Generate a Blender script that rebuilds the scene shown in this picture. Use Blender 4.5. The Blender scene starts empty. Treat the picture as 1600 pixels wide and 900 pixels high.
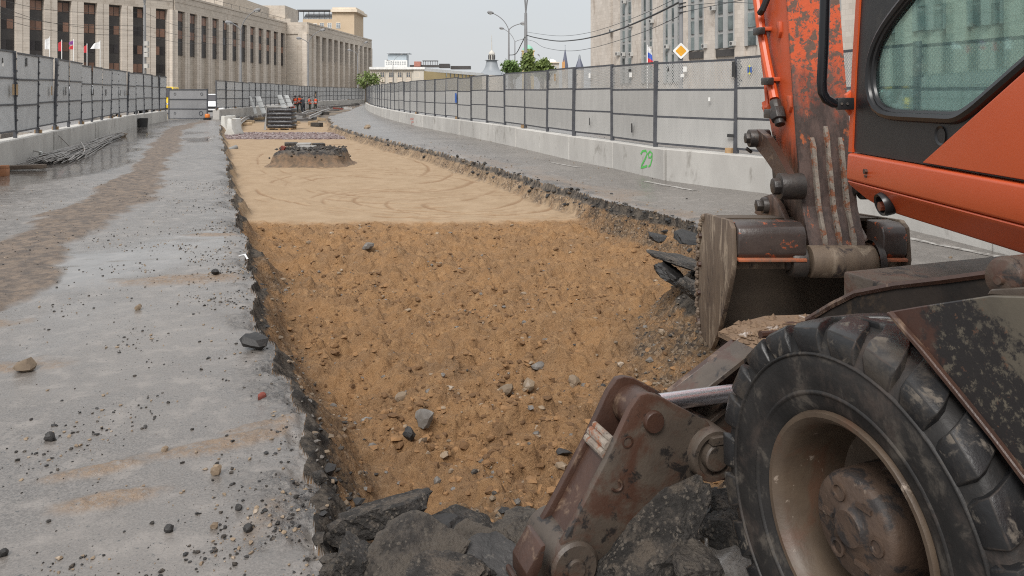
import bpy, bmesh, math, random
import numpy as np
from mathutils import Vector, Matrix

# ------------------------------------------------------------ camera, world, sun, exposure
SC = bpy.context.scene
COL = SC.collection
F, CX, HY, CH = 1200.0, 800.0, 145.0, 1.7      # focal length / principal column / horizon row of the photograph, eye height
cam_d = bpy.data.cameras.new("camera")
cam = bpy.data.objects.new("camera", cam_d)
COL.objects.link(cam)
cam.location = (0, 0, CH)
cam.rotation_euler = (math.pi / 2, 0, 0)
cam_d.sensor_width = 36
cam_d.lens = 27
cam_d.shift_y = -(450 - HY) / 1600
cam_d.clip_start = 0.05
cam_d.clip_end = 9000
SC.camera = cam

SUN_EL, SUN_ROT = math.radians(46), math.radians(200)
world = bpy.data.worlds.new("World")
SC.world = world
world.use_nodes = True
wn = world.node_tree
wn.nodes.clear()
w_out = wn.nodes.new("ShaderNodeOutputWorld")
w_bg = wn.nodes.new("ShaderNodeBackground")
w_sky = wn.nodes.new("ShaderNodeTexSky")
w_sky.sky_type = 'NISHITA'
w_sky.sun_disc = False
w_sky.sun_elevation = SUN_EL
w_sky.sun_rotation = SUN_ROT
w_sky.dust_density = 4
w_sky.air_density = 1.0
w_mix = wn.nodes.new("ShaderNodeMix")
w_mix.data_type = 'RGBA'
w_mix.inputs[0].default_value = 0.93            # a closed cloud deck: little of the clear sky comes through
w_tc = wn.nodes.new("ShaderNodeTexCoord")
w_sep = wn.nodes.new("ShaderNodeSeparateXYZ")
w_noise = wn.nodes.new("ShaderNodeTexNoise")
w_noise.inputs["Scale"].default_value = 1.6
w_noise.inputs["Detail"].default_value = 4
w_map = wn.nodes.new("ShaderNodeMapping")
w_map.inputs["Scale"].default_value = (1, 1, 3)
w_ramp = wn.nodes.new("ShaderNodeValToRGB")     # an overcast sky is brighter overhead than at the horizon
w_ramp.color_ramp.elements[0].position = 0.0
w_ramp.color_ramp.elements[0].color = (3.42, 3.50, 3.56, 1)
w_ramp.color_ramp.elements[1].position = 1.0
w_ramp.color_ramp.elements[1].color = (6.6, 6.55, 6.5, 1)
w_e = w_ramp.color_ramp.elements.new(0.16)
w_e.color = (3.26, 3.42, 3.53, 1)
w_mul = wn.nodes.new("ShaderNodeMix")
w_mul.data_type = 'RGBA'
w_mul.blend_type = 'MULTIPLY'
w_mul.inputs[0].default_value = 1.0
w_nr = wn.nodes.new("ShaderNodeMapRange")
w_nr.inputs["From Min"].default_value = 0.3
w_nr.inputs["From Max"].default_value = 0.7
w_nr.inputs["To Min"].default_value = 0.95
w_nr.inputs["To Max"].default_value = 1.05
L_ = wn.links.new
L_(w_tc.outputs["Generated"], w_sep.inputs[0])
L_(w_tc.outputs["Generated"], w_map.inputs[0])
L_(w_map.outputs[0], w_noise.inputs["Vector"])
L_(w_noise.outputs["Fac"], w_nr.inputs["Value"])
L_(w_sep.outputs["Z"], w_ramp.inputs[0])
L_(w_ramp.outputs[0], w_mul.inputs[6])
L_(w_nr.outputs[0], w_mul.inputs[7])
L_(w_sky.outputs[0], w_mix.inputs[6])
L_(w_mul.outputs[2], w_mix.inputs[7])
L_(w_mix.outputs[2], w_bg.inputs["Color"])
w_bg.inputs["Strength"].default_value = 0.1
L_(w_bg.outputs[0], w_out.inputs[0])

sun_d = bpy.data.lights.new("sun", 'SUN')
sun_d.energy = 1.5
sun_d.angle = math.radians(26)
sun_d.color = (1.0, 0.97, 0.93)
sun = bpy.data.objects.new("sun", sun_d)
COL.objects.link(sun)
# Nishita: rotation 0 puts the sun at +Y, growing clockwise seen from above
sdir = Vector((math.sin(SUN_ROT) * math.cos(SUN_EL), math.cos(SUN_ROT) * math.cos(SUN_EL), math.sin(SUN_EL)))
sun.rotation_euler = sdir.to_track_quat('Z', 'Y').to_euler()
vs = SC.view_settings
vs.view_transform = 'Standard'
vs.look = 'None'
vs.gamma = 1.0
vs.exposure = 1.0
vs.use_curve_mapping = False
SC.cycles.use_denoising = False
SC.cycles.use_adaptive_sampling = False
SC.cycles.sample_clamp_indirect = 4
SC.cycles.filter_width = 1.1
SC.cycles.max_bounces = 6
SC.cycles.transparent_max_bounces = 24

random.seed(7)
rng = np.random.default_rng(11)
PI = math.pi

# ------------------------------------------------------------ ray helpers: where a sight line of the photograph meets a real surface
def ray(px, py):
    return Vector(((px - CX) / F, 1.0, -(py - HY) / F))
EYE = Vector((0, 0, CH))
def onH(px, py, h=0.0):
    d = ray(px, py); return EYE + d * ((h - CH) / d.z)
def onY(px, py, y):
    return EYE + ray(px, py) * y
def onX(px, py, x):
    d = ray(px, py); return EYE + d * (x / d.x)
def onP(px, py, p, n):
    d = ray(px, py); n = Vector(n); return EYE + d * ((Vector(p) - EYE).dot(n) / d.dot(n))

# ------------------------------------------------------------ objects
WM = {}
def tag(o, label=None, cat=None, group=None, kind=None):
    if label: o['label'] = label
    if cat: o['category'] = cat
    if group: o['group'] = group
    if kind: o['kind'] = kind
    return o
def empty(name, loc, rz=0.0, **kw):
    o = bpy.data.objects.new(name, None)
    COL.objects.link(o)
    o.empty_display_size = 0.2
    o.location = loc
    o.rotation_euler = (0, 0, rz)
    WM[o.as_pointer()] = Matrix.Translation(Vector(loc)) @ Matrix.Rotation(rz, 4, 'Z')
    return tag(o, **kw)
def link(name, me, mats=(), parent=None, M=None, **kw):
    """a mesh object; M is its world matrix"""
    o = bpy.data.objects.new(name, me)
    COL.objects.link(o)
    M = M or Matrix.Identity(4)
    if parent is not None:
        o.parent = parent
        o.matrix_basis = WM[parent.as_pointer()].inverted() @ M
    else:
        o.matrix_basis = M
    WM[o.as_pointer()] = M.copy()
    if not me.materials:
        for m in (mats if isinstance(mats, (list, tuple)) else [mats]):
            me.materials.append(m)
    return tag(o, **kw)
def kids(o):
    return [c for c in o.children]
def copy_tree(o, M, parent=None, **kw):
    """copy a thing with all its parts; M = new world matrix"""
    M0 = WM[o.as_pointer()]
    c = o.copy(); COL.objects.link(c)
    if parent is not None:
        c.parent = parent
        c.matrix_basis = WM[parent.as_pointer()].inverted() @ M
    else:
        c.matrix_basis = M
    WM[c.as_pointer()] = M.copy()
    for ch in kids(o):
        copy_tree(ch, M @ (M0.inverted() @ WM[ch.as_pointer()]), c)
    return tag(c, **kw)

class MB:
    """collects shapes given in world coordinates; build() links them as one mesh object"""
    def __init__(s): s.v, s.f, s.m = [], [], []
    def add(s, vs_, fs, mi=0):
        b = len(s.v)
        s.v += [Vector(v) for v in vs_]
        s.f += [tuple(i + b for i in f) for f in fs]
        s.m += [mi] * len(fs)
        return s
    def box(s, c, d, R=None, mi=0):
        c = Vector(c); x, y, z = d[0] / 2, d[1] / 2, d[2] / 2
        p = [Vector((i * x, j * y, k * z)) for k in (-1, 1) for j in (-1, 1) for i in (-1, 1)]
        if R is not None: p = [R @ q for q in p]
        return s.add([c + q for q in p], [(0, 2, 3, 1), (4, 5, 7, 6), (0, 1, 5, 4), (2, 6, 7, 3), (0, 4, 6, 2), (1, 3, 7, 5)], mi)
    def prism(s, pts, vec, mi=0):
        n = len(pts); vec = Vector(vec); pts = [Vector(p) for p in pts]
        nn = Vector((0, 0, 0))
        for i in range(n): nn += pts[i].cross(pts[(i + 1) % n])
        if nn.dot(vec) > 0: pts = pts[::-1]
        fs = [tuple(range(n)), tuple(range(2 * n - 1, n - 1, -1))]
        fs += [((i + 1) % n, i, n + i, n + (i + 1) % n) for i in range(n)]
        return s.add(pts + [p + vec for p in pts], fs, mi)
    def tube(s, a, b, r0, r1=None, n=14, caps=True, mi=0):
        return s.path([a, b], [r0, r0 if r1 is None else r1], n, caps, mi)
    def path(s, pts, r, n=8, caps=True, mi=0):
        pts = [Vector(p) for p in pts]
        r = list(r) if isinstance(r, (list, tuple)) else [r] * len(pts)
        vs_, up = [], None
        for i, p in enumerate(pts):
            t = (pts[min(i + 1, len(pts) - 1)] - pts[max(i - 1, 0)]).normalized()
            if up is None: up = Vector((0, 0, 1)) if abs(t.z) < 0.9 else Vector((1, 0, 0))
            x = t.cross(up).normalized(); y = x.cross(t).normalized(); up = y
            vs_ += [p + (x * math.cos(2 * PI * k / n) + y * math.sin(2 * PI * k / n)) * r[i] for k in range(n)]
        fs = []
        for i in range(len(pts) - 1):
            for k in range(n):
                k2 = (k + 1) % n
                fs.append((i * n + k2, i * n + k, (i + 1) * n + k, (i + 1) * n + k2))
        if caps:
            fs.append(tuple(range(n)))
            fs.append(tuple(range(len(pts) * n - 1, (len(pts) - 1) * n - 1, -1)))
        return s.add(vs_, fs, mi)
    def lathe(s, prof, o, ax, n=32, closed=False, mi=0):
        """prof: (radius, distance along ax)"""
        o, ax = Vector(o), Vector(ax).normalized()
        x = ax.orthogonal().normalized(); y = ax.cross(x)
        vs_ = [o + ax * t + (x * math.cos(2 * PI * k / n) + y * math.sin(2 * PI * k / n)) * r for r, t in prof for k in range(n)]
        fs = []
        for i in range(len(prof) - (0 if closed else 1)):
            j = (i + 1) % len(prof)
            for k in range(n):
                k2 = (k + 1) % n
                fs.append((i * n + k, i * n + k2, j * n + k2, j * n + k))
        return s.add(vs_, fs, mi)
    def mesh(s, name='m', c=None, smooth=True, bevel=0.0, ang=35, seg=2, Minv=None, fixn=True):
        me = bpy.data.meshes.new(name)
        if Minv is not None: vs_ = [Minv @ v for v in s.v]
        else: vs_ = s.v
        me.from_pydata([tuple(v) for v in vs_], [], s.f)
        me.polygons.foreach_set('material_index', s.m)
        if bevel or fixn:
            bm = bmesh.new(); bm.from_mesh(me)
            if fixn: bmesh.ops.recalc_face_normals(bm, faces=bm.faces)
            if bevel:
                es = [e for e in bm.edges if len(e.link_faces) == 2 and e.calc_face_angle(0) > math.radians(32)]
                bmesh.ops.bevel(bm, geom=es, offset=bevel, segments=seg, profile=0.5, affect='EDGES', clamp_overlap=True)
            bm.to_mesh(me); bm.free()
        if smooth:
            me.polygons.foreach_set('use_smooth', [True] * len(me.polygons))
            me.set_sharp_from_angle(angle=math.radians(ang))
        me.update()
        return me
    def build(s, name, mats, parent=None, frame=None, smooth=True, bevel=0.0, ang=35, seg=2, fixn=True, **kw):
        if frame is None:
            lo = Vector([min(v[i] for v in s.v) for i in range(3)]); hi = Vector([max(v[i] for v in s.v) for i in range(3)])
            o = Vector(((lo.x + hi.x) / 2, (lo.y + hi.y) / 2, lo.z))
            frame = Matrix.Translation(o)
        return link(name, s.mesh(name, None, smooth, bevel, ang, seg, frame.inverted(), fixn), mats, parent, frame, **kw)

# ------------------------------------------------------------ materials
def N(nt, t, **kw):
    n = nt.nodes.new(t)
    for k, v in kw.items():
        if k in n.inputs: n.inputs[k].default_value = v
        else: setattr(n, k, v)
    return n
def mixc(nt, fac, a, b, bt='MIX'):
    m = nt.nodes.new("ShaderNodeMix"); m.data_type = 'RGBA'; m.blend_type = bt
    for i, v in ((0, fac), (6, a), (7, b)):
        if hasattr(v, 'is_linked') or isinstance(v, bpy.types.NodeSocket): nt.links.new(v, m.inputs[i])
        elif i == 0: m.inputs[0].default_value = v
        else: m.inputs[i].default_value = (*v, 1) if len(v) == 3 else v
    return m.outputs[2]
def ramp01(nt, sock, lo, hi):
    m = N(nt, "ShaderNodeMapRange"); m.clamp = True
    m.interpolation_type = 'SMOOTHSTEP'
    m.inputs["From Min"].default_value = lo; m.inputs["From Max"].default_value = hi
    nt.links.new(sock, m.inputs["Value"]); return m.outputs[0]
def math_(nt, op, a, b=0.0, c=None):
    m = nt.nodes.new("ShaderNodeMath"); m.operation = op
    for i, v in enumerate((a, b, c)):
        if v is None: continue
        if isinstance(v, bpy.types.NodeSocket): nt.links.new(v, m.inputs[i])
        else: m.inputs[i].default_value = v
    return m.outputs[0]
def noise(nt, vec, scale, detail=5, rough=0.6, dist=0.0):
    n = N(nt, "ShaderNodeTexNoise", Scale=scale, Detail=detail, Roughness=rough, Distortion=dist)
    nt.links.new(vec, n.inputs["Vector"]); return n.outputs["Fac"]
def newmat(name):
    m = bpy.data.materials.new(name); m.use_nodes = True
    nt = m.node_tree; b = nt.nodes["Principled BSDF"]
    return m, nt, b
def vecs(nt, coord='Object', stretch=None, vary=True):
    tc = N(nt, "ShaderNodeTexCoord"); v = tc.outputs[coord]
    if stretch:
        mp = N(nt, "ShaderNodeMapping"); mp.inputs["Scale"].default_value = stretch
        nt.links.new(v, mp.inputs[0]); v = mp.outputs[0]
    if vary:
        oi = N(nt, "ShaderNodeObjectInfo")
        a = N(nt, "ShaderNodeVectorMath", operation='MULTIPLY_ADD')
        nt.links.new(oi.outputs["Random"], a.inputs[0]); a.inputs[1].default_value = (37, 53, 71)
        nt.links.new(v, a.inputs[2]); v = a.outputs[0]
    return v
def pmat(name, c1, c2=None, scale=4, rough=0.7, metal=0.0, bump=0.0, bscale=40, c3=None, s3=8, t3=(0.55, 0.65), c4=None, s4=3,
         t4=(0.55, 0.65), vary=0.0, spec=0.5, rough3=None, coord='Object', stretch=None, detail=6, bdist=0.01):
    m, nt, b = newmat(name)
    v = vecs(nt, coord, stretch)
    col = mixc(nt, ramp01(nt, noise(nt, v, scale, detail), 0.3, 0.7), c1, c2 or tuple(min(1, x * 1.25) for x in c1))
    f3 = None
    if c3:
        f3 = ramp01(nt, noise(nt, v, s3, 8, 0.65, 0.4), *t3); col = mixc(nt, f3, col, c3)
    if c4:
        f4 = ramp01(nt, noise(nt, v, s4, 8, 0.7, 0.3), *t4); col = mixc(nt, f4, col, c4)
    if vary:
        oi = N(nt, "ShaderNodeObjectInfo")
        mr = N(nt, "ShaderNodeMapRange"); nt.links.new(oi.outputs["Random"], mr.inputs[0])
        mr.inputs[3].default_value = 1 - vary; mr.inputs[4].default_value = 1 + vary
        col = mixc(nt, 1.0, col, mr.outputs[0], 'MULTIPLY')
    nt.links.new(col, b.inputs["Base Color"])
    b.inputs["Roughness"].default_value = rough
    b.inputs["Metallic"].default_value = metal
    b.inputs["Specular IOR Level"].default_value = spec
    if rough3 is not None and f3 is not None:
        mr = N(nt, "ShaderNodeMapRange"); nt.links.new(f3, mr.inputs[0])
        mr.inputs[3].default_value = rough; mr.inputs[4].default_value = rough3
        nt.links.new(mr.outputs[0], b.inputs["Roughness"])
    if bump:
        bp = N(nt, "ShaderNodeBump", Strength=bump, Distance=bdist)
        nt.links.new(noise(nt, v, bscale, 6, 0.65), bp.inputs["Height"])
        nt.links.new(bp.outputs[0], b.inputs["Normal"])
    return m

# ------------------------------------------------------------ numpy noise
def _h(ix, iy, seed):
    h = (ix.astype(np.int64) * 374761393 + iy.astype(np.int64) * 668265263 + seed * 1442695041) & 0xffffffff
    h = ((h ^ (h >> 13)) * 1274126177) & 0xffffffff
    return ((h ^ (h >> 16)) & 0xffffff) / float(0xffffff)
def vnoise(x, y, seed=0):
    xi, yi = np.floor(x), np.floor(y); fx, fy = x - xi, y - yi
    u, w = fx * fx * fx * (fx * (fx * 6 - 15) + 10), fy * fy * fy * (fy * (fy * 6 - 15) + 10)
    a, b, c, d = _h(xi, yi, seed), _h(xi + 1, yi, seed), _h(xi, yi + 1, seed), _h(xi + 1, yi + 1, seed)
    return (a + (b - a) * u + (c - a) * w + (a - b - c + d) * u * w) * 2 - 1
def fbm(x, y, seed=0, o=4, g=0.5):
    s, a, t = 0, 1.0, 0
    for k in range(o):
        s = s + a * vnoise(x, y, seed + k * 17); t += a
        x, y = 0.8 * x * 2.03 - 0.6 * y * 2.03 + 3.1, 0.6 * x * 2.03 + 0.8 * y * 2.03 - 7.7
        a *= g
    return s / t
def worley(x, y, seed, keep=0.7):
    """rounded lumps: height 0..1 of the highest lump at each point"""
    xi, yi = np.floor(x), np.floor(y); best = np.zeros(x.shape)
    for i in (-1, 0, 1):
        for j in (-1, 0, 1):
            cx, cy = xi + i, yi + j
            r = 0.30 + 0.42 * _h(cx, cy, seed + 3); on = _h(cx, cy, seed + 4) < keep
            px, py = cx + _h(cx, cy, seed + 1), cy + _h(cx, cy, seed + 2)
            q = 1 - ((x - px) ** 2 + (y - py) ** 2) / (r * r)
            best = np.maximum(best, np.where(on & (q > 0), np.maximum(q, 0) ** 1.15 * r / 0.72, 0))
    return best
def sstep(a, b, x):
    t = np.clip((x - a) / (b - a), 0, 1); return t * t * (3 - 2 * t)

# ------------------------------------------------------------ ground: road, trench
TD, TDS = 0.48, 0.37                              # depth of the dug part and of the levelled sand beyond
def gpt(px, py): p = onH(px, py); return (p.x, p.y)
LEFT_PX = [(480, 800), (462, 680), (440, 600), (418, 530), (400, 460), (384, 400), (372, 340), (361, 290), (351, 240), (344, 204), (345, 194), (360, 186), (392, 180.8), (448, 173), (498, 166.4)]
RIGHT_PX = [(560, 162), (566, 164), (545, 173), (514, 182), (522, 195), (556, 206), (640, 225), (720, 245), (800, 268), (880, 292), (960, 315), (1040, 335), (1086, 346)]
trench = [gpt(*p) for p in LEFT_PX] + [gpt(*p) for p in RIGHT_PX]
trench += [(2.28, 8.6), (1.80, 7.4), (1.72, 6.4), (1.82, 5.4), (1.65, 4.5), (1.25, 3.75), (0.85, 3.15), (0.55, 2.6), (0.3, 2.25), (-0.25, 2.15), (-0.56, 2.4)]
trench = np.array(trench)

def sdist(x, y):
    """signed distance to the trench outline, positive outside"""
    d = np.full(x.shape, 1e9); ins = np.zeros(x.shape, bool)
    n = len(trench)
    for i in range(n):
        ax, ay = trench[i]; bx, by = trench[(i + 1) % n]
        ex, ey = bx - ax, by - ay
        t = np.clip(((x - ax) * ex + (y - ay) * ey) / (ex * ex + ey * ey), 0, 1)
        d = np.minimum(d, (x - ax - t * ex) ** 2 + (y - ay - t * ey) ** 2)
        c = ((ay <= y) & (by > y)) | ((by <= y) & (ay > y))
        xx = ax + (y - ay) / np.where(abs(by - ay) < 1e-9, 1e-9, by - ay) * ex
        ins ^= c & (x < xx)
    d = np.sqrt(d)
    return np.where(ins, -d, d)

MUD = [(-4.35, 6.0), (-5.4, 9.07), (-6.35, 12.4), (-8.25, 17.5), (-11.5, 25.5), (-15.4, 35), (-18.5, 46)]
def mudmask(x, y):
    ys = np.array([p[1] for p in MUD]); xs = np.array([p[0] for p in MUD])
    cx = np.interp(y, ys, xs)
    cx = np.where(y < 6, -4.7 + (6 - y) * 0.36, cx)
    w = 0.46 + 0.24 * fbm(x * 0.6, y * 0.35, 5, 3)
    d = abs(x - cx - 0.25 * fbm(x * 0.5, y * 0.3, 9, 3)) / w
    m = (1 - sstep(0.72, 1.10, d + 0.55 * fbm(x * 2.1, y * 1.3, 3, 5, 0.6))) * sstep(0.0, 3.0, y) * (1 - sstep(44, 50, y))
    return m
# smears of sand and mud on the left slab: (x, y, half length, half width, angle)
SMEAR = [(-2.95, 7.0, 0.75, 0.20, 0.2), (-1.35, 3.75, 0.42, 0.075, 0.5), (-1.85, 3.45, 0.22, 0.05, 0.45), (-2.45, 3.3, 0.12, 0.07, 0.8), (-1.15, 4.0, 0.3, 0.05, 0.5),
         (-1.9, 7.0, 0.3, 0.1, 0.4), (-1.75, 6.4, 0.45, 0.12, 1.3), (-1.7, 3.2, 0.25, 0.07, 0.4), (-3.15, 4.75, 0.3, 0.16, 0.2), (-4.0, 5.6, 0.4, 0.16, 0.2), (-3.3, 9.2, 0.8, 0.12, 0.1),
         (-2.3, 8.6, 0.4, 0.15, 0.8), (-4.6, 13.4, 0.5, 0.25, 1.2), (-5.2, 15.2, 0.5, 0.3, 1.4), (-3.4, 10.6, 0.5, 0.28, 1.4), (-0.95, 3.1, 0.2, 0.1, 1.2)]
def smearmask(x, y):
    m = np.zeros(x.shape); nz = fbm(x * 5, y * 5, 21, 4, 0.6)
    for sx, sy, a, b, r in SMEAR:
        c, s = math.cos(r), math.sin(r)
        u = ((x - sx) * c + (y - sy) * s) / a; v = (-(x - sx) * s + (y - sy) * c) / b
        q = np.sqrt(u * u + v * v)
        m = np.maximum(m, 1 - sstep(0.4, 1.25, q + 0.6 * nz))
    # earth dragged over the right slab by the trench edge
    return m

def ground(x, y):
    d0 = sdist(x, y)
    near = np.clip(1.2 - abs(d0), 0, 1)
    r_ = np.hypot(x, y)
    jit = 0.10 * fbm(x * 0.9, y * 0.9, 31, 3) + 0.07 * fbm(x * 4, y * 4, 33, 3, 0.6)
    d = d0 + jit * np.where(y > 40, 2.0, 1.0)
    mud = mudmask(x, y); sm = smearmask(x, y)
    # ---- slab
    zr = 0.012 * fbm(x * 0.35, y * 0.35, 41, 3) + 0.004 * fbm(x * 3, y * 3, 43, 3)
    zr = zr + mud * (0.022 + 0.035 * fbm(x * 3.2, y * 2.2, 45, 5, 0.65)) + sm * (0.012 + 0.012 * fbm(x * 12, y * 12, 46, 4, 0.6))
    zr = zr - 0.05 * (1 - sstep(0.0, 0.14 + 0.1 * fbm(x * 2, y * 2, 48, 2), d)) * (0.6 + 0.6 * fbm(x * 9, y * 9, 47, 4, 0.6))
    crumb = (1 - sstep(0.02, 0.45, d)) * sstep(-0.15, 0.35, fbm(x * 2.2, y * 2.2, 49, 5, 0.62))
    crumb = crumb * np.where(y < 30, 1, 0.4)
    zr = zr + 0.03 * crumb * (0.4 + fbm(x * 14, y * 14, 50, 3, 0.6))
    # ---- excavation
    tdl = TD + (TDS - TD) * sstep(8.5, 12.3, y)
    wslope = (0.34 + 0.14 * fbm(x * 0.7, y * 0.7, 51, 3)) * (1 - 0.35 * sstep(9, 13, y))
    right = sstep(-0.3, 0.5, x - (-0.36 * (y - 12) - 1.4))       # right-hand side of the cut
    wslope = wslope * (1 + 0.9 * right * (1 - sstep(6.5, 8.5, y))) + 0.08 * (1 - right) * (1 - sstep(3.5, 7, y))
    crust = 0.10 + 0.03 * fbm(x * 1.5, y * 1.5, 52, 2)
    zt = -crust * sstep(0.0, 0.05 + 0.12 * (1 - sstep(3.4, 6.0, y)), -d) - (tdl - crust) * sstep(0.03, 0.03 + wslope, -d)
    wall = (1 - sstep(0.75 * wslope, 1.25 * wslope + 0.05, -d))
    zt = zt + wall * sstep(0, 0.08, -d) * 0.07 * fbm(x * 6, y * 6, 53, 5, 0.6)
    bl = 12.35 + 0.18 * fbm(x * 1.3, y * 0.0 + 1.0, 55, 4) + 0.35 * sstep(-0.6, 1.2, x) + 0.12 * fbm(x * 6, y * 6, 56, 3)
    roughm = 1 - sstep(-0.35, 0.12, y - bl + 0.10 * fbm(x * 9, y * 9, 57, 3, 0.6))
    # raked, clumpy sand: ridges across the cut, clods and pockets
    u = 0.78 * x - 0.62 * y; v = 0.62 * x + 0.78 * y
    wr = 0.9 * fbm(x * 1.1, y * 1.1, 61, 3)
    ridge = 1 - abs(np.sin((v * 3.1 + wr * 1.6) * 1.0))
    
    wx, wy = x + 0.05 * fbm(x * 7, y * 7, 74, 3), y + 0.05 * fbm(x * 7, y * 7, 75, 3)
    zrough = (0.10 * (ridge ** 1.6) * (0.55 + 0.9 * fbm(u * 0.8, v * 2.2, 69, 3)) + 0.05 * fbm(x * 1.6, y * 1.6, 63, 4, 0.55)
              + 0.075 * worley(wx * 3.0, wy * 3.0, 700, 0.4) * (0.6 + 0.6 * fbm(x * 9, y * 9, 76, 2)) + 0.08 * worley(wx * 6.2, wy * 6.2, 710, 0.55) + 0.05 * worley(wx * 12, wy * 12, 720, 0.6)
              + 0.05 * fbm(x * 6.5, y * 6.5, 77, 4, 0.65) - 0.06)
    zrough = -0.02 + (zrough + 0.02) * (0.45 + 0.55 * (1 - sstep(-1.2, 0.0, y - bl)))
    zrough = zrough + 0.012 * np.exp(-((y - bl + 0.12) / 0.16) ** 2) * (0.6 + 1.2 * fbm(x * 7, y * 7, 73, 4, 0.65))
    # levelled sand with curved tracks of a roller
    tr = np.zeros(x.shape); wob = 0.25 * fbm(x * 0.8, y * 0.8, 81, 3)
    for cx, cy, a, b, n_, s0 in ((-1.5, 14.6, 2.4, 2.0, 4, 0.30), (-2.9, 17.0, 3.2, 4.2, 5, 0.36), (-4.4, 22.8, 3.2, 8.0, 4, 0.4), (-0.1, 14.0, 2.2, 1.6, 3, 0.3)):
        q = np.sqrt(((x - cx + 0.34 * (y - cy)) / a) ** 2 + ((y - cy) / b) ** 2)
        for k in range(n_):
            rr = 1.0 - k * s0 / n_ * 1.6
            dd = abs(q - rr - 0.10 * wob) * min(a, b)
            tr = np.maximum(tr, (1 - sstep(0.012, 0.05 + 0.03 * vnoise(x * 2, y * 2, 82 + k), dd)) * sstep(-0.25, 0.35, fbm(x * 0.7 + k * 5, y * 0.7, 83, 3)))
    tr = tr * (1 - roughm)
    zsm = -0.012 * worley(x * 4.5, y * 4.5, 740, 0.25) * sstep(0.0, 0.5, fbm(x * 0.5, y * 0.5, 89, 3)) + 0.006 * worley(x * 9, y * 9, 745, 0.3) + 0.012 * fbm(x * 0.8, y * 0.8, 85, 3) + 0.004 * fbm(x * 6, y * 6, 86, 3) - 0.02 * tr + 0.012 * sstep(0.2, 0.6, fbm(x * 3, y * 2, 87, 4, 0.6))
    floorz = roughm * zrough + (1 - roughm) * zsm
    far = sstep(52, 56, y)                                  # beyond: earth and asphalt where the track is being laid
    floorz = floorz + far * 0.05 * fbm(x * 1.5, y * 0.7, 88, 4)
    zt = zt + (1 - wall) * floorz
    heap = np.exp(-(((x - 1.35) / 0.42) ** 2 + ((y - 6.3) / 1.3) ** 2)) * 0.14 + 0.30 * (1 - sstep(3.25, 3.95, y + 0.15 * fbm(x * 2.5, y * 2.5, 92, 3))) * sstep(0.12, 0.7, -d)
    zt = zt + heap * (0.7 + 0.6 * fbm(x * 5, y * 5, 90, 4, 0.6))
    z = np.where(d > 0, zr, zt)
    grav = np.clip(wall * (0.62 + 0.5 * right) + 0.9 * np.exp(-((x - 1.25) / 0.35) ** 2 - ((y - 5.9) / 1.0) ** 2) + (1 - sstep(3.75, 4.15, y + 0.1 * fbm(x * 3, y * 3, 91, 3))), 0, 1)
    grav = np.clip(grav + 0.35 * sstep(0.25, 0.6, fbm(x * 1.4, y * 1.4, 93, 4, 0.6)) * roughm, 0, 1) * (d < 0.0)
    crush = ((y > 34.2) & (y < 39.6)).astype(float) * (1 - wall) * (d < 0)
    wl = np.interp(y, [p[1] for p in MUD], [p[0] for p in MUD])
    wet = sstep(0.02, 0.35, fbm(x * 0.28 + 4, y * 0.16, 95, 4) + 0.42 * sstep(0.4, 1.4, wl - x) * sstep(6, 8, y) * (1 - sstep(30, 40, y)) - 0.06 - 0.5 * sstep(-1.0, 2.0, x + 0.36 * (y - 8))) * (1 - mud) * (1 - sm) * (d > 0.25)
    sandy = sstep(0.03, 0.12, d) * np.maximum(sm, 0.75 * (1 - sstep(0.1, 0.9, d0 + 0.8 * fbm(x * 1.3, y * 1.3, 97, 4, 0.6))) * right * sstep(8.5, 9.5, y) * (1 - sstep(14, 30, y)))
    return dict(z=z, d=d, mud=mud, sand=sandy, rough=roughm, track=tr, grav=grav, crush=crush, wet=wet, far=far, crumb=crumb, wall=wall * (d < 0))

def gz(x, y):
    return float(ground(np.array([float(x)]), np.array([float(y)]))['z'][0])

ang = np.concatenate([np.linspace(-180, -46, 40, endpoint=False), np.linspace(-46, -36, 24, endpoint=False), np.linspace(-36, 36, 680, endpoint=False),
                      np.linspace(36, 46, 24, endpoint=False), np.linspace(46, 180, 41)]) * PI / 180
rad = np.concatenate([np.linspace(0.3, 2.45, 14, endpoint=False), np.exp(np.arange(math.log(2.45), math.log(3.3), 0.006)), np.exp(np.arange(math.log(3.3), math.log(14.5), 0.0024)), np.exp(np.arange(math.log(14.5), math.log(22), 0.0055)),
                      np.exp(np.arange(math.log(22), math.log(120), 0.011)), np.exp(np.linspace(math.log(120), math.log(6000), 30))])
A, R_ = np.meshgrid(ang, rad)
GX, GY = (np.sin(A) * R_).ravel(), (np.cos(A) * R_).ravel()
G = ground(GX, GY)
nA, nR = len(ang), len(rad)
# the courses at the near end are broken off and lie as rubble
ii = np.arange(nR - 1)[:, None] * nA + np.arange(nA - 1)[None, :]
quads = np.stack([ii, ii + nA, ii + nA + 1, ii + 1], -1).reshape(-1, 4)
cd = G['d'][quads].mean(1)
def grid_obj(name, sel, mats, attrs, matidx=None):
    q = quads[sel]; used, inv = np.unique(q, return_inverse=True); q = inv.reshape(-1, 4)
    me = bpy.data.meshes.new(name)
    n, m = len(used), len(q)
    me.vertices.add(n); me.loops.add(m * 4); me.polygons.add(m)
    me.vertices.foreach_set('co', np.stack([GX[used], GY[used], G['z'][used]], -1).astype(np.float32).ravel())
    me.loops.foreach_set('vertex_index', q[:, ::-1].astype(np.int32).ravel())
    me.polygons.foreach_set('loop_start', np.arange(m, dtype=np.int32) * 4)
    me.polygons.foreach_set('use_smooth', np.ones(m, bool))
    me.update(calc_edges=True)
    for a in attrs:
        at = me.attributes.new(a, 'FLOAT', 'POINT'); at.data.foreach_set('value', G[a][used].astype(np.float32))
    me.validate()
    return link(name, me, mats, kind='structure')

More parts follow.
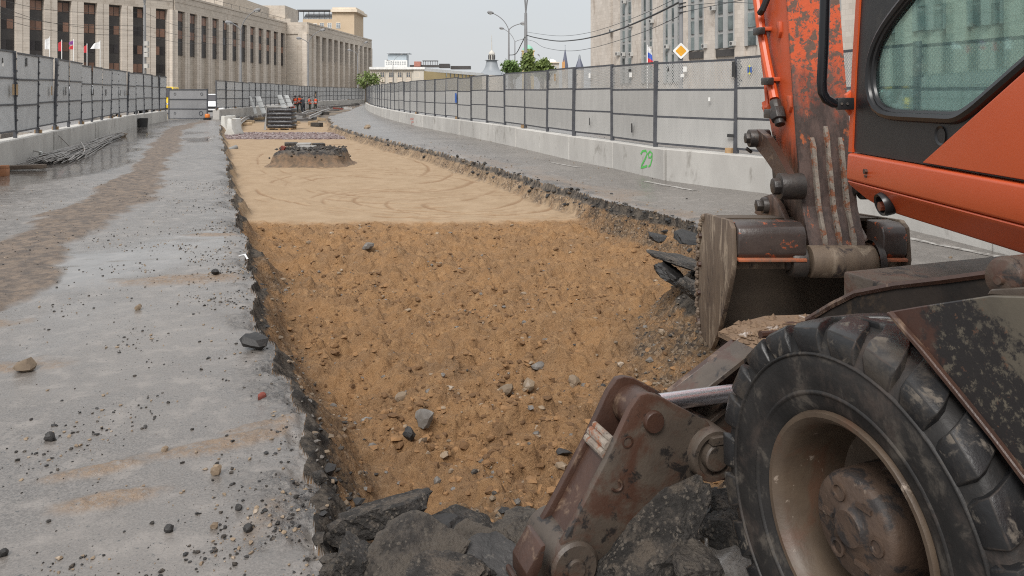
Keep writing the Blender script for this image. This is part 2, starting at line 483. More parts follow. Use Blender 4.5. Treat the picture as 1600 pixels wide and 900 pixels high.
def attr(nt, n):
    a = N(nt, "ShaderNodeAttribute"); a.attribute_name = n; return a.outputs["Fac"]

def road_material():
    m, nt, b = newmat("wet_asphalt")
    v = vecs(nt, 'Object', None, False)
    fine = noise(nt, v, 95, 3, 0.7); mid = noise(nt, v, 5, 6, 0.65, 0.3); big = noise(nt, v, 0.45, 5, 0.6)
    base = mixc(nt, ramp01(nt, fine, 0.35, 0.68), (0.078, 0.069, 0.062), (0.170, 0.154, 0.140))
    base = mixc(nt, ramp01(nt, big, 0.35, 0.68), base, (0.170, 0.153, 0.138))
    silt = ramp01(nt, mid, 0.47, 0.68)
    base = mixc(nt, math_(nt, 'MULTIPLY', silt, 0.55), base, (0.255, 0.231, 0.21))
    speck = math_(nt, 'MAXIMUM', ramp01(nt, noise(nt, v, 42, 4, 0.75), 0.60, 0.67), math_(nt, 'MULTIPLY', ramp01(nt, noise(nt, v, 110, 3, 0.7), 0.60, 0.68), ramp01(nt, noise(nt, v, 1.5, 5, 0.65), 0.40, 0.62)))
    base = mixc(nt, math_(nt, 'MULTIPLY', speck, 0.9), base, (0.03, 0.033, 0.034))
    mudc = mixc(nt, ramp01(nt, noise(nt, v, 7, 6, 0.7), 0.35, 0.65), (0.165, 0.115, 0.076), (0.055, 0.037, 0.025))
    sandc = mixc(nt, ramp01(nt, noise(nt, v, 25, 5, 0.7), 0.3, 0.7), (0.225, 0.155, 0.098), (0.14, 0.095, 0.062))
    fm = math_(nt, 'MULTIPLY', attr(nt, 'mud'), ramp01(nt, noise(nt, v, 9, 7, 0.7), 0.2, 0.36))
    base = mixc(nt, fm, base, mudc)
    fs = math_(nt, 'MULTIPLY', attr(nt, 'sand'), math_(nt, 'MULTIPLY', ramp01(nt, noise(nt, v, 14, 7, 0.7), 0.30, 0.52), ramp01(nt, noise(nt, v, 60, 4, 0.7), 0.30, 0.5)))
    base = mixc(nt, fs, base, sandc)
    crumb = math_(nt, 'MULTIPLY', attr(nt, 'crumb'), ramp01(nt, noise(nt, v, 30, 5, 0.7), 0.3, 0.5))
    base = mixc(nt, crumb, base, mixc(nt, ramp01(nt, noise(nt, v, 60, 3, 0.7), 0.4, 0.6), (0.03, 0.029, 0.03), (0.13, 0.12, 0.11)))
    nt.links.new(base, b.inputs["Base Color"])
    wet = attr(nt, 'wet')
    r0 = N(nt, "ShaderNodeMapRange"); nt.links.new(mid, r0.inputs[0]); r0.inputs[1].default_value = 0.35; r0.inputs[2].default_value = 0.65
    r0.inputs[3].default_value = 0.20; r0.inputs[4].default_value = 0.44
    dry = math_(nt, 'MAXIMUM', math_(nt, 'MAXIMUM', fm, fs), crumb)
    r1 = mixc(nt, wet, r0.outputs[0], (0.06, 0.06, 0.06)); r1 = mixc(nt, dry, r1, (0.62, 0.62, 0.62))
    nt.links.new(r1, b.inputs["Roughness"])
    b.inputs["Specular IOR Level"].default_value = 0.95
    bp = N(nt, "ShaderNodeBump", Distance=0.012)
    h = math_(nt, 'ADD', fine, math_(nt, 'MULTIPLY', noise(nt, v, 22, 5, 0.7), 1.6))
    st = math_(nt, 'MULTIPLY_ADD', wet, -0.17, 0.20)
    nt.links.new(math_(nt, 'MAXIMUM', st, math_(nt, 'MULTIPLY', dry, 0.8)), bp.inputs["Strength"])
    nt.links.new(h, bp.inputs["Height"]); nt.links.new(bp.outputs[0], b.inputs["Normal"])
    return m

def trench_material():
    m, nt, b = newmat("trench_earth")
    v = vecs(nt, 'Object', None, False)
    vf = vecs(nt, 'Object', (1, 1, 0.15), False)
    n1 = noise(nt, vf, 2.2, 7, 0.65, 0.3); n2 = noise(nt, vf, 11, 6, 0.7); n3 = noise(nt, v, 48, 5, 0.75)
    sand = mixc(nt, ramp01(nt, n1, 0.36, 0.66), (0.365, 0.208, 0.097), (0.285, 0.170, 0.088))
    sand = mixc(nt, math_(nt, 'MULTIPLY', ramp01(nt, noise(nt, vf, 5.0, 7, 0.75, 0.3), 0.45, 0.33), 0.45), sand, (0.20, 0.118, 0.064))
    sand = mixc(nt, ramp01(nt, n2, 0.5, 0.72), sand, (0.43, 0.262, 0.132))
    sand = mixc(nt, math_(nt, 'MULTIPLY', ramp01(nt, n3, 0.56, 0.68), 0.7), sand, (0.40, 0.265, 0.15))
    sand = mixc(nt, math_(nt, 'MULTIPLY', ramp01(nt, n3, 0.43, 0.33), 0.7), sand, (0.11, 0.06, 0.03))
    lev = mixc(nt, ramp01(nt, n1, 0.3, 0.7), (0.34, 0.248, 0.16), (0.28, 0.196, 0.12))
    lev = mixc(nt, math_(nt, 'MULTIPLY', ramp01(nt, n3, 0.45, 0.7), 0.4), lev, (0.38, 0.29, 0.20))
    lev = mixc(nt, math_(nt, 'MULTIPLY', ramp01(nt, n2, 0.56, 0.68), 0.5), lev, (0.24, 0.165, 0.10))
    lev = mixc(nt, math_(nt, 'MULTIPLY', attr(nt, 'track'), 0.8), lev, (0.20, 0.118, 0.064))
    c = mixc(nt, attr(nt, 'rough'), lev, sand)
    vor = N(nt, "ShaderNodeTexVoronoi", Scale=38.0); nt.links.new(v, vor.inputs["Vector"])
    gcol = N(nt, "ShaderNodeValToRGB"); nt.links.new(vor.outputs["Color"], gcol.inputs[0])
    e = gcol.color_ramp.elements
    e[0].color = (0.035, 0.03, 0.028, 1); e[1].color = (0.34, 0.28, 0.22, 1)
    x = e.new(0.35); x.color = (0.10, 0.075, 0.055, 1); x = e.new(0.65); x.color = (0.20, 0.135, 0.08, 1)
    c = mixc(nt, math_(nt, 'MULTIPLY', attr(nt, 'grav'), ramp01(nt, noise(nt, v, 3.5, 6, 0.7), 0.3, 0.62)), c, gcol.outputs[0])
    geo = N(nt, "ShaderNodeNewGeometry"); sep = N(nt, "ShaderNodeSeparateXYZ"); nt.links.new(geo.outputs["Position"], sep.inputs[0])
    zz = math_(nt, 'MULTIPLY_ADD', noise(nt, v, 2.5, 5, 0.7), 0.14, sep.outputs["Z"])
    lay = ramp01(nt, zz, -0.09, -0.05)                              # broken asphalt courses over the earth
    c = mixc(nt, math_(nt, 'MULTIPLY', lay, attr(nt, 'wall')), c, mixc(nt, ramp01(nt, n2, 0.4, 0.6), (0.035, 0.031, 0.028), (0.125, 0.105, 0.085)))
    c = mixc(nt, attr(nt, 'far'), c, mixc(nt, ramp01(nt, noise(nt, v, 0.7, 5, 0.6), 0.4, 0.6), (0.085, 0.078, 0.075), (0.19, 0.15, 0.11)))
    v2 = N(nt, "ShaderNodeTexVoronoi", Scale=9.0); nt.links.new(v, v2.inputs["Vector"])
    pc = N(nt, "ShaderNodeValToRGB"); nt.links.new(v2.outputs["Color"], pc.inputs[0])
    pc.color_ramp.elements[0].color = (0.13, 0.075, 0.075, 1); pc.color_ramp.elements[1].color = (0.33, 0.24, 0.235, 1)
    c = mixc(nt, math_(nt, 'MULTIPLY', attr(nt, 'crush'), ramp01(nt, n2, 0.3, 0.45)), c, pc.outputs[0])
    nt.links.new(c, b.inputs["Base Color"])
    b.inputs["Roughness"].default_value = 0.85
    b.inputs["Specular IOR Level"].default_value = 0.25
    bp = N(nt, "ShaderNodeBump", Distance=0.045)
    nt.links.new(math_(nt, 'MULTIPLY_ADD', attr(nt, 'rough'), 0.7, 0.2), bp.inputs["Strength"])
    h = math_(nt, 'ADD', math_(nt, 'MULTIPLY_ADD', noise(nt, v, 13, 9, 0.72, 0.2), 1.5, noise(nt, v, 45, 6, 0.75)), math_(nt, 'MULTIPLY', vor.outputs["Distance"], math_(nt, 'MULTIPLY', attr(nt, 'grav'), -0.8)))
    nt.links.new(h, bp.inputs["Height"]); nt.links.new(bp.outputs[0], b.inputs["Normal"])
    return m

grid_obj("road", cd > 0, road_material(), ['mud', 'sand', 'wet', 'crumb'])
grid_obj("trench_floor", cd <= 0, trench_material(), ['rough', 'track', 'grav', 'crush', 'far', 'wall'])

# painted lane dashes on the right slab
M_line = pmat("worn_white_paint", (0.46, 0.445, 0.42), (0.33, 0.32, 0.30), 6, 0.6, c3=(0.17, 0.155, 0.142), s3=11, t3=(0.42, 0.58))
def lane_dash(p0, p1, w=0.11):
    a, b = onH(*p0), onH(*p1); d = (b - a).normalized(); s = Vector((-d.y, d.x, 0)) * w / 2
    n = 14; mb = MB()
    vs_ = []
    for i in range(n + 1):
        p = a.lerp(b, i / n)
        for k in (-1, 1):
            q = p + s * k; vs_.append(Vector((q.x, q.y, gz(q.x, q.y) + 0.005)))
    mb.add(vs_, [(2 * i, 2 * i + 1, 2 * i + 3, 2 * i + 2) for i in range(n)])
    return mb.build("lane_marking", M_line, kind='structure')
lane_dash((1006, 282.5), (1086, 297.5)); lane_dash((1400, 368), (1680, 425)); lane_dash((860, 254), (905, 262))

# ------------------------------------------------------------ hoardings: perforated steel panels on concrete blocks
def perf_material(name, tint, see, dot):
    m, nt, b = newmat(name)
    v = vecs(nt, 'Object', None, True)
    v0 = vecs(nt, 'Object', None, False)
    st = N(nt, "ShaderNodeMapping"); st.inputs["Scale"].default_value = (3, 3, 0.7); nt.links.new(v, st.inputs[0])
    n1 = noise(nt, st.outputs[0], 2.0, 7, 0.65); n2 = noise(nt, v, 9, 6, 0.7)
    c = mixc(nt, ramp01(nt, n1, 0.35, 0.68), tint, tuple(t * 1.10 for t in tint))
    c = mixc(nt, math_(nt, 'MULTIPLY', ramp01(nt, n2, 0.60, 0.74), 0.3), c, tuple(t * 0.68 for t in tint))
    oi = N(nt, "ShaderNodeObjectInfo"); mr = N(nt, "ShaderNodeMapRange"); nt.links.new(oi.outputs["Random"], mr.inputs[0])
    mr.inputs[3].default_value = 0.93; mr.inputs[4].default_value = 1.06
    c = mixc(nt, 1.0, c, mr.outputs[0], 'MULTIPLY')
    nt.links.new(c, b.inputs["Base Color"])
    b.inputs["Roughness"].default_value = 0.5; b.inputs["Metallic"].default_value = 0.0
    # round holes in a staggered grid
    sep = N(nt, "ShaderNodeSeparateXYZ"); nt.links.new(v0, sep.inputs[0])
    p = dot
    def cell(ox):
        a = math_(nt, 'SUBTRACT', math_(nt, 'FRACT', math_(nt, 'MULTIPLY_ADD', sep.outputs["X"], 1 / p, ox)), 0.5)
        d = math_(nt, 'SUBTRACT', math_(nt, 'FRACT', math_(nt, 'MULTIPLY_ADD', sep.outputs["Z"], 1 / p, ox)), 0.5)
        return math_(nt, 'ADD', math_(nt, 'MULTIPLY', a, a), math_(nt, 'MULTIPLY', d, d))
    r2 = see / (2 * PI)                                   # two holes to each cell
    hole = math_(nt, 'LESS_THAN', math_(nt, 'MINIMUM', cell(100.0), cell(100.5)), r2)
    tr = N(nt, "ShaderNodeBsdfTransparent"); mx = N(nt, "ShaderNodeMixShader")
    nt.links.new(hole, mx.inputs[0]); nt.links.new(b.outputs[0], mx.inputs[1]); nt.links.new(tr.outputs[0], mx.inputs[2])
    nt.links.new(mx.outputs[0], nt.nodes["Material Output"].inputs[0])
    return m
M_perf = perf_material("perforated_steel", (0.37, 0.37, 0.362), 0.22, 0.062)
M_perf_fine = perf_material("fine_perforated_steel", (0.50, 0.51, 0.515), 0.13, 0.05)
M_perf_low = perf_material("sheet_steel", (0.37, 0.366, 0.352), 0.012, 0.062)
M_post = pmat("grey_painted_post", (0.05, 0.053, 0.062), (0.075, 0.078, 0.088), 6, 0.5, c3=(0.18, 0.17, 0.16), s3=9, t3=(0.62, 0.72), vary=0.15)
M_conc = pmat("cast_concrete", (0.50, 0.485, 0.455), (0.42, 0.405, 0.38), 1.6, 0.85, bump=0.25, bscale=30, c3=(0.25, 0.235, 0.21), s3=2.6, t3=(0.56, 0.74),
              c4=(0.30, 0.215, 0.13), s4=1.1, t4=(0.64, 0.82), vary=0.10, stretch=(1, 1, 0.5))
M_wood = pmat("raw_timber", (0.42, 0.28, 0.15), (0.30, 0.19, 0.10), 8, 0.8, vary=0.2)

def resample(pts, s):
    P = [Vector((p[0], p[1], 0)) for p in pts]
    # Catmull-Rom through the points, then equal chords
    d = []
    for i in range(len(P) - 1):
        p0, p1, p2, p3 = P[max(i - 1, 0)], P[i], P[i + 1], P[min(i + 2, len(P) - 1)]
        for k in range(24):
            t = k / 24
            d.append(0.5 * ((2 * p1) + (p2 - p0) * t + (2 * p0 - 5 * p1 + 4 * p2 - p3) * t * t + (3 * p1 - p0 - 3 * p2 + p3) * t ** 3))
    d.append(P[-1]); out = [d[0].copy()]; i = 0
    while i < len(d) - 1:
        if (d[i + 1] - out[-1]).length >= s:
            a, b_ = d[i], d[i + 1]; lo, hi = 0, 1
            for _ in range(30):
                mid = (lo + hi) / 2
                if (a.lerp(b_, mid) - out[-1]).length < s: lo = mid
                else: hi = mid
            out.append(a.lerp(b_, hi)); d[i] = out[-1].copy()
        else: i += 1
    return out
def frame_at(a, b, z):
    """+X along a->b, +Z up"""
    x = (b - a).normalized(); y = Vector((0, 0, 1)).cross(x)
    M = Matrix.Identity(4)
    for i in range(3): M[i][0] = x[i]; M[i][1] = y[i]; M[i][2] = (0, 0, 1)[i]
    M.translation = Vector((a.x, a.y, z)); return M

BAY = 2.15
def hoarding(path, wall_h, zb, zt, label, wlabel, mats, seed, lean=0.02, wide=4, block=2.4, gapz=0.0, group_w=None, skip=()):
    rnd = random.Random(seed)
    P = resample(path, BAY)
    root = empty("hoarding", (P[0].x, P[0].y, 0), label=label, cat="fence")
    h = (zt - zb) / 3
    sheet = MB()
    sheet.box((BAY / 2, 0, h / 2 - 0.012), (BAY - 0.07, 0.004, h - 0.03))
    me_sheet = {}
    for k, mt in enumerate(mats):
        me_sheet[k] = sheet.mesh("panel", smooth=False); me_sheet[k].materials.append(mt)
    rail = MB(); rail.box((BAY / 2, -0.012, 0), (BAY - 0.05, 0.03, 0.04)); me_rail = rail.mesh("rail", smooth=False); me_rail.materials.append(M_post)
    def post_me(w, flat):
        pb = MB(); pb.box((0, 0, (zt - wall_h) / 2 + 0.02), (w, 0.07, zt - wall_h + 0.04))
        for q in np.linspace(0.15, zt - wall_h - 0.15, 7): pb.box((0, -0.045, q), (w + 0.03, 0.02, 0.05))
        me = pb.mesh("post", smooth=False); me.materials.append(M_post); return me
    pm, pw = post_me(0.075, 0), post_me(0.13, 0)
    ped = MB(); ped.box((0, 0, 0.05), (0.14, 0.16, 0.10)); me_ped = ped.mesh("packing_block", smooth=False); me_ped.materials.append(M_wood)
    for i, p in enumerate(P):
        q = P[i + 1] if i + 1 < len(P) else p + (p - P[i - 1])
        M = frame_at(p, q, 0)
        tilt = Matrix.Rotation(rnd.uniform(-lean, lean), 4, 'X') @ Matrix.Rotation(rnd.uniform(-lean, lean) * 0.5, 4, 'Y')
        link("post", pw if i % wide == 1 else pm, (), root, M @ Matrix.Translation((0, 0, wall_h - 0.02)) @ tilt)
        if rnd.random() < 0.3: link("packing_block", me_ped, (), root, M @ Matrix.Translation((0.12, 0, wall_h)))
        if i + 1 >= len(P) or i in skip: continue
        dz = rnd.uniform(-0.03, 0.03)
        T = M @ Matrix.Translation((0, 0, zb + dz)) @ Matrix.Rotation(rnd.uniform(-lean, lean), 4, 'X') @ Matrix.Rotation(rnd.uniform(-0.006, 0.006), 4, 'Y')
        for k in range(3):
            link("panel", me_sheet[k], (), root, T @ Matrix.Translation((0, 0, k * h)))
        for k in range(4):
            link("rail", me_rail, (), root, T @ Matrix.Translation((0, 0, k * h - 0.012)))
    # the wall of blocks under it
    wroot = empty("block_wall", (P[0].x, P[0].y, 0), label=wlabel, cat="wall")
    B = resample(path, block)
    blocks = []
    mbs = []
    for k in range(3):
        mb = MB(); mb.box((block / 2, 0, (wall_h + 0.1) / 2), (block - 0.018, 0.42, wall_h + 0.1)); me = mb.mesh("concrete_block", bevel=0.015, seg=1); me.materials.append(M_conc); mbs.append(me)
    for i in range(len(B) - 1):
        M = frame_at(B[i], B[i + 1], -0.1 + rnd.uniform(-0.012, 0.012))
        M = M @ Matrix.Translation((0, rnd.uniform(-0.02, 0.02), 0)) @ Matrix.Rotation(rnd.uniform(-0.006, 0.006), 4, 'Z')
        blocks.append(link("concrete_block", mbs[i % 3], (), wroot, M))
    return root, wroot, P, B, blocks

def offset(path, o):
    return path
RP = [gpt(1600, 396), gpt(1420, 352), gpt(1210, 301), gpt(1055, 281), gpt(970, 262.5), gpt(905, 250), gpt(810, 228), gpt(720, 209.5), gpt(640, 193), gpt(600, 182), gpt(580, 174), gpt(573, 168)]
e0 = Vector(RP[0]) - (Vector(RP[1]) - Vector(RP[0])).normalized() * 7
RP = [tuple(e0)] + RP
M_perf_top = perf_material("punched_steel", (0.36, 0.36, 0.35), 0.40, 0.062)
right_fence = hoarding(RP, 0.60, 0.70, 2.33, "long grey hoarding of perforated steel sheets on the right behind the orange digger",
                       "low pale concrete block wall on the right with a green number sprayed on it", (M_perf_low, M_perf_low, M_perf_top), 3)
LP = [(-10.2, 12.5), gpt(0, 261), gpt(60, 243), gpt(140, 217), gpt(200, 200), gpt(262, 187.5)]
left_fence = hoarding(LP, 0.60, 0.78, 2.70, "tall grey hoarding on the left with wheeled traffic glimpsed behind it", "stained concrete block wall along the left roadside behind the steel rods",
                      (M_perf_fine, M_perf_fine, M_perf_fine), 5, lean=0.03)
MP = [gpt(338, 186.5), gpt(392, 180), gpt(448, 172.2), gpt(498, 165.5), (-25.2, 114), (-24.3, 130), (-22.0, 150)]
mid_fence = hoarding(MP, 0.62, 0.74, 2.48, "far hoarding in the middle distance behind the workers in orange vests", "far concrete block wall curving away behind the workers",
                     (M_perf_fine, M_perf_fine, M_perf_fine), 8, lean=0.015)

# the number sprayed on a block, and red marks
def stroke(name, mat, pix, blocks, w, par_blocks):
    """a flat ribbon lying on the face of the nearest block"""
    mid = onH(pix[0][0], pix[0][1], 0.3)
    best = min(par_blocks, key=lambda o: (WM[o.as_pointer()].translation + WM[o.as_pointer()].to_3x3() @ Vector((1.2, 0, 0)) - onY(pix[0][0], pix[0][1], WM[o.as_pointer()].translation.y)).length)
    Mx = WM[best.as_pointer()]; n = (Mx.to_3x3() @ Vector((0, 1, 0)))
    if n.dot(EYE - Mx.translation) < 0: n = -n
    p0 = Mx.translation + n * 0.216
    pts = [onP(a, b, p0, n) for a, b in pix]
    mb = MB(); up = []
    for i, p in enumerate(pts):
        t = (pts[min(i + 1, len(pts) - 1)] - pts[max(i - 1, 0)]).normalized(); s = t.cross(n) * w / 2
        mb.v += [p + s, p - s]
    mb.f = [(2 * i, 2 * i + 1, 2 * i + 3, 2 * i + 2) for i in range(len(pts) - 1)]; mb.m = [0] * len(mb.f)
    return mb.build(name, mat, best, fixn=False)
M_green = pmat("green_spray_paint", (0.07, 0.42, 0.07), (0.12, 0.5, 0.12), 20, 0.6)
M_red = pmat("faded_red_spray", (0.48, 0.22, 0.19), (0.45, 0.30, 0.27), 12, 0.7)
stroke("sprayed_digit", M_green, [(1001, 241), (1004, 236), (1009, 235.5), (1011, 240), (1008, 248), (1003, 257), (1001, 262), (1006, 261), (1011, 259)], None, 0.045, right_fence[4])
stroke("sprayed_digit", M_green, [(1019, 240), (1015.5, 236.5), (1012.5, 240), (1013.5, 246), (1017, 246), (1019, 240), (1018.5, 249), (1016, 258), (1013, 260.5)], None, 0.04, right_fence[4])
stroke("red_mark", M_red, [(641, 186), (646, 185.5), (647, 190), (643, 191), (642, 197)], None, 0.1, right_fence[4])
stroke("red_mark", M_red, [(177, 190), (182, 190), (180, 195), (178, 199)], None, 0.12, left_fence[4])
stroke("red_mark", M_red, [(216, 178), (217, 184), (215, 190)], None, 0.16, left_fence[4])

# small torn stickers on the nearer sheets
M_stick = [pmat("black_sticker", (0.03, 0.03, 0.03), None, 5, 0.6), pmat("white_sticker", (0.7, 0.7, 0.68), None, 5, 0.6), pmat("brown_sticker", (0.3, 0.2, 0.1), None, 5, 0.6),
           pmat("blue_sticker", (0.03, 0.10, 0.35), None, 5, 0.6), pmat("yellow_sticker", (0.6, 0.6, 0.05), None, 5, 0.6)]
def sticker(px, py, w, h, mi, fence, tri=False):
    P = fence[2]; r = ray(px, py)
    for i in range(len(P) - 1):
        a, b = P[i], P[i + 1]; d = b - a; n = Vector((-d.y, d.x, 0)).normalized()
        if n.dot(EYE - a) < 0: n = -n
        q = onP(px, py, a + n * 0.06, n); t = (q - a).dot(d) / d.length_squared
        if 0 <= t < 1 and r.dot(n) < 0:
            x = d.normalized() * w / 2; u = Vector((0, 0, h / 2))
            mb = MB(); mb.prism([q - x - u, q + x - u, q + u] if tri else [q - x - u, q + x - u, q + x * 0.9 + u, q - x * 0.95 + u], -n * 0.003)
            mb.build("sticker", M_stick[mi], fence[0]); return
for a in ((867, 121, 0.10, 0.2, 2), (858, 120, .08, .2, 0), (921, 118, .1, .12, 1), (984, 110, .14, .06, 0), (985, 117, .14, .1, 1), (1044, 107, .06, .12, 0, 1), (1146, 108, .1, .28, 0), (1070, 108, .1, .1, 1),
          (1066, 118, .1, .06, 1), (1108, 155, .05, .07, 1), (1171, 109, .12, .1, 3), (1171, 109, .04, .16, 4), (987, 200, .07, .2, 0), (1141, 212, .16, .06, 0), (921, 190, .04, .18, 0), (712, 153, .3, .4, 3)):
    sticker(*a[:5], right_fence, len(a) > 5)
for x in (21, 27, 81, 103, 146, 166, 188, 197): sticker(x, 140 + (x - 20) * 0.03, .16, .26, 0 if x > 90 else 2, left_fence)
sticker(4, 95, .1, .14, 0, left_fence); sticker(5, 101, .12, .08, 1, left_fence); sticker(42, 97, .12, .22, 0, left_fence)

# the gate across the left carriageway
g0, g1 = onH(264, 186), onH(324, 186.5)
M_gate = perf_material('gate_sheet', (0.215, 0.215, 0.22), 0.06, 0.062)
gate = empty("sheet_gate", (g0.x, g0.y, 0), label="low grey sheet steel gate closing the left lane beside the white car", cat="gate")
GW = (g1 - g0).length; Mg = frame_at(g0, g1, 0)
for k in range(3):
    mb = MB(); mb.box((GW / 2, 0, 0.36 + k * 0.62), (GW - 0.08, 0.01, 0.60)); me = mb.mesh("gate_panel", smooth=False); me.materials.append(M_gate)
    link("gate_panel", me, (), gate, Mg)
for xx in (0, GW):
    mb = MB(); mb.box((xx, 0, 0.98), (0.07, 0.07, 1.96)); me = mb.mesh("post", smooth=False); me.materials.append(M_post); link("post", me, (), gate, Mg)
for k in range(4):
    mb = MB(); mb.box((GW / 2, -0.03, 0.05 + k * 0.62), (GW - 0.08, 0.04, 0.05)); me = mb.mesh("rail", smooth=False); me.materials.append(M_post); link("rail", me, (), gate, Mg)
for (a, b_, w) in ((0.45, 1.62, .18), (GW - .4, 1.62, .2), (.45, .38, .16), (GW - .45, .38, .3)):
    mb = MB(); mb.lathe([(w * .5, 0), (w * .5, .01), (w * .36, .012), (w * .36, 0)], (a, -0.012, b_), (0, -1, 0), 12, closed=True)
    me = mb.mesh("round_emblem", smooth=False); me.materials.append(M_post); link("round_emblem", me, (), gate, Mg)

# ------------------------------------------------------------ buildings
M_lime = pmat("limestone_cladding", (0.57, 0.505, 0.43), (0.51, 0.45, 0.38), 0.12, 0.85, c3=(0.42, 0.355, 0.29), s3=0.5, t3=(0.52, 0.72), vary=0.05)
def stone_joints(mat, w, h, dark=0.72):
    """fine courses of the cladding, too far off to be told apart as slabs"""
    nt = mat.node_tree; b = nt.nodes["Principled BSDF"]; src = b.inputs["Base Color"].links[0].from_socket
    tc = N(nt, "ShaderNodeTexCoord"); mp = N(nt, "ShaderNodeMapping"); nt.links.new(tc.outputs["Object"], mp.inputs[0])
    sp = N(nt, "ShaderNodeSeparateXYZ"); nt.links.new(mp.outputs[0], sp.inputs[0])
    cb = N(nt, "ShaderNodeCombineXYZ"); nt.links.new(math_(nt, 'ADD', sp.outputs["X"], sp.outputs["Y"]), cb.inputs[0]); nt.links.new(sp.outputs["Z"], cb.inputs[1])
    br = N(nt, "ShaderNodeTexBrick", Scale=1.0); br.inputs["Brick Width"].default_value = w; br.inputs["Row Height"].default_value = h
    br.inputs["Mortar Size"].default_value = 0.03; br.inputs["Color1"].default_value = (1, 1, 1, 1); br.inputs["Color2"].default_value = (0.86, 0.86, 0.86, 1)
    br.inputs["Mortar"].default_value = (dark, dark, dark, 1); br.offset = 0.5
    nt.links.new(cb.outputs[0], br.inputs["Vector"])
    nt.links.new(mixc(nt, 1.0, src, br.outputs["Color"], 'MULTIPLY'), b.inputs["Base Color"])
stone_joints(M_lime, 1.6, 0.62)
M_lime2 = pmat("limestone_pier", (0.66, 0.59, 0.51), (0.60, 0.53, 0.455), 0.15, 0.85, c3=(0.46, 0.39, 0.32), s3=0.6, t3=(0.55, 0.75), vary=0.05)
stone_joints(M_lime2, 2.9, 0.62)
M_darkglass = pmat("dark_window_glass", (0.028, 0.026, 0.03), (0.045, 0.042, 0.045), 0.3, 0.12, vary=0.3)
M_blind = pmat("brown_blind", (0.24, 0.135, 0.095), (0.19, 0.11, 0.08), 0.7, 0.35, vary=0.35)
M_frame = pmat("dark_window_frame", (0.05, 0.046, 0.045), None, 1, 0.5)
M_roofgrey = pmat("roof_felt", (0.2, 0.2, 0.2), None, 0.5, 0.9)

def V2(p): return Vector((p[0], p[1], 0))
bank = empty("office_building", (-87, 200, 0), label="long beige stone office building with tall dark window bays behind the left hoarding", cat="building")
H_R, H_O = 27.2, 23.0
PITCH_CACHE = {}
def wing(A, B, n, pw, depth, glass_lo, windows, out):
    """facade from A to B; 'out' is the outward side. n bays"""
    a, b = V2(A), V2(B); L = (b - a).length; p = L / n
    M = frame_at(a, b, 0)                       # +X along, +Y to the left of the direction
    s = 1 if (M.to_3x3() @ Vector((0, 1, 0))).dot(out) > 0 else -1
    # upper band and back wall
    mb = MB(); mb.box((L / 2, -s * 5, H_O + (H_R - H_O) / 2), (L, 10 + 0.0, H_R - H_O)); mb.box((L / 2, s * 0.06, H_R - 0.25), (L, 0.3, 0.5)); mb.box((L / 2, s * 0.02, H_O + 2.2), (L, 0.14, 0.12))
    me = mb.mesh("parapet_band", smooth=False); me.materials.append(M_lime); link("parapet_band", me, (), bank, M)
    mb = MB(); mb.box((L / 2, -s * (depth + 5), H_O / 2), (L, 10, H_O)); me = mb.mesh("wall", smooth=False); me.materials.append(M_lime); link("wall", me, (), bank, M)
    mp = MB()
    for k in (-1, 1): mp.box((k * pw * 0.26, -s * (depth / 2 - 0.01), H_O / 2), (pw * 0.46, depth + 0.02, H_O - 0.004))
    mp.box((0, -s * (depth / 2 + 0.08), H_O / 2), (pw * 0.1, depth - 0.1, H_O - 0.004))
    mpe = mp.mesh("pilaster", smooth=False); mpe.materials.append(M_lime2)
    for i in range(n + 1): link("pilaster", mpe, (), bank, M @ Matrix.Translation((i * p, 0, 0)))
    ow = p - pw
    gm = MB(); gm.box((p / 2, -s * (depth - 0.12), (glass_lo + H_O) / 2), (ow - 0.02, 0.2, H_O - glass_lo - 0.01)); gme = gm.mesh("glazing_strip", smooth=False); gme.materials.append(M_frame)
    fl = 4.55; nf = int((H_O - glass_lo) / fl)
    wm = {}
    for mt in (M_blind, M_darkglass):
        q = MB(); q.box((0, -s * (depth - 0.25), 0), (ow * 0.40, 0.12, 2.1)); w_ = q.mesh("window", smooth=False); w_.materials.append(mt); wm[mt] = w_
    rnd = random.Random(int(L * 7))
    for i in range(n):
        link("glazing_strip", gme, (), bank, M @ Matrix.Translation((i * p, 0, 0)))
        if not windows: continue
        for f in range(nf):
            for k in (-1, 1):
                mt = M_blind if rnd.random() < (0.8 if f in (nf - 1, nf - 2) else 0.42) else M_darkglass
                link("window", wm[mt], (), bank, M @ Matrix.Translation((i * p + p / 2 + k * ow * 0.225, 0, H_O - 1.5 - (nf - 1 - f) * fl)))
out1 = Vector((0.6, -0.8, 0))
A0 = (-87 - 0.82 * 44, 197 - 44); BND = (-87, 197); B1 = (-81.6, 277.6); C1 = (-73.8, 277.6); C2 = (-67.4, 369)
wing(A0, BND, 10, 2.7, 1.5, 3.2, True, out1)
wing((BND[0] + 0.3, BND[1] + 0.5), B1, 12, 2.5, 0.95, 11.5, True, Vector((1, 0, 0)))
wing(C1, C2, 12, 2.6, 1.6, 14.0, False, Vector((1, 0, 0)))
mb = MB(); mb.box(((B1[0] + C1[0]) / 2 - 1.2, 284, H_R / 2), (10.0, 12.6, H_R)); mb.box((C1[0] - 1.8, 277.45, H_R / 2), (3.4, 0.5, H_R - 0.02)); mb.box((-78, 277.5, H_O + 1.7), (9, 0.35, 3.4))
mb.build("blank_end_wall", M_lime, bank)
mb = MB(); mb.box((-97, 252, 14), (14, 108, 27.0)); mb.box((-82, 326, 14), (13, 90, 27.0)); mb.build("roof_mass", M_roofgrey, bank, smooth=False)
mb = MB(); mb.box((-97, 265, 30), (12, 46, 7)); mb.box((-92, 300, 31), (12, 18, 7.6)); mb.box((-88, 292, 28.6), (9, 5, 2.2)); mb.build("penthouse", M_lime, bank, smooth=False)
mb = MB()
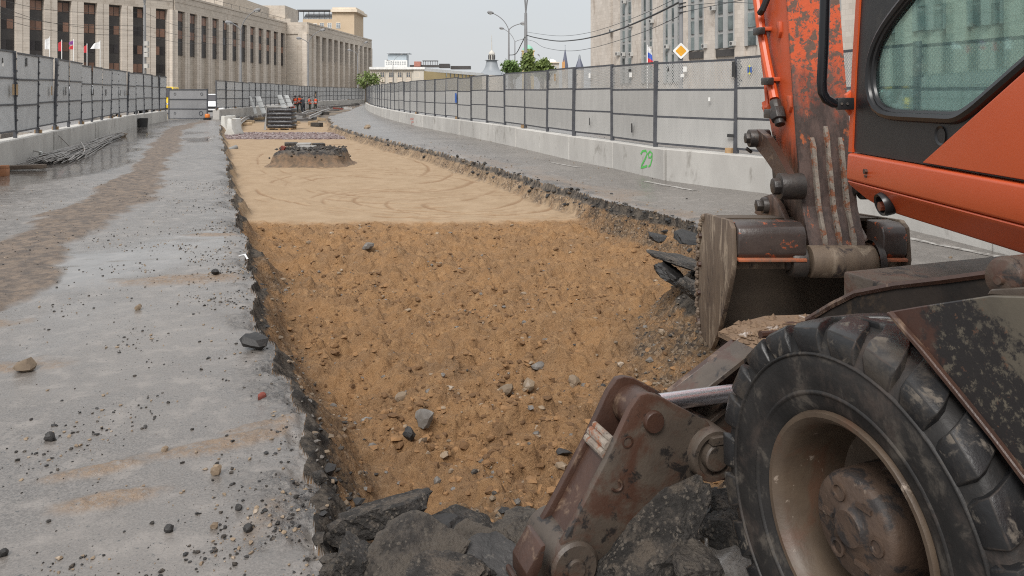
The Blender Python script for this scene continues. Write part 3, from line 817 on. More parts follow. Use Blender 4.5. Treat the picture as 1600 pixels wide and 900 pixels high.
for k in range(14): mb.tube((-86.4 + k * 0.4, 203 + k * 5.6, H_R), (-86.4 + k * 0.4, 203 + k * 5.6, H_R + 1.1), 0.05, n=5)
mb.path([(-86.4, 203, H_R + 1.1), (-81.2, 276, H_R + 1.1)], 0.05, 5); mb.build("roof_railing", M_frame, bank, smooth=False)

# cream block rising behind it
M_cream = pmat("cream_render", (0.56, 0.44, 0.31), (0.50, 0.39, 0.27), 0.2, 0.85, vary=0.05)
M_creamlt = pmat("pale_cornice", (0.60, 0.52, 0.42), None, 0.2, 0.85)
M_tin = pmat("grey_tin_roof", (0.33, 0.34, 0.35), (0.26, 0.27, 0.28), 0.3, 0.6)
M_winlight = pmat("pale_window", (0.30, 0.33, 0.35), (0.18, 0.20, 0.22), 0.4, 0.25, vary=0.3)
M_winwhite = pmat("white_window_frame", (0.7, 0.7, 0.68), None, 1, 0.6)
def px_box(mb, x0, x1, y0, y1, Z, dep, base=None):
    """a block whose front stands at distance Z and spans the given sight lines"""
    a, b = onY(x0, y1, Z), onY(x1, y0, Z)
    z0 = a.z if base is None else base
    mb.box(((a.x + b.x) / 2, Z + dep / 2, (z0 + b.z) / 2), (b.x - a.x, dep, b.z - z0))
    return a, b
def facade_windows(root, pts, Z, w, h, mat=None, frame=None, proud=0.12):
    wm = MB(); wm.box((0, 0, 0), (w, 0.24, h)); me = wm.mesh("window", smooth=False); me.materials.append(mat or M_winlight)
    fm = MB()
    t = w * 0.09
    for k in (-1, 1): fm.box((k * (w / 2 + t / 2), -0.06, 0), (t, 0.3, h + 2 * t)); fm.box((0, -0.06, k * (h / 2 + t / 2)), (w, 0.3, t))
    fm.box((0, -0.14, 0), (t * 0.8, 0.06, h)); fm.box((0, -0.143, h * 0.15), (w, 0.06, t * 0.8))
    fme = fm.mesh("window_frame", smooth=False); fme.materials.append(frame or M_winwhite)
    for x, y in pts:
        q = onY(x, y, Z); M = Matrix.Translation((q.x, Z - proud + 0.1, q.z))
        o = link("window", me, (), root, M); link("window_frame", fme, (), o, M)
p = onY(520, 60, 430)
blk = empty("apartment_block", (p.x, 430, 0), label="cream block with a flat cornice rising above the stone building's far wing", cat="building")
mb = MB(); px_box(mb, 473, 534, 30, 140, 430, 12, 0); mb.build("wall", M_cream, blk, smooth=False)
mb = MB(); px_box(mb, 519, 553.5, 17, 140, 424, 26, 0); mb.build("tower_wall", M_cream, blk, smooth=False)
mb = MB(); px_box(mb, 516.5, 558, 14.5, 18.5, 422.5, 30); px_box(mb, 519, 556, 11.5, 14.4, 425, 24); mb.build("cornice", M_creamlt, blk, smooth=False)
mb = MB(); px_box(mb, 464, 518, 15, 17, 431, 6)
for k in range(7): px_box(mb, 466 + k * 8, 466.8 + k * 8, 17, 32, 431.5, 0.4)
mb.build("roof_frame", M_frame, blk, smooth=False)
mb = MB(); a = onY(473, 31, 432); b = onY(519, 31, 432); mb.prism([a, b, b + Vector((0, 8, 5)), a + Vector((0, 8, 5))], (0, 0.3, -0.3)); mb.build("roof", M_tin, blk, smooth=False)
facade_windows(blk, [(503, 40), (515, 40), (528.5, 40), (481, 41), (492, 41)], 424 if False else 430, 2.0, 2.7)
facade_windows(blk, [(528.5, 40)], 424, 2.0, 2.7)

# slab tower on the right side of the street
M_lime3 = pmat("travertine_cladding", (0.60, 0.545, 0.485), (0.52, 0.46, 0.40), 0.25, 0.8, c3=(0.33, 0.27, 0.22), s3=0.45, t3=(0.5, 0.75), vary=0.06, stretch=(1, 1, 0.35))
stone_joints(M_lime3, 1.5, 0.9, 0.78)
M_mull = pmat("grey_metal_mullion", (0.40, 0.40, 0.39), (0.34, 0.34, 0.335), 0.3, 0.5, vary=0.05)
M_winteal = pmat("teal_window_glass", (0.07, 0.088, 0.09), (0.20, 0.235, 0.235), 0.35, 0.15, vary=0.4)
tow = empty("slab_tower", (43, 155, 0), label="tall stone-clad office tower with grey mullions at the right side of the street", cat="building")
TA, TB = V2((22.2, 209)), V2((22.2 + 0.39 * 125, 209 - 125))
Mt = frame_at(TA, TB, 0); TL = (TB - TA).length; st = 1 if (Mt.to_3x3() @ Vector((0, 1, 0))).dot(Vector((-1, -1, 0))) > 0 else -1
def tpart(name, mb, mat, par=None, smooth=False):
    me = mb.mesh(name, smooth=smooth); me.materials.append(mat); return link(name, me, (), par or tow, Mt)
TH = 64
mb = MB(); mb.box((TL / 2, -st * 10.6, TH / 2), (TL, 20, TH)); tpart("wall", mb, M_lime3)
def s_of(px):
    d = ray(px, 145); dx, dy = (TB - TA).normalized().x, (TB - TA).normalized().y
    # (TA + s*dir) / y = px
    k = d.x; return (k * TA.y - TA.x) / (dx - k * dy)
piers = [(924, 955), (958.5, 969), (988, 1002), (1021, 1036), (1066, 1075), (1101, 1117), (1149, 1163), (1185, 1300), (1316, 1352), (1400, 1425), (1480, 1510), (1570, 1610)]
rnd = random.Random(4)
prev = None
pm_ = []
for (x0, x1) in piers:
    s0, s1 = s_of(x0), s_of(x1)
    w = s1 - s0
    mb = MB(); mb.box(((s0 + s1) / 2, -st * 0.2, TH / 2), (w, 0.85, TH - 0.01)); tpart("stone_pier", mb, M_lime3)
    if prev is not None: pm_.append((prev, s0))
    prev = s1
fl = 3.5
cache = {}
mb = MB(); nwin = 0
for gi, (s0, s1) in enumerate(pm_):
    w = s1 - s0
    if w < 1.2: continue
    big = gi >= 7
    n = max(1, round(w / (3.0)))
    zlo = 10.8 if s0 > s_of(1060) else 4
    bp_ = MB(); bp_.box(((s0 + s1) / 2, -st * 0.63, (TH + zlo) / 2), (w - 0.01, 0.16, TH - zlo)); tpart('bay_panel', bp_, M_mull)
    for k in range(n + 1):
        cxp = s0 + k * w / n
        mb.box((min(max(cxp, s0 + 0.35), s1 - 0.35), -st * 0.33, (TH + zlo) / 2), (0.7 if k in (0, n) else 1.25, 0.7, TH - zlo))
    for k in range(n):
        c = s0 + (k + 0.5) * w / n; ww = max(0.5, w / n - 1.25)
        for f in range(2, 14 if not big else 9):
            z = zlo + 1.5 + (f - 2) * fl
            key = round(ww, 1)
            if key not in cache:
                q = MB(); q.box((0, -st * 0.45, 0), (ww, 0.3, 2.75)); q_ = q.mesh("window", smooth=False); q_.materials.append(M_winteal); cache[key] = q_
            link("window", cache[key], (), tow, Mt @ Matrix.Translation((c, 0, z))); nwin += 1
tpart("mullions", mb, M_mull)
# dark soffits under the window bays, the ribbed corner return
for (s0, s1) in pm_:
    if s0 > s_of(1060) and s1 < s_of(1180): mb = MB(); mb.box(((s0 + s1) / 2, -st * 0.42, 9.8), (s1 - s0, 0.5, 1.4)); tpart("soffit", mb, M_frame)
mb = MB()
for k in range(22): mb.box((-0.9 - (0.5 if k % 5 < 3 else 0.0), -st * 6, 6 + k * 1.1), (1.8, 9, 0.7))
tpart("corner_balconies", mb, M_mull)
M_ac = pmat("white_metal_casing", (0.42, 0.41, 0.39), None, 2, 0.5); M_fan = pmat("dark_fan_grille", (0.07, 0.07, 0.07), None, 2, 0.6)
AC = [(958, 48), (988, 39), (1021, 33), (968, 84), (976.5, 85), (989, 85), (1018, 76), (1045, 73), (1104, 72), (1148.5, 68), (1117, 13), (978, 3)]
for i, (x, y) in enumerate(AC):
    s = s_of(x); q = (TA + (TB - TA).normalized() * s); z = onY(x, y, q.y).z
    M = Mt @ Matrix.Translation((s, st * 0.56, z))
    mb = MB(); mb.box((0, 0, 0), (1.25, 0.7, 0.95)); me = mb.mesh("air_conditioner", bevel=0.03, seg=1); me.materials.append(M_ac); o = link("air_conditioner", me, (), tow, M)
    mb = MB(); mb.lathe([(0.36, 0), (0.36, 0.03), (0.1, 0.05), (0.0, 0.05)], (-0.15, st * 0.35, 0), (0, st, 0), 12); me = mb.mesh("fan_grille"); me.materials.append(M_fan); link("fan_grille", me, (), o, M)

# low cream building across the end of the street
M_wall_w = pmat("off_white_render", (0.56, 0.52, 0.45), (0.50, 0.46, 0.40), 0.2, 0.85, vary=0.05)
M_yellow = pmat("pale_yellow_render", (0.60, 0.47, 0.24), (0.54, 0.42, 0.22), 0.2, 0.85)
Zc = 330
cc = onY(660, 110, Zc)
cb = empty("classical_building", (cc.x, Zc, 0), label="low cream and yellow classical building at the far end of the street", cat="building")
mb = MB(); px_box(mb, 578, 646, 108, 150, Zc, 18, 0); px_box(mb, 646, 662, 106.5, 150, Zc - 0.6, 18, 0); mb.build("wall", M_wall_w, cb, smooth=False)
mb = MB(); a, b = onY(662, 110, Zc), onY(752, 116, Zc + 70); v0 = [Vector((a.x, a.y, 0)), Vector((b.x, b.y, 0))]; mb.prism([v0[0], v0[1], Vector((b.x, b.y, onY(0, 118, Zc + 70).z)), Vector((a.x, a.y, onY(0, 111, Zc).z))], (-0.1, 12, 0)); mb.build("side_wall", M_yellow, cb, smooth=False)
mb = MB(); px_box(mb, 577, 663.5, 104.6, 108.4, Zc - 1.2, 20); a2, b2 = a + Vector((-0.5, -0.8, 0)), b + Vector((1, -0.8, 0))
za, zb2 = onY(0, 106, Zc).z, onY(0, 114.5, Zc + 70).z; mb.prism([Vector((a2.x, a2.y, za - 1.4)), Vector((b2.x, b2.y, zb2 - 1.4)), Vector((b2.x, b2.y, zb2)), Vector((a2.x, a2.y, za))], (0.2, 13, 0)); mb.build("cornice", M_winwhite, cb, smooth=False)
mb = MB(); px_box(mb, 640, 685, 101.5, 105, Zc + 22, 4); px_box(mb, 660, 684, 94.5, 95.6, Zc + 24, 3)
for k in range(7): px_box(mb, 661 + k * 3.7, 661.6 + k * 3.7, 95.5, 102, Zc + 24.5, 0.4)
mb.build("roof_plant", M_frame, cb, smooth=False)
mb = MB(); px_box(mb, 686, 702, 99.5, 106, Zc + 40, 6); mb.build("roof_plant", M_frame, cb, smooth=False)
mb = MB(); px_box(mb, 704, 735, 103, 108, Zc + 50, 6); mb.build("roof_plant", M_frame, cb, smooth=False)
mb = MB(); px_box(mb, 647, 657, 96, 104, Zc + 20, 4); mb.build("roof_cabin", pmat("red_brown_brick", (0.30, 0.13, 0.10), None, 1, 0.8), cb, smooth=False)
facade_windows(cb, [(584 + 13.6 * k, 117) for k in range(5)] + [(652, 117)], Zc, 1.7, 2.2, pmat("grey_window", (0.10, 0.11, 0.12), None, 1, 0.3), M_creamlt, 0.5)
facade_windows(cb, [(584 + 13.6 * k, 124.5) for k in range(5)], Zc, 1.7, 1.8, M_lime2, M_creamlt, 0.5)
sw = MB(); sw.box((0, 0, 0), (0.35, 0.9, 2.2)); swm = sw.mesh("window", smooth=False); swm.materials.append(M_winlight)
for k in range(9):
    t = 0.35 + k * 0.07; q = a.lerp(b, t); link("window", swm, (), cb, Matrix.Translation((q.x + 0.1, q.y - 0.3, onY(0, 116.5 + k * 0.25, q.y).z)))
# modern tower behind it
M_mod = pmat("pale_blue_glass", (0.42, 0.47, 0.50), (0.36, 0.41, 0.45), 0.05, 0.4)
Zm = 900
q = onY(620, 90, Zm); mt_ = empty("modern_tower", (q.x, Zm, 0), label="distant pale glass office tower with an overhanging flat roof", cat="tower")
mb = MB(); px_box(mb, 606, 635, 85, 140, Zm, 20, 0); mb.build("glass_wall", M_mod, mt_, smooth=False)
mb = MB(); px_box(mb, 603.5, 639, 82.3, 83.4, Zm - 3, 26); mb.build("roof", pmat("pale_metal_roof", (0.5, 0.53, 0.56), None, 1, 0.5), mt_, smooth=False)
mb = MB(); px_box(mb, 601, 636, 94, 140, Zm - 6, 6, 0); mb.build("lower_wall", M_winwhite, mt_, smooth=False)
facade_windows(mt_, [(604 + 3.6 * k, 97 + 3 * j) for k in range(9) for j in range(2)], Zm - 6, 1.5, 1.3)
# domed tower with a spire
M_zinc = pmat("blue_grey_zinc", (0.27, 0.29, 0.31), (0.23, 0.25, 0.27), 0.1, 0.5)
M_gold = pmat("dull_stone_lantern", (0.46, 0.44, 0.40), None, 0.3, 0.7)
def mpx(px_, Z): return px_ * Z / F
Zd = 520
q = onY(768.3, 118, Zd); s_ = Zd / F
dom = empty("domed_tower", (q.x, Zd, 0), label="grey domed roof with a lantern and thin spire above the far hoarding", cat="tower")
mb = MB(); mb.lathe([(22 * s_, -q.z), (22 * s_, 0 * s_)], q, (0, 0, 1), 24); mb.build("drum", M_creamlt, dom)
mb = MB(); mb.lathe([(21 * s_, 0), (19 * s_, 3 * s_), (14.5 * s_, 6 * s_), (12 * s_, 10 * s_), (10 * s_, 14 * s_), (8.2 * s_, 23 * s_), (5, 24 * s_)], q, (0, 0, 1), 24); mb.build("dome", M_zinc, dom)
mb = MB(); mb.lathe([(4.8 * s_, 23.8 * s_), (4.6 * s_, 33 * s_), (5.2 * s_, 33.5 * s_), (4.4 * s_, 36 * s_), (1.5 * s_, 39 * s_), (0.9 * s_, 40 * s_)], q, (0, 0, 1), 8); mb.build("lantern", M_gold, dom)
mb = MB()
for k in range(8): an = k * PI / 4 + PI / 8; mb.box(q + Vector((4.75 * s_ * math.cos(an), 4.75 * s_ * math.sin(an), 28.5 * s_)), (0.7, 0.7, 6.5 * s_), Matrix.Rotation(an, 3, 'Z'))
mb.build("lantern_openings", M_frame, dom)
mb = MB(); mb.lathe([(0.9 * s_, 39.5 * s_), (0.35 * s_, 62 * s_), (0.1 * s_, 64 * s_)], q, (0, 0, 1), 6); mb.build("spire", M_gold, dom)
# green-topped belfry
Zb = 300; q = onY(825, 110, Zb); s_ = Zb / F
bel = empty("belfry", (q.x, Zb, 0), label="pale yellow belfry with a small green dome behind the tall lamp post", cat="tower")
mb = MB(); mb.box(q + Vector((0, 0, (30 * s_ - q.z) / 2)), (18 * s_, 18 * s_, q.z + 30 * s_)); mb.box(q + Vector((0, 0, 30 * s_)), (20.5 * s_, 20.5 * s_, 1.6 * s_)); mb.box(q + Vector((0, 0, 14 * s_)), (20 * s_, 20 * s_, 1.2 * s_)); mb.build("wall", M_yellow, bel, smooth=False)
mb = MB(); mb.box(q + Vector((0, -9 * s_, 22 * s_)), (4.5 * s_, 0.5, 10 * s_)); mb.box(q + Vector((-9 * s_, 0, 22 * s_)), (0.5, 4.5 * s_, 10 * s_)); mb.build("arch_opening", M_frame, bel)
mb = MB(); mb.lathe([(8.5 * s_, 30.9 * s_), (8.2 * s_, 33.5 * s_), (6 * s_, 37 * s_), (3 * s_, 39 * s_), (0.5 * s_, 40 * s_)], q, (0, 0, 1), 16); mb.build("dome", pmat("green_copper", (0.22, 0.46, 0.34), None, 0.3, 0.6), bel)
# pale block and gothic turrets
Zp = 400; q = onY(862, 105, Zp)
pb = empty("pale_block", (q.x, Zp, 0), label="pale flat-roofed block with a rounded roof room right of the green trees", cat="building")
mb = MB(); px_box(mb, 845, 873.5, 98.5, 140, Zp, 14, 0); mb.build("wall", M_wall_w, pb, smooth=False)
mb = MB(); px_box(mb, 844, 874.5, 96.8, 98.4, Zp - 1, 16); mb.build("cornice", M_creamlt, pb, smooth=False)
mb = MB(); q2 = onY(861, 97, Zp + 6); mb.lathe([(9 * Zp / F, 0), (8 * Zp / F, 2.2 * Zp / F), (4 * Zp / F, 4 * Zp / F), (0.2, 4.4 * Zp / F)], q2, (0, 0, 1), 16); mb.build("roof_room", M_winwhite, pb)
facade_windows(pb, [(850 + 6 * k, 106) for k in range(4)], Zp, 1.0, 1.6)
Zg = 350
M_slate = pmat("blue_slate", (0.115, 0.125, 0.175), (0.09, 0.10, 0.14), 0.5, 0.5)
q = onY(883, 104, Zg); s_ = Zg / F
gs = empty("pointed_turret", (q.x, Zg, 0), label="slim pointed slate turret with an orange base, the left of two", cat="tower")
mb = MB(); mb.lathe([(4.6 * s_, -q.z), (4.6 * s_, -3 * s_)], q, (0, 0, 1), 8); mb.build("shaft", M_lime2, gs)
mb = MB(); mb.lathe([(5.2 * s_, -3 * s_), (4.4 * s_, 3 * s_), (0.7 * s_, 26 * s_), (0.15 * s_, 27 * s_)], q, (0, 0, 1), 8); mb.build("spire_roof", M_slate, gs)
mb = MB(); mb.lathe([(0.25 * s_, 26 * s_), (0.2 * s_, 32.5 * s_), (0.6 * s_, 33.2 * s_), (0.1 * s_, 34 * s_)], q, (0, 0, 1), 6); mb.build("finial", M_slate, gs)
mb = MB(); px_box(mb, 878.5, 882.6, 97, 110, Zg - 6, 1.2); px_box(mb, 879.3, 880.2, 94.5, 97, Zg - 6, 1.2); px_box(mb, 881.2, 882.1, 94.5, 97, Zg - 6, 1.2); mb.build("dormer", pmat("orange_brick_gable", (0.52, 0.27, 0.10), None, 1, 0.7), gs, smooth=False)
q = onY(905.5, 107, Zg); gs2 = empty("broad_turret", (q.x, Zg, 0), label="broad slate turret with a rounded open finial, the right of two", cat="tower")
mb = MB(); mb.lathe([(6.5 * s_, -q.z), (6.5 * s_, -1.5 * s_)], q, (0, 0, 1), 6); mb.build("shaft", M_lime2, gs2)
mb = MB(); mb.lathe([(7.4 * s_, -2 * s_), (6.6 * s_, 2 * s_), (2.0 * s_, 15 * s_), (1.6 * s_, 15.5 * s_)], q, (0, 0, 1), 6); mb.build("spire_roof", M_slate, gs2)
mb = MB(); mb.path([q + Vector((1.6 * s_ * math.cos(a_), 0, 15 * s_ + 6.5 * s_ * max(0, math.sin(a_)))) for a_ in np.linspace(0, PI, 9)], 0.5 * s_, 6); mb.lathe([(1.7 * s_, 15 * s_), (0.8 * s_, 20 * s_), (0.1, 21 * s_)], q, (0, 0, 1), 8); mb.build("finial", M_zinc, gs2)

# ------------------------------------------------------------ wheeled excavator
M_orange = pmat("orange_paint", (0.56, 0.088, 0.022), (0.50, 0.074, 0.019), 1.2, 0.36, c3=(0.38, 0.08, 0.03), s3=2.2, t3=(0.56, 0.82), c4=(0.16, 0.10, 0.07), s4=26, t4=(0.66, 0.76), bump=0.03, bscale=60)
M_orange_worn = pmat("worn_orange_paint", (0.53, 0.088, 0.024), (0.45, 0.07, 0.02), 1.5, 0.45, c3=(0.30, 0.085, 0.04), s3=3, t3=(0.52, 0.75), c4=(0.14, 0.075, 0.05), s4=24, t4=(0.64, 0.72), bump=0.12, bscale=50, rough3=0.6)
M_stickface = pmat("scraped_orange_paint", (0.56, 0.09, 0.023), (0.48, 0.073, 0.02), 1.5, 0.5, c3=(0.12, 0.07, 0.05), s3=13, t3=(0.51, 0.56), c4=(0.10, 0.06, 0.045), s4=34, t4=(0.54, 0.60), bump=0.2, bscale=40, rough3=0.55)
def lower_wear(mat, lo, hi, col):
    """the lower part of the arm works in the ground: paint gone there, bare brown steel"""
    nt = mat.node_tree; b = nt.nodes["Principled BSDF"]; src = b.inputs["Base Color"].links[0].from_socket
    g = N(nt, "ShaderNodeNewGeometry"); sp = N(nt, "ShaderNodeSeparateXYZ"); nt.links.new(g.outputs["Position"], sp.inputs[0])
    v = vecs(nt, 'Object', (1, 1, 0.35)); z = math_(nt, 'MULTIPLY_ADD', noise(nt, v, 9, 7, 0.7), 0.9, sp.outputs["Z"])
    f = ramp01(nt, z, hi, lo)
    c2 = mixc(nt, ramp01(nt, noise(nt, v, 14, 7, 0.7), 0.4, 0.62), col, tuple(x * 2.1 for x in col))
    c2 = mixc(nt, ramp01(nt, noise(nt, v, 8, 7, 0.75), 0.60, 0.66), c2, (0.34, 0.09, 0.03))
    nt.links.new(mixc(nt, f, src, c2), b.inputs["Base Color"])
lower_wear(M_stickface, 2.0, 2.45, (0.045, 0.029, 0.024))
lower_wear(M_orange_worn, 1.55, 2.0, (0.055, 0.033, 0.024))
M_ribw = pmat("mud_caked_rib", (0.27, 0.235, 0.195), (0.17, 0.135, 0.11), 20, 0.8, c3=(0.20, 0.075, 0.035), s3=16, t3=(0.5, 0.6), c4=(0.07, 0.05, 0.04), s4=30, t4=(0.58, 0.64), bump=0.4, bscale=60)
M_mudsteel = pmat("muddy_steel", (0.060, 0.046, 0.036), (0.090, 0.071, 0.055), 5, 0.5, c3=(0.066, 0.032, 0.021), s3=5, t3=(0.46, 0.62), c4=(0.018, 0.015, 0.014), s4=11, t4=(0.54, 0.62), bump=0.25, bscale=45, rough3=0.42)
M_rust = pmat("rusty_steel", (0.060, 0.029, 0.019), (0.042, 0.022, 0.016), 7, 0.38, c3=(0.15, 0.098, 0.066), s3=9, t3=(0.54, 0.68), c4=(0.03, 0.025, 0.023), s4=6, t4=(0.60, 0.70), bump=0.25, bscale=55)
M_bucket = pmat("dirt_smeared_steel", (0.17, 0.125, 0.088), (0.095, 0.068, 0.05), 6, 0.7, c3=(0.29, 0.23, 0.17), s3=10, t3=(0.52, 0.66), c4=(0.055, 0.04, 0.034), s4=9, t4=(0.55, 0.64), bump=0.35, bscale=35, stretch=(1, 1, 0.3))
M_buckin = pmat("earth_filmed_steel", (0.105, 0.078, 0.056), (0.075, 0.056, 0.042), 4, 0.75, c3=(0.07, 0.055, 0.045), s3=6, t3=(0.55, 0.75), bump=0.2, bscale=30)
M_beam = pmat("wet_bare_steel", (0.040, 0.031, 0.028), (0.068, 0.050, 0.043), 5, 0.32, c3=(0.36, 0.085, 0.03), s3=13, t3=(0.58, 0.65), bump=0.2, bscale=40, rough3=0.5)
M_dark = pmat("black_greasy_steel", (0.022, 0.019, 0.018), (0.05, 0.04, 0.034), 9, 0.42, c3=(0.10, 0.07, 0.05), s3=12, t3=(0.6, 0.72), bump=0.25, bscale=60)
M_black = pmat("black_cab_paint", (0.014, 0.014, 0.015), (0.02, 0.02, 0.021), 5, 0.42, c3=(0.04, 0.037, 0.034), s3=3, t3=(0.55, 0.8), c4=(0.09, 0.085, 0.08), s4=24, t4=(0.70, 0.74))
M_seal = pmat("black_rubber_seal", (0.012, 0.012, 0.013), None, 5, 0.32)
M_gloss = pmat("glossy_black_tube", (0.008, 0.008, 0.010), None, 5, 0.16)
M_rubber = pmat("muddy_tyre_rubber", (0.012, 0.0115, 0.0115), (0.026, 0.024, 0.023), 5, 0.5, c3=(0.078, 0.067, 0.056), s3=10, t3=(0.54, 0.70), c4=(0.055, 0.043, 0.037), s4=4.5, t4=(0.48, 0.68), spec=0.3, bump=0.2, bscale=50, rough3=0.85)
M_lug = pmat("wet_tread_rubber", (0.011, 0.011, 0.012), (0.024, 0.024, 0.025), 8, 0.34, c3=(0.115, 0.098, 0.080), s3=13, t3=(0.56, 0.66), c4=(0.055, 0.047, 0.040), s4=5, t4=(0.5, 0.66), spec=0.4, bump=0.2, bscale=55, rough3=0.85)
M_rim = pmat("dusty_brown_rim", (0.092, 0.066, 0.045), (0.062, 0.043, 0.030), 7, 0.5, c3=(0.085, 0.045, 0.028), s3=6, t3=(0.52, 0.7), c4=(0.25, 0.20, 0.16), s4=20, t4=(0.62, 0.7), bump=0.15, bscale=50)
M_hub = pmat("rusted_hub", (0.078, 0.049, 0.033), (0.054, 0.034, 0.024), 10, 0.6, c3=(0.020, 0.016, 0.015), s3=11, t3=(0.50, 0.60), c4=(0.15, 0.112, 0.084), s4=14, t4=(0.60, 0.68), bump=0.35, bscale=50)
M_fender, nt, b = newmat("scorched_fender")
v = vecs(nt, 'Object', None, False); g_ = N(nt, "ShaderNodeNewGeometry"); sp = N(nt, "ShaderNodeSeparateXYZ"); nt.links.new(g_.outputs["Position"], sp.inputs[0])
c = mixc(nt, ramp01(nt, noise(nt, v, 6, 6, 0.6), 0.3, 0.7), (0.105, 0.09, 0.067), (0.068, 0.058, 0.045))
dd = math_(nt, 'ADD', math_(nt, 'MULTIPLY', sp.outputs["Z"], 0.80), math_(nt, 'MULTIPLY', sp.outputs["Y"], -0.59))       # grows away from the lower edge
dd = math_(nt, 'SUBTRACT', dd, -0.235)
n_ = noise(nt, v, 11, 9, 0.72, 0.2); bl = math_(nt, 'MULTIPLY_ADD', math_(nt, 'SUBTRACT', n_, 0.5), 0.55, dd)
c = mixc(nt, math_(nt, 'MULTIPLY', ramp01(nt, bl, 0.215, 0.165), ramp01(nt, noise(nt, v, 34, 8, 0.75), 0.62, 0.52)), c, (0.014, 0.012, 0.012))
red = math_(nt, 'MULTIPLY_ADD', math_(nt, 'SUBTRACT', noise(nt, v, 8, 8, 0.7), 0.5), 0.5, sp.outputs["Y"])
c = mixc(nt, ramp01(nt, red, 1.83, 1.90), c, (0.050, 0.022, 0.015))
c = mixc(nt, math_(nt, 'MULTIPLY', ramp01(nt, noise(nt, v, 45, 6, 0.7), 0.6, 0.68), 0.6), c, (0.12, 0.06, 0.035))
nt.links.new(c, b.inputs["Base Color"]); b.inputs["Roughness"].default_value = 0.5
bp = N(nt, "ShaderNodeBump", Strength=0.15, Distance=0.008); nt.links.new(noise(nt, v, 30, 6, 0.7), bp.inputs["Height"]); nt.links.new(bp.outputs[0], b.inputs["Normal"])
M_fender2 = pmat("dark_rusty_plate", (0.014, 0.012, 0.011), (0.030, 0.023, 0.019), 5, 0.6, c3=(0.085, 0.058, 0.037), s3=7, t3=(0.54, 0.72), spec=0.25, bump=0.2, bscale=40)
M_mud = pmat("dried_mud", (0.20, 0.132, 0.082), (0.14, 0.092, 0.058), 9, 0.9, c3=(0.40, 0.36, 0.33), s3=13, t3=(0.58, 0.68), bump=0.8, bscale=30)
M_hose = pmat("black_hose", (0.015, 0.015, 0.016), None, 9, 0.45)
m, nt, b = newmat("polished_rod")
b.inputs["Base Color"].default_value = (0.72, 0.70, 0.74, 1); b.inputs["Metallic"].default_value = 1
_v = vecs(nt); mr = N(nt, "ShaderNodeMapRange"); nt.links.new(noise(nt, _v, 180, 3), mr.inputs[0]); mr.inputs[3].default_value = 0.2; mr.inputs[4].default_value = 0.45; nt.links.new(mr.outputs[0], b.inputs["Roughness"])
bp = N(nt, "ShaderNodeBump", Strength=0.15, Distance=0.002); nt.links.new(noise(nt, _v, 260, 2), bp.inputs["Height"]); nt.links.new(bp.outputs[0], b.inputs["Normal"])
M_chrome = m
def glass_mat(name, tint, refl=0.12):
    m, nt, b = newmat(name)
    nt.nodes.remove(b)
    t = N(nt, "ShaderNodeBsdfTransparent"); t.inputs[0].default_value = (*tint, 1)
    g = N(nt, "ShaderNodeBsdfGlossy"); g.inputs["Roughness"].default_value = 0.03; g.inputs[0].default_value = (0.9, 0.95, 0.95, 1)
    lw = N(nt, "ShaderNodeFresnel", IOR=1.5); dirt = N(nt, "ShaderNodeBsdfDiffuse"); dirt.inputs[0].default_value = (0.30, 0.40, 0.39, 1)
    mx = N(nt, "ShaderNodeMixShader"); nt.links.new(math_(nt, 'MULTIPLY', lw.outputs[0], 0.55), mx.inputs[0]); nt.links.new(t.outputs[0], mx.inputs[1]); nt.links.new(g.outputs[0], mx.inputs[2])
    mx2 = N(nt, "ShaderNodeMixShader"); v = vecs(nt, 'Object'); nt.links.new(math_(nt, 'MULTIPLY_ADD', ramp01(nt, noise(nt, v, 7, 6, 0.7), 0.4, 0.75), 0.06, 0.07), mx2.inputs[0])
    nt.links.new(mx.outputs[0], mx2.inputs[1]); nt.links.new(dirt.outputs[0], mx2.inputs[2]); nt.links.new(mx2.outputs[0], nt.nodes["Material Output"].inputs[0])
    return m
M_cabglass = glass_mat("green_tinted_glass", (0.78, 0.94, 0.91))
M_clearglass = glass_mat("clear_glass", (0.95, 0.98, 0.97))

PH = math.radians(20)
O_EX = Vector((2.05, 2.457, 0))
EX = empty("wheeled_excavator", O_EX, PH, label="mud-caked orange wheeled excavator with its bucket lowered beside the trench", cat="excavator")
MX = WM[EX.as_pointer()]; R3 = MX.to_3x3()
def Lc(x, y, z): return MX @ Vector((x, y, z))
def Ln(x, y, z): return R3 @ Vector((x, y, z))
UF, UL = Ln(0, 1, 0), Ln(-1, 0, 0)
def onLy(px, py, y): return onP(px, py, Lc(0, y, 0), UF)
def onLx(px, py, x): return onP(px, py, Lc(x, 0, 0), UL)

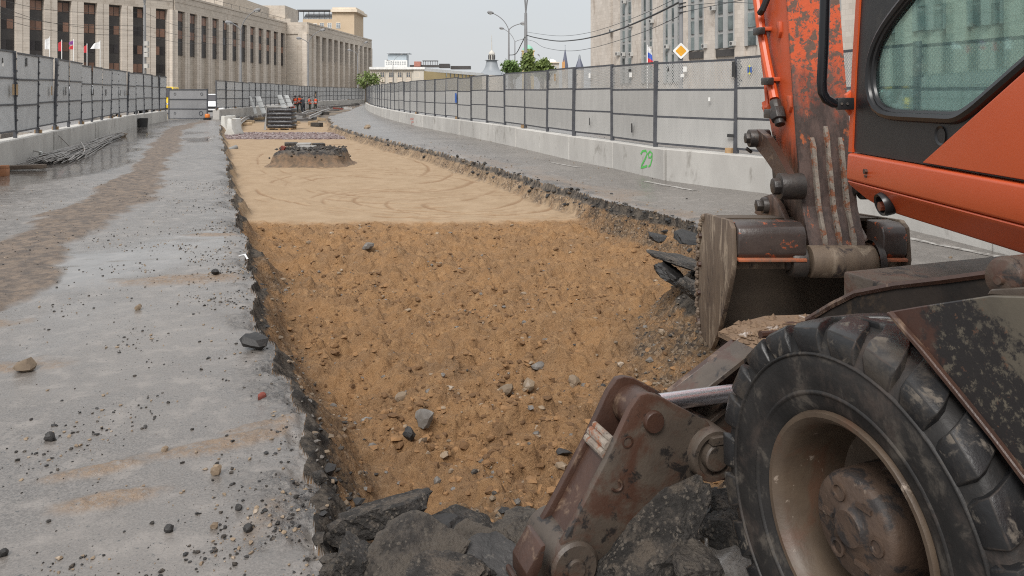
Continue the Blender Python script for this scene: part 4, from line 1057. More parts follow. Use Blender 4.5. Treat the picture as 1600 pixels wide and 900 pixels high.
# ---- wheels
def make_wheel(cx, cy, sgn, name="wheel", ref=None):
    c = Lc(cx, cy, 0.545); ax = UL * sgn                    # ax points to the outer side
    fr = Matrix.Translation(c) @ R3.to_4x4()
    rim = MB()
    prof = [(0.292, 0.118), (0.296, 0.135), (0.290, 0.147), (0.278, 0.146), (0.268, 0.135), (0.258, 0.115), (0.252, 0.06), (0.245, -0.02), (0.225, -0.075), (0.17, -0.10), (0.05, -0.105),
            (0.05, -0.13), (0.20, -0.13), (0.25, -0.12), (0.285, -0.14), (0.29, -0.13)]
    rim.lathe(prof, c, ax, 56)
    w = rim.build(name, M_rim, EX, fr, ang=40)
    ty = MB()
    tp = [(0.262, 0.10), (0.285, 0.128), (0.31, 0.141), (0.36, 0.152), (0.41, 0.155), (0.455, 0.150), (0.492, 0.138), (0.508, 0.12), (0.516, 0.08), (0.518, 0.0)]
    tp = tp + [(r, -t) for r, t in tp[-2::-1]]
    ty.lathe(tp, c, ax, 72)
    ty.lathe([(0.335, 0.146), (0.34, 0.153), (0.346, 0.153), (0.352, 0.148)], c, ax, 72)
    ty.lathe([(0.44, 0.150), (0.443, 0.158), (0.449, 0.157), (0.453, 0.148)], c, ax, 72)
    x = Vector((0, 0, 1)); y = ax.cross(x)
    def P(r, t, th): return c + ax * t + (x * math.cos(th) + y * math.sin(th)) * r
    rr = random.Random(3)
    n = 24
    for side in (1, -1):
        for k in range(n):
            th0 = 2 * PI * (k + (0.5 if side < 0 else 0)) / n
            secs = [(0.445, 0.458, 0.149, 0.154, -0.01, 0.084), (0.465, 0.497, 0.143, 0.158, 0.0, 0.094), (0.485, 0.519, 0.132, 0.150, 0.0, 0.097), (0.50, 0.530, 0.110, 0.126, 0.02, 0.096), (0.51, 0.536, 0.055, 0.055, 0.09, 0.084), (0.51, 0.536, -0.02, -0.02, 0.21, 0.068)]
            wob = rr.uniform(-0.012, 0.012)
            vs_, fs = [], []
            for (r0, r1, t0, t1, dth, hw) in secs:
                th = th0 + dth + wob
                vs_ += [P(r0, t0 * side, th - hw - 0.014), P(r0, t0 * side, th + hw + 0.014), P(r1 - rr.uniform(0, 0.004), t1 * side, th + hw), P(r1 - rr.uniform(0, 0.004), t1 * side, th - hw)]
            for i in range(len(secs) - 1):
                a = 4 * i
                for q in range(4): fs.append((a + q, a + (q + 1) % 4, a + 4 + (q + 1) % 4, a + 4 + q))
            fs += [(3, 2, 1, 0), tuple(4 * (len(secs) - 1) + q for q in range(4))]
            ty.add(vs_, fs, 1)
    ty.build("tyre", [M_rubber, M_lug], w, fr, ang=40, bevel=0.009, seg=2)
    hb = MB()
    hb.lathe([(0.0, 0.128), (0.045, 0.128), (0.052, 0.120), (0.062, 0.114), (0.122, 0.112), (0.133, 0.104), (0.140, 0.085), (0.146, -0.10)], c, ax, 44)
    for k in range(3):
        th = k * 2 * PI / 3 + 0.5
        hb.lathe([(0.024, 0.112), (0.024, 0.119), (0.017, 0.119), (0.015, 0.104), (0.0, 0.104)], c + (x * math.cos(th) + y * math.sin(th)) * 0.088, ax, 14)
        th += PI / 3
        hb.tube(P(0.090, 0.10, th), P(0.090, 0.118, th), 0.012, n=6)
        hb.box(P(0.088, 0.112, th), (0.016, 0.05, 0.012), R3 @ Matrix.Rotation(0, 3, 'X'))
    hb.build("hub", M_hub, w, fr, ang=40)
    return w
W0 = make_wheel(-1.11, 0.0, 1)
for (cx, cy, s) in ((1.11, 0.0, -1), (-1.11, -2.75, 1), (1.11, -2.75, -1)):
    M = Matrix.Translation(Lc(cx, cy, 0.545)) @ R3.to_4x4() @ Matrix.Rotation(0 if s > 0 else PI, 4, 'Z') @ Matrix.Rotation(0.4, 4, 'X')
    copy_tree(W0, M, EX)

# ---- undercarriage
mb = MB(); mb.box(Lc(0, -1.3, 0.80), (0.9, 4.3, 0.36), R3); mb.tube(Lc(-1.0, 0, 0.555), Lc(1.0, 0, 0.555), 0.11); mb.tube(Lc(-1.0, -2.75, 0.555), Lc(1.0, -2.75, 0.555), 0.11)
mb.box(Lc(0, 0.0, 0.62), (0.5, 0.5, 0.3), R3); mb.box(Lc(0, -2.75, 0.62), (0.5, 0.5, 0.3), R3)
mb.build("chassis", M_mudsteel, EX, bevel=0.012)
mb = MB(); mb.lathe([(0.62, 0.0), (0.62, 0.24), (0.5, 0.24), (0.5, 0.0)], (2.75, 1.35, 0.98), (0, 0, 1), 40, closed=True); mb.build("swing_ring", M_dark, EX)

# fender and plates over the near wheel
def plate(name, pix, plane, thick, mat, par=EX, bev=0.003):
    pts = [plane(*p) for p in pix]; mb = MB(); n = (pts[1] - pts[0]).cross(pts[2] - pts[0]).normalized()
    if n.dot(EYE - pts[0]) < 0: n = -n
    mb.prism(pts, -n * thick); return mb.build(name, mat, par, bevel=bev, seg=1)
fender = plate("fender", [(1388, 487), (1440, 478), (1545, 462), (1612, 464), (1690, 470), (1690, 850), (1597, 742), (1548, 678), (1500, 618), (1440, 545)], lambda a, b_: onLx(a, b_, -1.19), 0.03, M_fender)
plate("fender_flange", [(1388, 487), (1440, 545), (1500, 618), (1548, 678), (1597, 742), (1690, 850), (1690, 866), (1594, 752), (1546, 687), (1497, 627), (1436, 552), (1383, 489)], lambda a, b_: onLx(a, b_, -1.205), 0.09, M_rust, fender)
inner = plate("inner_fender", [(1262, 502), (1300, 479), (1338, 460), (1400, 448), (1470, 440), (1560, 428), (1700, 415), (1700, 640), (1262, 640)], lambda a, b_: onLx(a, b_, -0.80), 0.02, M_fender2)
p_ = [onLx(a, b_, -0.80) for a, b_ in [(1262, 500), (1300, 477), (1338, 458), (1400, 446), (1470, 438), (1560, 426), (1700, 413)]]
mb = MB(); mb.path(p_, 0.012, 6); mb.build("plate_edge", M_rust, inner)
c_ = onLx(1573, 436, -1.14)
mb = MB(); mb.lathe([(0.0, 0.03), (0.010, 0.03), (0.012, 0.02), (0.030, 0.018), (0.044, 0.012), (0.05, 0.0), (0.05, -0.10)], c_, UL, 28)
mb.build("round_boss", M_mudsteel, EX)
plate("boss_bracket", [(1541, 461), (1547, 452), (1600, 449), (1660, 452), (1660, 470), (1600, 465)], lambda a, b_: onLx(a, b_, -1.17), 0.10, M_mudsteel)

# stabiliser bracket on the front of the chassis
brk = plate("stabiliser_bracket", [(1046, 613), (1100, 571), (1150, 532), (1180, 518), (1225, 506), (1290, 503), (1290, 690), (1100, 690), (1058, 650)], lambda a, b_: onLy(a, b_, 0.98), 0.03, M_rust)
mb = MB(); q0 = [onLy(a, b_, 0.975) for a, b_ in ((1046, 612), (1100, 570), (1150, 531), (1156, 536), (1106, 575), (1052, 617))]; mb.prism(q0, -UF * 0.12); mb.build("bracket_flange", M_mudsteel, brk, bevel=0.003, seg=1)
# top plate with mud lying on it
mb = MB(); tp_ = [onLy(1150, 532, 0.98), onLy(1180, 518, 0.98), onLy(1225, 506, 0.98), onLy(1330, 502, 0.98)]
for i in range(3): mb.prism([tp_[i], tp_[i + 1], tp_[i + 1] + UF * 0.12, tp_[i] + UF * 0.12], Vector((0, 0, -0.02)))
for i in range(3): mb.prism([tp_[i] - UF * 0.10 - Vector((0, 0, .004)), tp_[i + 1] - UF * 0.10 - Vector((0, 0, .004)), tp_[i + 1] - Vector((0, 0, .004)), tp_[i] - Vector((0, 0, .004))], Vector((0, 0, -0.02)))
mb.build("top_plate", M_mud, brk)
rg = np.random.default_rng(5)
mb = MB()
for k in range(90):
    i = rg.integers(0, 3); t = rg.random(); p = tp_[i].lerp(tp_[i + 1], t) + UF * rg.uniform(-0.09, 0.11)
    r = rg.uniform(0.006, 0.022); s_ = [Vector(v_) * r * rg.uniform(0.7, 1.3) for v_ in ((1, 0, 0), (0, 1, 0), (-1, 0, 0), (0, -1, 0), (0, 0, .8), (0, 0, -.6))]
    mb.add([p + q for q in s_], [(0, 1, 4), (1, 2, 4), (2, 3, 4), (3, 0, 4), (1, 0, 5), (2, 1, 5), (3, 2, 5), (0, 3, 5)])
mb.build("mud_lumps", M_mud, brk, smooth=False, kind="stuff")
mb = MB(); a = onLy(1188, 523, 0.80); mb.tube(a, a + UL * -0.16 + Vector((0, 0, -0.01)), 0.014, n=8); mb.build("pin_head", M_rust, brk)
plate("pivot_bracket", [(1090, 676), (1152, 623), (1200, 600), (1230, 760), (1120, 750), (1098, 730)], lambda a, b_: onLy(a, b_, 0.90), 0.03, M_mudsteel)
mb = MB(); q0 = [onLy(a, b_, 0.86) for a, b_ in ((1094, 671), (1153, 622), (1156, 627), (1098, 676))]; mb.prism(q0, UF * 0.10); mb.build("bracket_edge", M_mudsteel, EX, bevel=0.002, seg=1)

# ---- stabiliser leg
Y0, Y1 = 0.72, 0.885
LEGPX = [(1000, 618), (1012, 615), (1028, 618), (1049, 629), (1107, 660), (1128, 690), (1118, 727), (1093, 742), (1040, 792), (947, 868), (929, 882), (905, 880), (876, 856), (889, 833), (947, 722), (985, 640)]
legpts = [onLy(a, b_, Y0) for a, b_ in LEGPX]
mb = MB(); mb.prism(legpts, UF * 0.03); leg = mb.build("stabiliser_leg", M_mudsteel, EX, bevel=0.006, seg=2)
DV = UF * (Y1 - Y0)
mb = MB(); mb.prism([p + DV for p in legpts], UF * 0.03); mb.build("far_plate", M_rust, leg, bevel=0.006, seg=2)
def legq(a, b_, dy): return onLy(a, b_, Y0) + UF * dy
ed = [(985, 642), (947, 722), (889, 833), (872, 866)]
mb = MB()
w0, w1 = [legq(a + 4, b_ + 4, 0.03) for a, b_ in ((950, 722), (892, 833), (874, 866))], None
seq = [legq(a + 7, b_ + 5, 0.03) for a, b_ in ((948, 718), (889, 833), (866, 876))]
mb.prism(seq + [legq(a + 20, b_ + 12, 0.03) for a, b_ in ((866, 876), (889, 833), (948, 718))], UF * (Y1 - Y0 - 0.03)); mb.build("web_plate", M_rust, leg, bevel=0.003, seg=1)
mb = MB(); mb.tube(legq(957, 705, 0.03), legq(957, 705, Y1 - Y0), 0.018, n=10); mb.tube(legq(951, 716, 0.03), legq(951, 716, Y1 - Y0), 0.016, n=10); mb.tube(legq(963, 694, 0.03), legq(963, 694, Y1 - Y0), 0.012, n=10); mb.build("cross_bars", M_ribw, leg)
pin = legq(1020, 658, 0)
mb = MB(); mb.tube(pin + UF * 0.03, pin + UF * (Y1 - Y0), 0.072, n=24); mb.build("pin_sleeve", M_rust, leg, bevel=0.004)
mb = MB(); mb.lathe([(0.0, 0.018), (0.034, 0.018), (0.038, 0.012), (0.038, -0.24)], pin, -UF, 24); mb.build("upper_pin", M_rust, leg)
mb = MB(); pv = legq(1108, 706, 0); mb.lathe([(0.0, 0.055), (0.042, 0.055), (0.048, 0.05), (0.05, 0.02), (0.066, 0.02), (0.072, 0.04), (0.088, 0.04), (0.092, 0.03), (0.092, -0.22)], pv, -UF, 32); mb.box(pv - UF * 0.045 + Vector((0.0, 0, 0.062)), (0.05, 0.03, 0.025), R3); mb.build("pivot_boss", M_mudsteel, leg)
mb = MB(); mb.path([legq(962 + 9 * math.cos(t), 757 + 9 * math.sin(t), -0.004) for t in np.linspace(-1.1, 2.4, 10)], 0.0055, 6); mb.build('weld_hook', M_rust, leg); mb = MB(); mb.lathe([(0.021, 0.004), (0.016, 0.005), (0.014, -0.02)], legq(980, 690, 0), -UF, 16); mb.build("weld_ring", M_rust, leg)
ft = legq(896, 884, 0)
mb = MB(); mb.lathe([(0.0, 0.03), (0.03, 0.03), (0.034, 0.02), (0.05, 0.02), (0.075, 0.02), (0.085, 0.01), (0.085, -0.23)], ft, -UF, 28); mb.build("foot_boss", M_mudsteel, leg)
mb = MB(); f0 = Vector((ft.x, ft.y, -0.10)) + UF * 0.1
mb.box(f0 + Vector((0, 0, 0.012)), (0.30, 0.34, 0.025), R3)
for k in (-1, 1): mb.prism([f0 + UL * 0.12 + UF * 0.14 * k, f0 - UL * 0.12 + UF * 0.14 * k, f0 - UL * 0.05 + UF * 0.14 * k + Vector((0, 0, .12)), f0 + UL * 0.05 + UF * 0.14 * k + Vector((0, 0, .12))], UF * 0.02)
mb.build("foot_pad", M_mudsteel, leg, bevel=0.004)
mb = MB(); mb.prism([legq(a, b_, -0.06) for a, b_ in ((812, 880), (835, 838), (842, 836), (836, 868), (822, 900), (812, 905))], UF * 0.13); mb.build("foot_tab", M_rust, leg, bevel=0.003)
# ram
r0, r1 = onLy(1030, 629, 0.81), onLy(1172, 610, 0.81)
mb = MB(); mb.tube(r0, r1, 0.031, n=24); ram = mb.build("stabiliser_ram", M_chrome, EX)
mb = MB(); d_ = (r1 - r0).normalized(); mb.tube(r1 - d_ * 0.0, r1 + d_ * 0.5, 0.052, n=20); mb.tube(r1 - d_ * 0.03, r1 + d_ * 0.05, 0.055, n=20); mb.build("ram_barrel", M_dark, ram)

# ---- upper structure (slewed square to the road): side face at X = 1.57
XS = 1.57
def S(z_, h, x=XS): return Vector((x, z_, h))
mb = MB()
up = [(3.53, 1.423), (3.545, 1.30), (0.3, 1.30), (-1.3, 1.30), (-1.3, 1.423)]
mb.prism([S(a, b_, XS - 0.03) for a, b_ in up], (2.2, 0, 0))
lo = [(3.545, 1.298), (3.53, 1.27), (3.42, 1.222), (3.28, 1.195), (-1.3, 1.195), (-1.3, 1.298)]
n0 = len(mb.v); mb.prism([S(a, b_, XS - 0.03) for a, b_ in lo], (2.2, 0, 0))
for v_ in mb.v[n0:]:
    if v_.x < 1.6 and v_.z < 1.29: v_.x += 0.055 * (1.298 - v_.z) / 0.1
skirt = mb.build("body_skirt", M_orange, EX, bevel=0.012, seg=3, ang=30)
hl = onX(1380, 319, XS - 0.015)
mb = MB(); mb.lathe([(0.030, -0.02), (0.036, 0.012), (0.046, 0.016), (0.050, 0.0), (0.050, -0.03)], hl, (-1, 0, -0.25), 24); mb.build("tie_down_ring", M_seal, skirt)
mb = MB(); mb.tube(hl + Vector((0.012, 0.01, -0.01)), hl + Vector((-0.012, 0.012, -0.012)), 0.02, n=8); mb.build("tie_down_bolt", M_orange_worn, skirt)
bo = onX(1354, 268, XS - 0.03); mb = MB(); mb.tube(bo + Vector((0.01, 0, 0)), bo + Vector((-0.012, 0, 0)), 0.012, n=6); mb.tube(bo + Vector((0.01, 0.0, -0.02)), bo + Vector((-0.008, 0.0, -0.02)), 0.007, n=6); mb.build("bolt_head", M_rust, skirt)
mb = MB(); mb.box((2.75, 0.9, 1.32), (2.0, 4.4, 0.2)); mb.build("deck", M_dark, EX)

# cab side panel with the lower door window cut in it
WIN = [(3.30, 1.598), (3.36, 1.63), (3.385, 1.69), (3.385, 1.83), (3.35, 1.895), (3.24, 1.985), (3.04, 2.09), (2.6, 2.30), (2.1, 2.34), (1.95, 2.28), (1.90, 2.12), (1.97, 1.985), (2.355, 1.778), (2.60, 1.645), (2.70, 1.602)]
OUT = [(3.535, 1.428), (3.50, 1.8), (3.46, 2.10), (3.40, 2.55), (3.30, 3.02), (1.62, 3.02), (1.60, 1.428)]
def loop_at(poly, c, n):
    """points where n directions from c leave a star-shaped outline"""
    out = []
    for k in range(n):
        a = 2 * PI * k / n; dx, dy = math.cos(a), math.sin(a); best = 0
        for i in range(len(poly)):
            (x0, y0), (x1, y1) = poly[i], poly[(i + 1) % len(poly)]
            x0, y0, x1, y1 = x0 - c[0], y0 - c[1], x1 - c[0], y1 - c[1]
            ex, ey = x1 - x0, y1 - y0; den = dx * ey - dy * ex
            if abs(den) < 1e-9: continue
            t = (x0 * ey - y0 * ex) / den; u_ = (x0 * dy - y0 * dx) / den
            if -1e-6 <= u_ <= 1 + 1e-6 and t > best: best = t
        out.append((c[0] + dx * best, c[1] + dy * best))
    return out
WC = (2.66, 1.95); NW = 160
wl, ol = loop_at(WIN, WC, NW), loop_at(OUT, WC, NW)
mb = MB(); th = 0.05
vs_ = [S(a, b_) for a, b_ in ol] + [S(a, b_) for a, b_ in wl] + [S(a, b_, XS + th) for a, b_ in ol] + [S(a, b_, XS + th) for a, b_ in wl]
fs = []
for k in range(NW):
    j = (k + 1) % NW
    fs += [(k, j, NW + j, NW + k), (2 * NW + j, 2 * NW + k, 3 * NW + k, 3 * NW + j), (NW + k, NW + j, 3 * NW + j, 3 * NW + k), (j, k, 2 * NW + k, 2 * NW + j)]
mb.add(vs_, fs); cab = mb.build("cab", M_black, EX, ang=30)
def sealing(name, poly, x, r, mat, c=WC, sc=1.0):
    pts = [(c[0] + (a - c[0]) * sc, c[1] + (b_ - c[1]) * sc) for a, b_ in loop_at(poly, c, 96)]
    # soften the corners
    for _ in range(3): pts = [((pts[i - 1][0] + 2 * pts[i][0] + pts[(i + 1) % 96][0]) / 4, (pts[i - 1][1] + 2 * pts[i][1] + pts[(i + 1) % 96][1]) / 4) for i in range(96)]
    mb = MB(); P_ = [S(a, b_, x) for a, b_ in pts]; mb.path(P_ + [P_[0], P_[1]], r, 8, caps=False); return mb.build(name, mat, cab)
sealing("window_seal", WIN, XS - 0.002, 0.020, M_seal, sc=0.985); sealing("window_seal", WIN, XS + 0.004, 0.014, M_seal, sc=0.94)
mb = MB(); mb.prism([S(a, b_, XS + 0.012) for a, b_ in loop_at(WIN, WC, 60)], (0.006, 0, 0)); mb.build("window_glass", M_cabglass, cab, smooth=False)
# orange corner post along the front edge
mb = MB()
pp = [(3.54, 1.426), (3.505, 1.8), (3.465, 2.10), (3.405, 2.55), (3.305, 3.02)]
for i in range(4): mb.prism([S(pp[i][0] + 0.028, pp[i][1], XS - 0.008), S(pp[i][0] - 0.012, pp[i][1], XS - 0.008), S(pp[i + 1][0] - 0.012, pp[i + 1][1], XS - 0.008), S(pp[i + 1][0] + 0.028, pp[i + 1][1], XS - 0.008)], (0.07, 0, 0))
mb.build("corner_post", M_orange, cab, smooth=True)
# orange side panel behind the door line
mb = MB(); tri = [(2.905, 1.436), (2.355, 1.748), (1.70, 2.115), (1.4, 2.2), (-1.3, 2.2), (-1.3, 1.436)]
mb.prism([S(a, b_, XS - 0.022) for a, b_ in tri], (0.05, 0, 0)); mb.build("side_panel", M_orange, EX, bevel=0.006, seg=2)
mb = MB(); dm = onX(1470, 212, XS - 0.001); mb.lathe([(0.036, 0.004), (0.03, 0.001), (0.022, -0.006), (0.0, -0.012)], dm, (-1, 0, 0), 20); mb.build("panel_dimple", M_seal, cab)
# rest of the cab
mb = MB(); mb.box((2.06, 2.45, 3.06), (1.04, 1.72, 0.10)); mb.build("cab_roof", M_orange, cab, bevel=0.03)
mb = MB()
for (x_, z0, z1) in ((2.53, 3.50, 3.28), (2.53, 1.64, 1.64)): mb.tube((x_, z0, 1.43), (x_, z1, 3.02), 0.032, n=10)
mb.box((2.55, 2.55, 1.50), (0.05, 1.85, 0.14)); mb.box((2.06, 3.50, 1.48), (0.94, 0.05, 0.10)); mb.box((2.06, 1.62, 2.2), (0.95, 0.04, 1.55)); mb.build("cab_frame", M_black, cab)
mb = MB(); mb.box((2.555, 2.55, 2.3), (0.006, 1.8, 1.45)); mb.build("far_window_glass", M_clearglass, cab, smooth=False)
mb = MB(); mb.prism([(1.63, 3.50, 1.53), (2.5, 3.50, 1.53), (2.5, 3.30, 3.0), (1.63, 3.30, 3.0)], (0, 0.006, 0)); mb.build("front_window_glass", M_clearglass, cab, smooth=False)
mb = MB(); mb.box((2.08, 2.0, 1.72), (0.5, 0.5, 0.14)); mb.box((2.08, 1.76, 2.1), (0.48, 0.12, 0.7)); mb.box((2.08, 2.0, 1.54), (0.4, 0.4, 0.22)); mb.build("driver_seat", M_seal, cab, bevel=0.03)
# engine house, counterweight
mb = MB(); mb.prism([(2.62, -1.4, 1.426), (2.62, 1.55, 1.426), (3.7, 1.55, 1.426), (3.7, -1.4, 1.426)], (0, 0, 0.95)); mb.box((1.9, 0.1, 2.0), (1.0, 2.9, 0.5)); mb.build("engine_house", M_orange, EX, bevel=0.04)

# grab rail at the front corner
gp = [onY(1291, -60, 3.50), onY(1289, 0, 3.50), onY(1287, 70, 3.50), onY(1284, 128, 3.50), onY(1285, 144, 3.51), onY(1291, 155, 3.51), onY(1302, 161, 3.51), onY(1328, 162, 3.51)]
mb = MB(); mb.path(gp, [0.023] * 5 + [0.023, 0.022, 0.021], 12); gr = mb.build("grab_rail", M_gloss, EX)
mb = MB(); mb.box(onY(1320, 162, 3.50), (0.075, 0.03, 0.055)); mb.build("rail_bracket", M_black, gr, bevel=0.004)
mb = MB()
for k in (-1, 1): mb.tube(onY(1320 + 4.5 * k, 162, 3.487), onY(1320 + 4.5 * k, 162, 3.478), 0.006, n=8)
mb.build("bracket_bolts", M_mudsteel, gr)
mb = MB(); mb.prism([onY(1322, 148, 3.54), onY(1333, 140, 3.54), onY(1333, 184, 3.54), onY(1322, 170, 3.54)], (0, 0.03, 0)); mb.build("rail_lug", M_orange, gr, bevel=0.004)

# ---- stick
X0, X1 = 1.80, 2.115
near = [(4.555, 0.66), (4.62, 0.76), (4.74, 1.0), (4.81, 1.30), (4.86, 1.55), (4.93, 1.9), (5.0, 2.3), (5.1, 2.8), (5.2, 3.3)]
far_ = [(5.98, 3.3), (5.84, 2.8), (5.69, 2.4), (5.55, 1.9), (5.36, 1.48), (5.14, 1.05), (4.93, 0.72), (4.70, 0.60)]
mb = MB(); n = len(near); pr = near + far_
mb.prism([Vector((X0, a, b_)) for a, b_ in pr], (X1 - X0, 0, 0))
stick = mb.build("stick", [M_orange_worn], EX, bevel=0.008, seg=2, ang=30)
mb = MB()
for i in range(n - 1):
    (a, b_), (c, d_) = near[i], near[i + 1]
    x1a = X1 + 0.012 - 0.0 * i
    mb.add([(X0 - 0.012, a - 0.012, b_), (x1a, a - 0.012, b_), (x1a, c - 0.012, d_), (X0 - 0.012, c - 0.012, d_), (X0 - 0.012, a + 0.008, b_), (x1a, a + 0.008, b_), (x1a, c + 0.008, d_), (X0 - 0.012, c + 0.008, d_)],
           [(0, 1, 2, 3), (1, 5, 6, 2), (4, 0, 3, 7)])
mb.build("face_plate", M_stickface, stick)
def near_z(h):
    for i in range(n - 1):
        if near[i][1] <= h <= near[i + 1][1]:
            t = (h - near[i][1]) / (near[i + 1][1] - near[i][1]); return near[i][0] + t * (near[i + 1][0] - near[i][0])
for k, x_ in enumerate((1.885, 1.975, 2.06)):
    hs = np.linspace(0.775, 1.42 + 0.07 * (k == 1), 12); mb = MB(); P_ = []
    rr = random.Random(k)
    for q, h in enumerate(hs):
        w = 0.016 + rr.uniform(-0.003, 0.003); dpt = 0.036 if 0 < q < 11 else 0.014
        P_.append([(x_ - w, near_z(h) - 0.010, h), (x_ + w, near_z(h) - 0.010, h), (x_ + w * 0.7, near_z(h) - dpt, h), (x_ - w * 0.7, near_z(h) - dpt, h)])
    vs_ = [v_ for s_ in P_ for v_ in s_]; fs = [(4 * i + q, 4 * i + (q + 1) % 4, 4 * i + 4 + (q + 1) % 4, 4 * i + 4 + q) for i in range(11) for q in range(4)] + [(0, 1, 2, 3), (44, 45, 46, 47)]
    mb.add(vs_, fs); mb.build("wear_rib", M_ribw, stick, ang=50)
mb = MB(); mb.tube((1.775, 4.60, 0.69), (2.16, 4.60, 0.69), 0.095, n=28); mb.build("stick_boss", M_bucket, stick, bevel=0.006)
# pipes, clamps, fittings on the left face
def pxX(px, py, x): return onX(px, py, x)
XP = 1.755
mb = MB(); mb.path([pxX(1178, -60, XP), pxX(1184, 0, XP), pxX(1189, 45, XP), pxX(1197, 90, XP), pxX(1204, 125, XP), pxX(1210, 155, XP)], 0.032, 10); mb.build("oil_pipe", M_orange, stick)
mb = MB(); mb.path([pxX(1174, -60, XP), pxX(1179, 0, XP), pxX(1187, 50, XP), pxX(1195, 110, XP), pxX(1199, 165, XP)], 0.014, 8); mb.build("oil_pipe", M_orange, stick)
mb = MB(); mb.path([pxX(1200, -30, XP), pxX(1198, 0, XP), pxX(1192, 14, XP - .02), pxX(1188, 20, XP - .02)], 0.024, 8); mb.build("hose", M_hose, stick)
for (a, b_, w) in ((1188, 48, 0), (1201, 126, 0)):
    mb = MB(); mb.box(pxX(a - 2, b_ + 1, XP - 0.035), (0.05, 0.12, 0.05)); mb.build("pipe_clamp", M_dark, stick, bevel=0.006)
    mb = MB(); mb.box(pxX(a + 9, b_ - 2, XP + 0.03), (0.07, 0.14, 0.028)); mb.build("clamp_bracket", M_orange_worn, stick, bevel=0.004)
for (a, b_) in ((1215, 46), (1231, 162)):
    mb = MB(); p = pxX(a, b_, X0 - 0.02); mb.prism([p + Vector((0, q[0], q[1])) for q in ((-0.03, 0.05), (0.02, 0.055), (0.035, 0.02), (0.0, 0.0), (0.03, -0.035), (-0.01, -0.06), (-0.035, -0.02))], (0.04, 0, 0)); mb.build("cast_lug", M_orange_worn, stick, bevel=0.004)
mb = MB(); v0_ = pxX(1211, 158, XP); v1_ = pxX(1219, 195, XP); mb.tube(v0_, v0_.lerp(v1_, 0.5), 0.038, n=8); mb.tube(v0_.lerp(v1_, 0.35), v0_.lerp(v1_, 0.8), 0.055, n=6); mb.tube(v0_.lerp(v1_, 0.7), v1_, 0.034, n=10); mb.box(v0_.lerp(v1_, 0.55) + Vector((-.01, 0.06, 0)), (0.09, 0.13, 0.06)); mb.build("valve", M_dark, stick, bevel=0.005)
mb = MB(); mb.tube(pxX(1195, 168, XP), pxX(1203, 168, XP), 0.022, n=8); mb.tube(pxX(1196, 160, XP), pxX(1199, 176, XP), 0.026, n=6); mb.build("pipe_elbow", M_orange_worn, stick)

# bucket ram behind the stick, linkage
Ap, Bp, Cp = pxX(1188, 216, 1.72), pxX(1240, 291, 1.735), pxX(1195, 321, 1.72)
mb = MB(); mb.tube((1.955, Ap.y + 0.05, Ap.z + 0.04), (1.955, 5.62, 2.15), 0.045, n=16); br = mb.build("bucket_ram", M_chrome, EX)
mb = MB(); mb.tube((1.955, 5.62, 2.15), (1.955, 6.05, 3.2), 0.075, n=18); mb.build("ram_barrel", M_orange_worn, br)
def link_arm(name, pts, w, x, t, mat):
    """curved plate through pts (Vectors, X ignored) with half widths w"""
    L, Rr = [], []
    for i, p in enumerate(pts):
        d = (pts[min(i + 1, len(pts) - 1)] - pts[max(i - 1, 0)]); d.x = 0; d.normalize(); s = Vector((0, -d.z, d.y))
        q = Vector((x, p.y, p.z)); L.append(q + s * w[i]); Rr.append(q - s * w[i])
    mb = MB()
    for i in range(len(pts) - 1): mb.prism([L[i], L[i + 1], Rr[i + 1], Rr[i]], (t, 0, 0))
    return mb.build(name, mat, EX, ang=45)
for x_ in (1.69, 2.19):
    rk = link_arm("rocker_arm", [Ap, pxX(1204, 232, 1.72), pxX(1222, 258, 1.725), pxX(1234, 280, 1.73), Bp], [0.065, 0.075, 0.065, 0.07, 0.08], x_, 0.045, M_rust)
    mb = MB(); mb.tube((x_ - 0.05, Ap.y, Ap.z), (x_ + 0.09, Ap.y, Ap.z), 0.062, n=18); mb.tube((x_ - 0.075, Ap.y, Ap.z), (x_ - 0.03, Ap.y, Ap.z), 0.040, n=6); mb.tube((x_ - 0.06, Ap.y + 0.03, Ap.z - 0.07), (x_ - 0.02, Ap.y + 0.03, Ap.z - 0.1), 0.014, n=6); mb.build("pin", M_dark, rk, bevel=0.004)
    mb = MB(); mb.tube((x_ - 0.045, Bp.y, Bp.z), (x_ + 0.10, Bp.y, Bp.z), 0.082, n=20); mb.tube((x_ - 0.085, Bp.y, Bp.z), (x_ - 0.03, Bp.y, Bp.z), 0.052, n=8); mb.build("pin", M_dark, rk, bevel=0.004)
lk = link_arm("bucket_link", [Ap, Ap.lerp(Cp, 0.3) + Vector((0, -0.02, 0)), Ap.lerp(Cp, 0.7) + Vector((0, -0.02, 0)), Cp], [0.08, 0.06, 0.06, 0.075], 1.80, 0.31, M_dark)

# ---- bucket
BX0, BX1 = 1.30, 2.36
side = [(4.53, 0.71), (4.555, 0.90), (4.62, 0.935), (5.20, 0.885), (5.31, 0.78), (5.38, 0.55), (5.40, 0.32), (5.36, 0.12), (5.27, 0.03), (5.04, 0.012), (4.99, 0.05), (4.87, 0.17), (4.75, 0.33), (4.63, 0.50), (4.56, 0.62)]
mb = MB(); mb.prism([Vector((BX0, a, b_)) for a, b_ in side], (0.03, 0, 0)); bucket = mb.build("bucket", M_bucket, EX, bevel=0.006, seg=2)
mb = MB(); mb.prism([Vector((BX1 - 0.03, a, b_)) for a, b_ in side], (0.03, 0, 0)); mb.build("side_plate", M_bucket, bucket, bevel=0.006, seg=2)
shell = [(4.90, 0.902), (5.19, 0.875), (5.295, 0.775), (5.365, 0.55), (5.385, 0.32), (5.345, 0.125), (5.26, 0.042), (5.02, 0.022)]
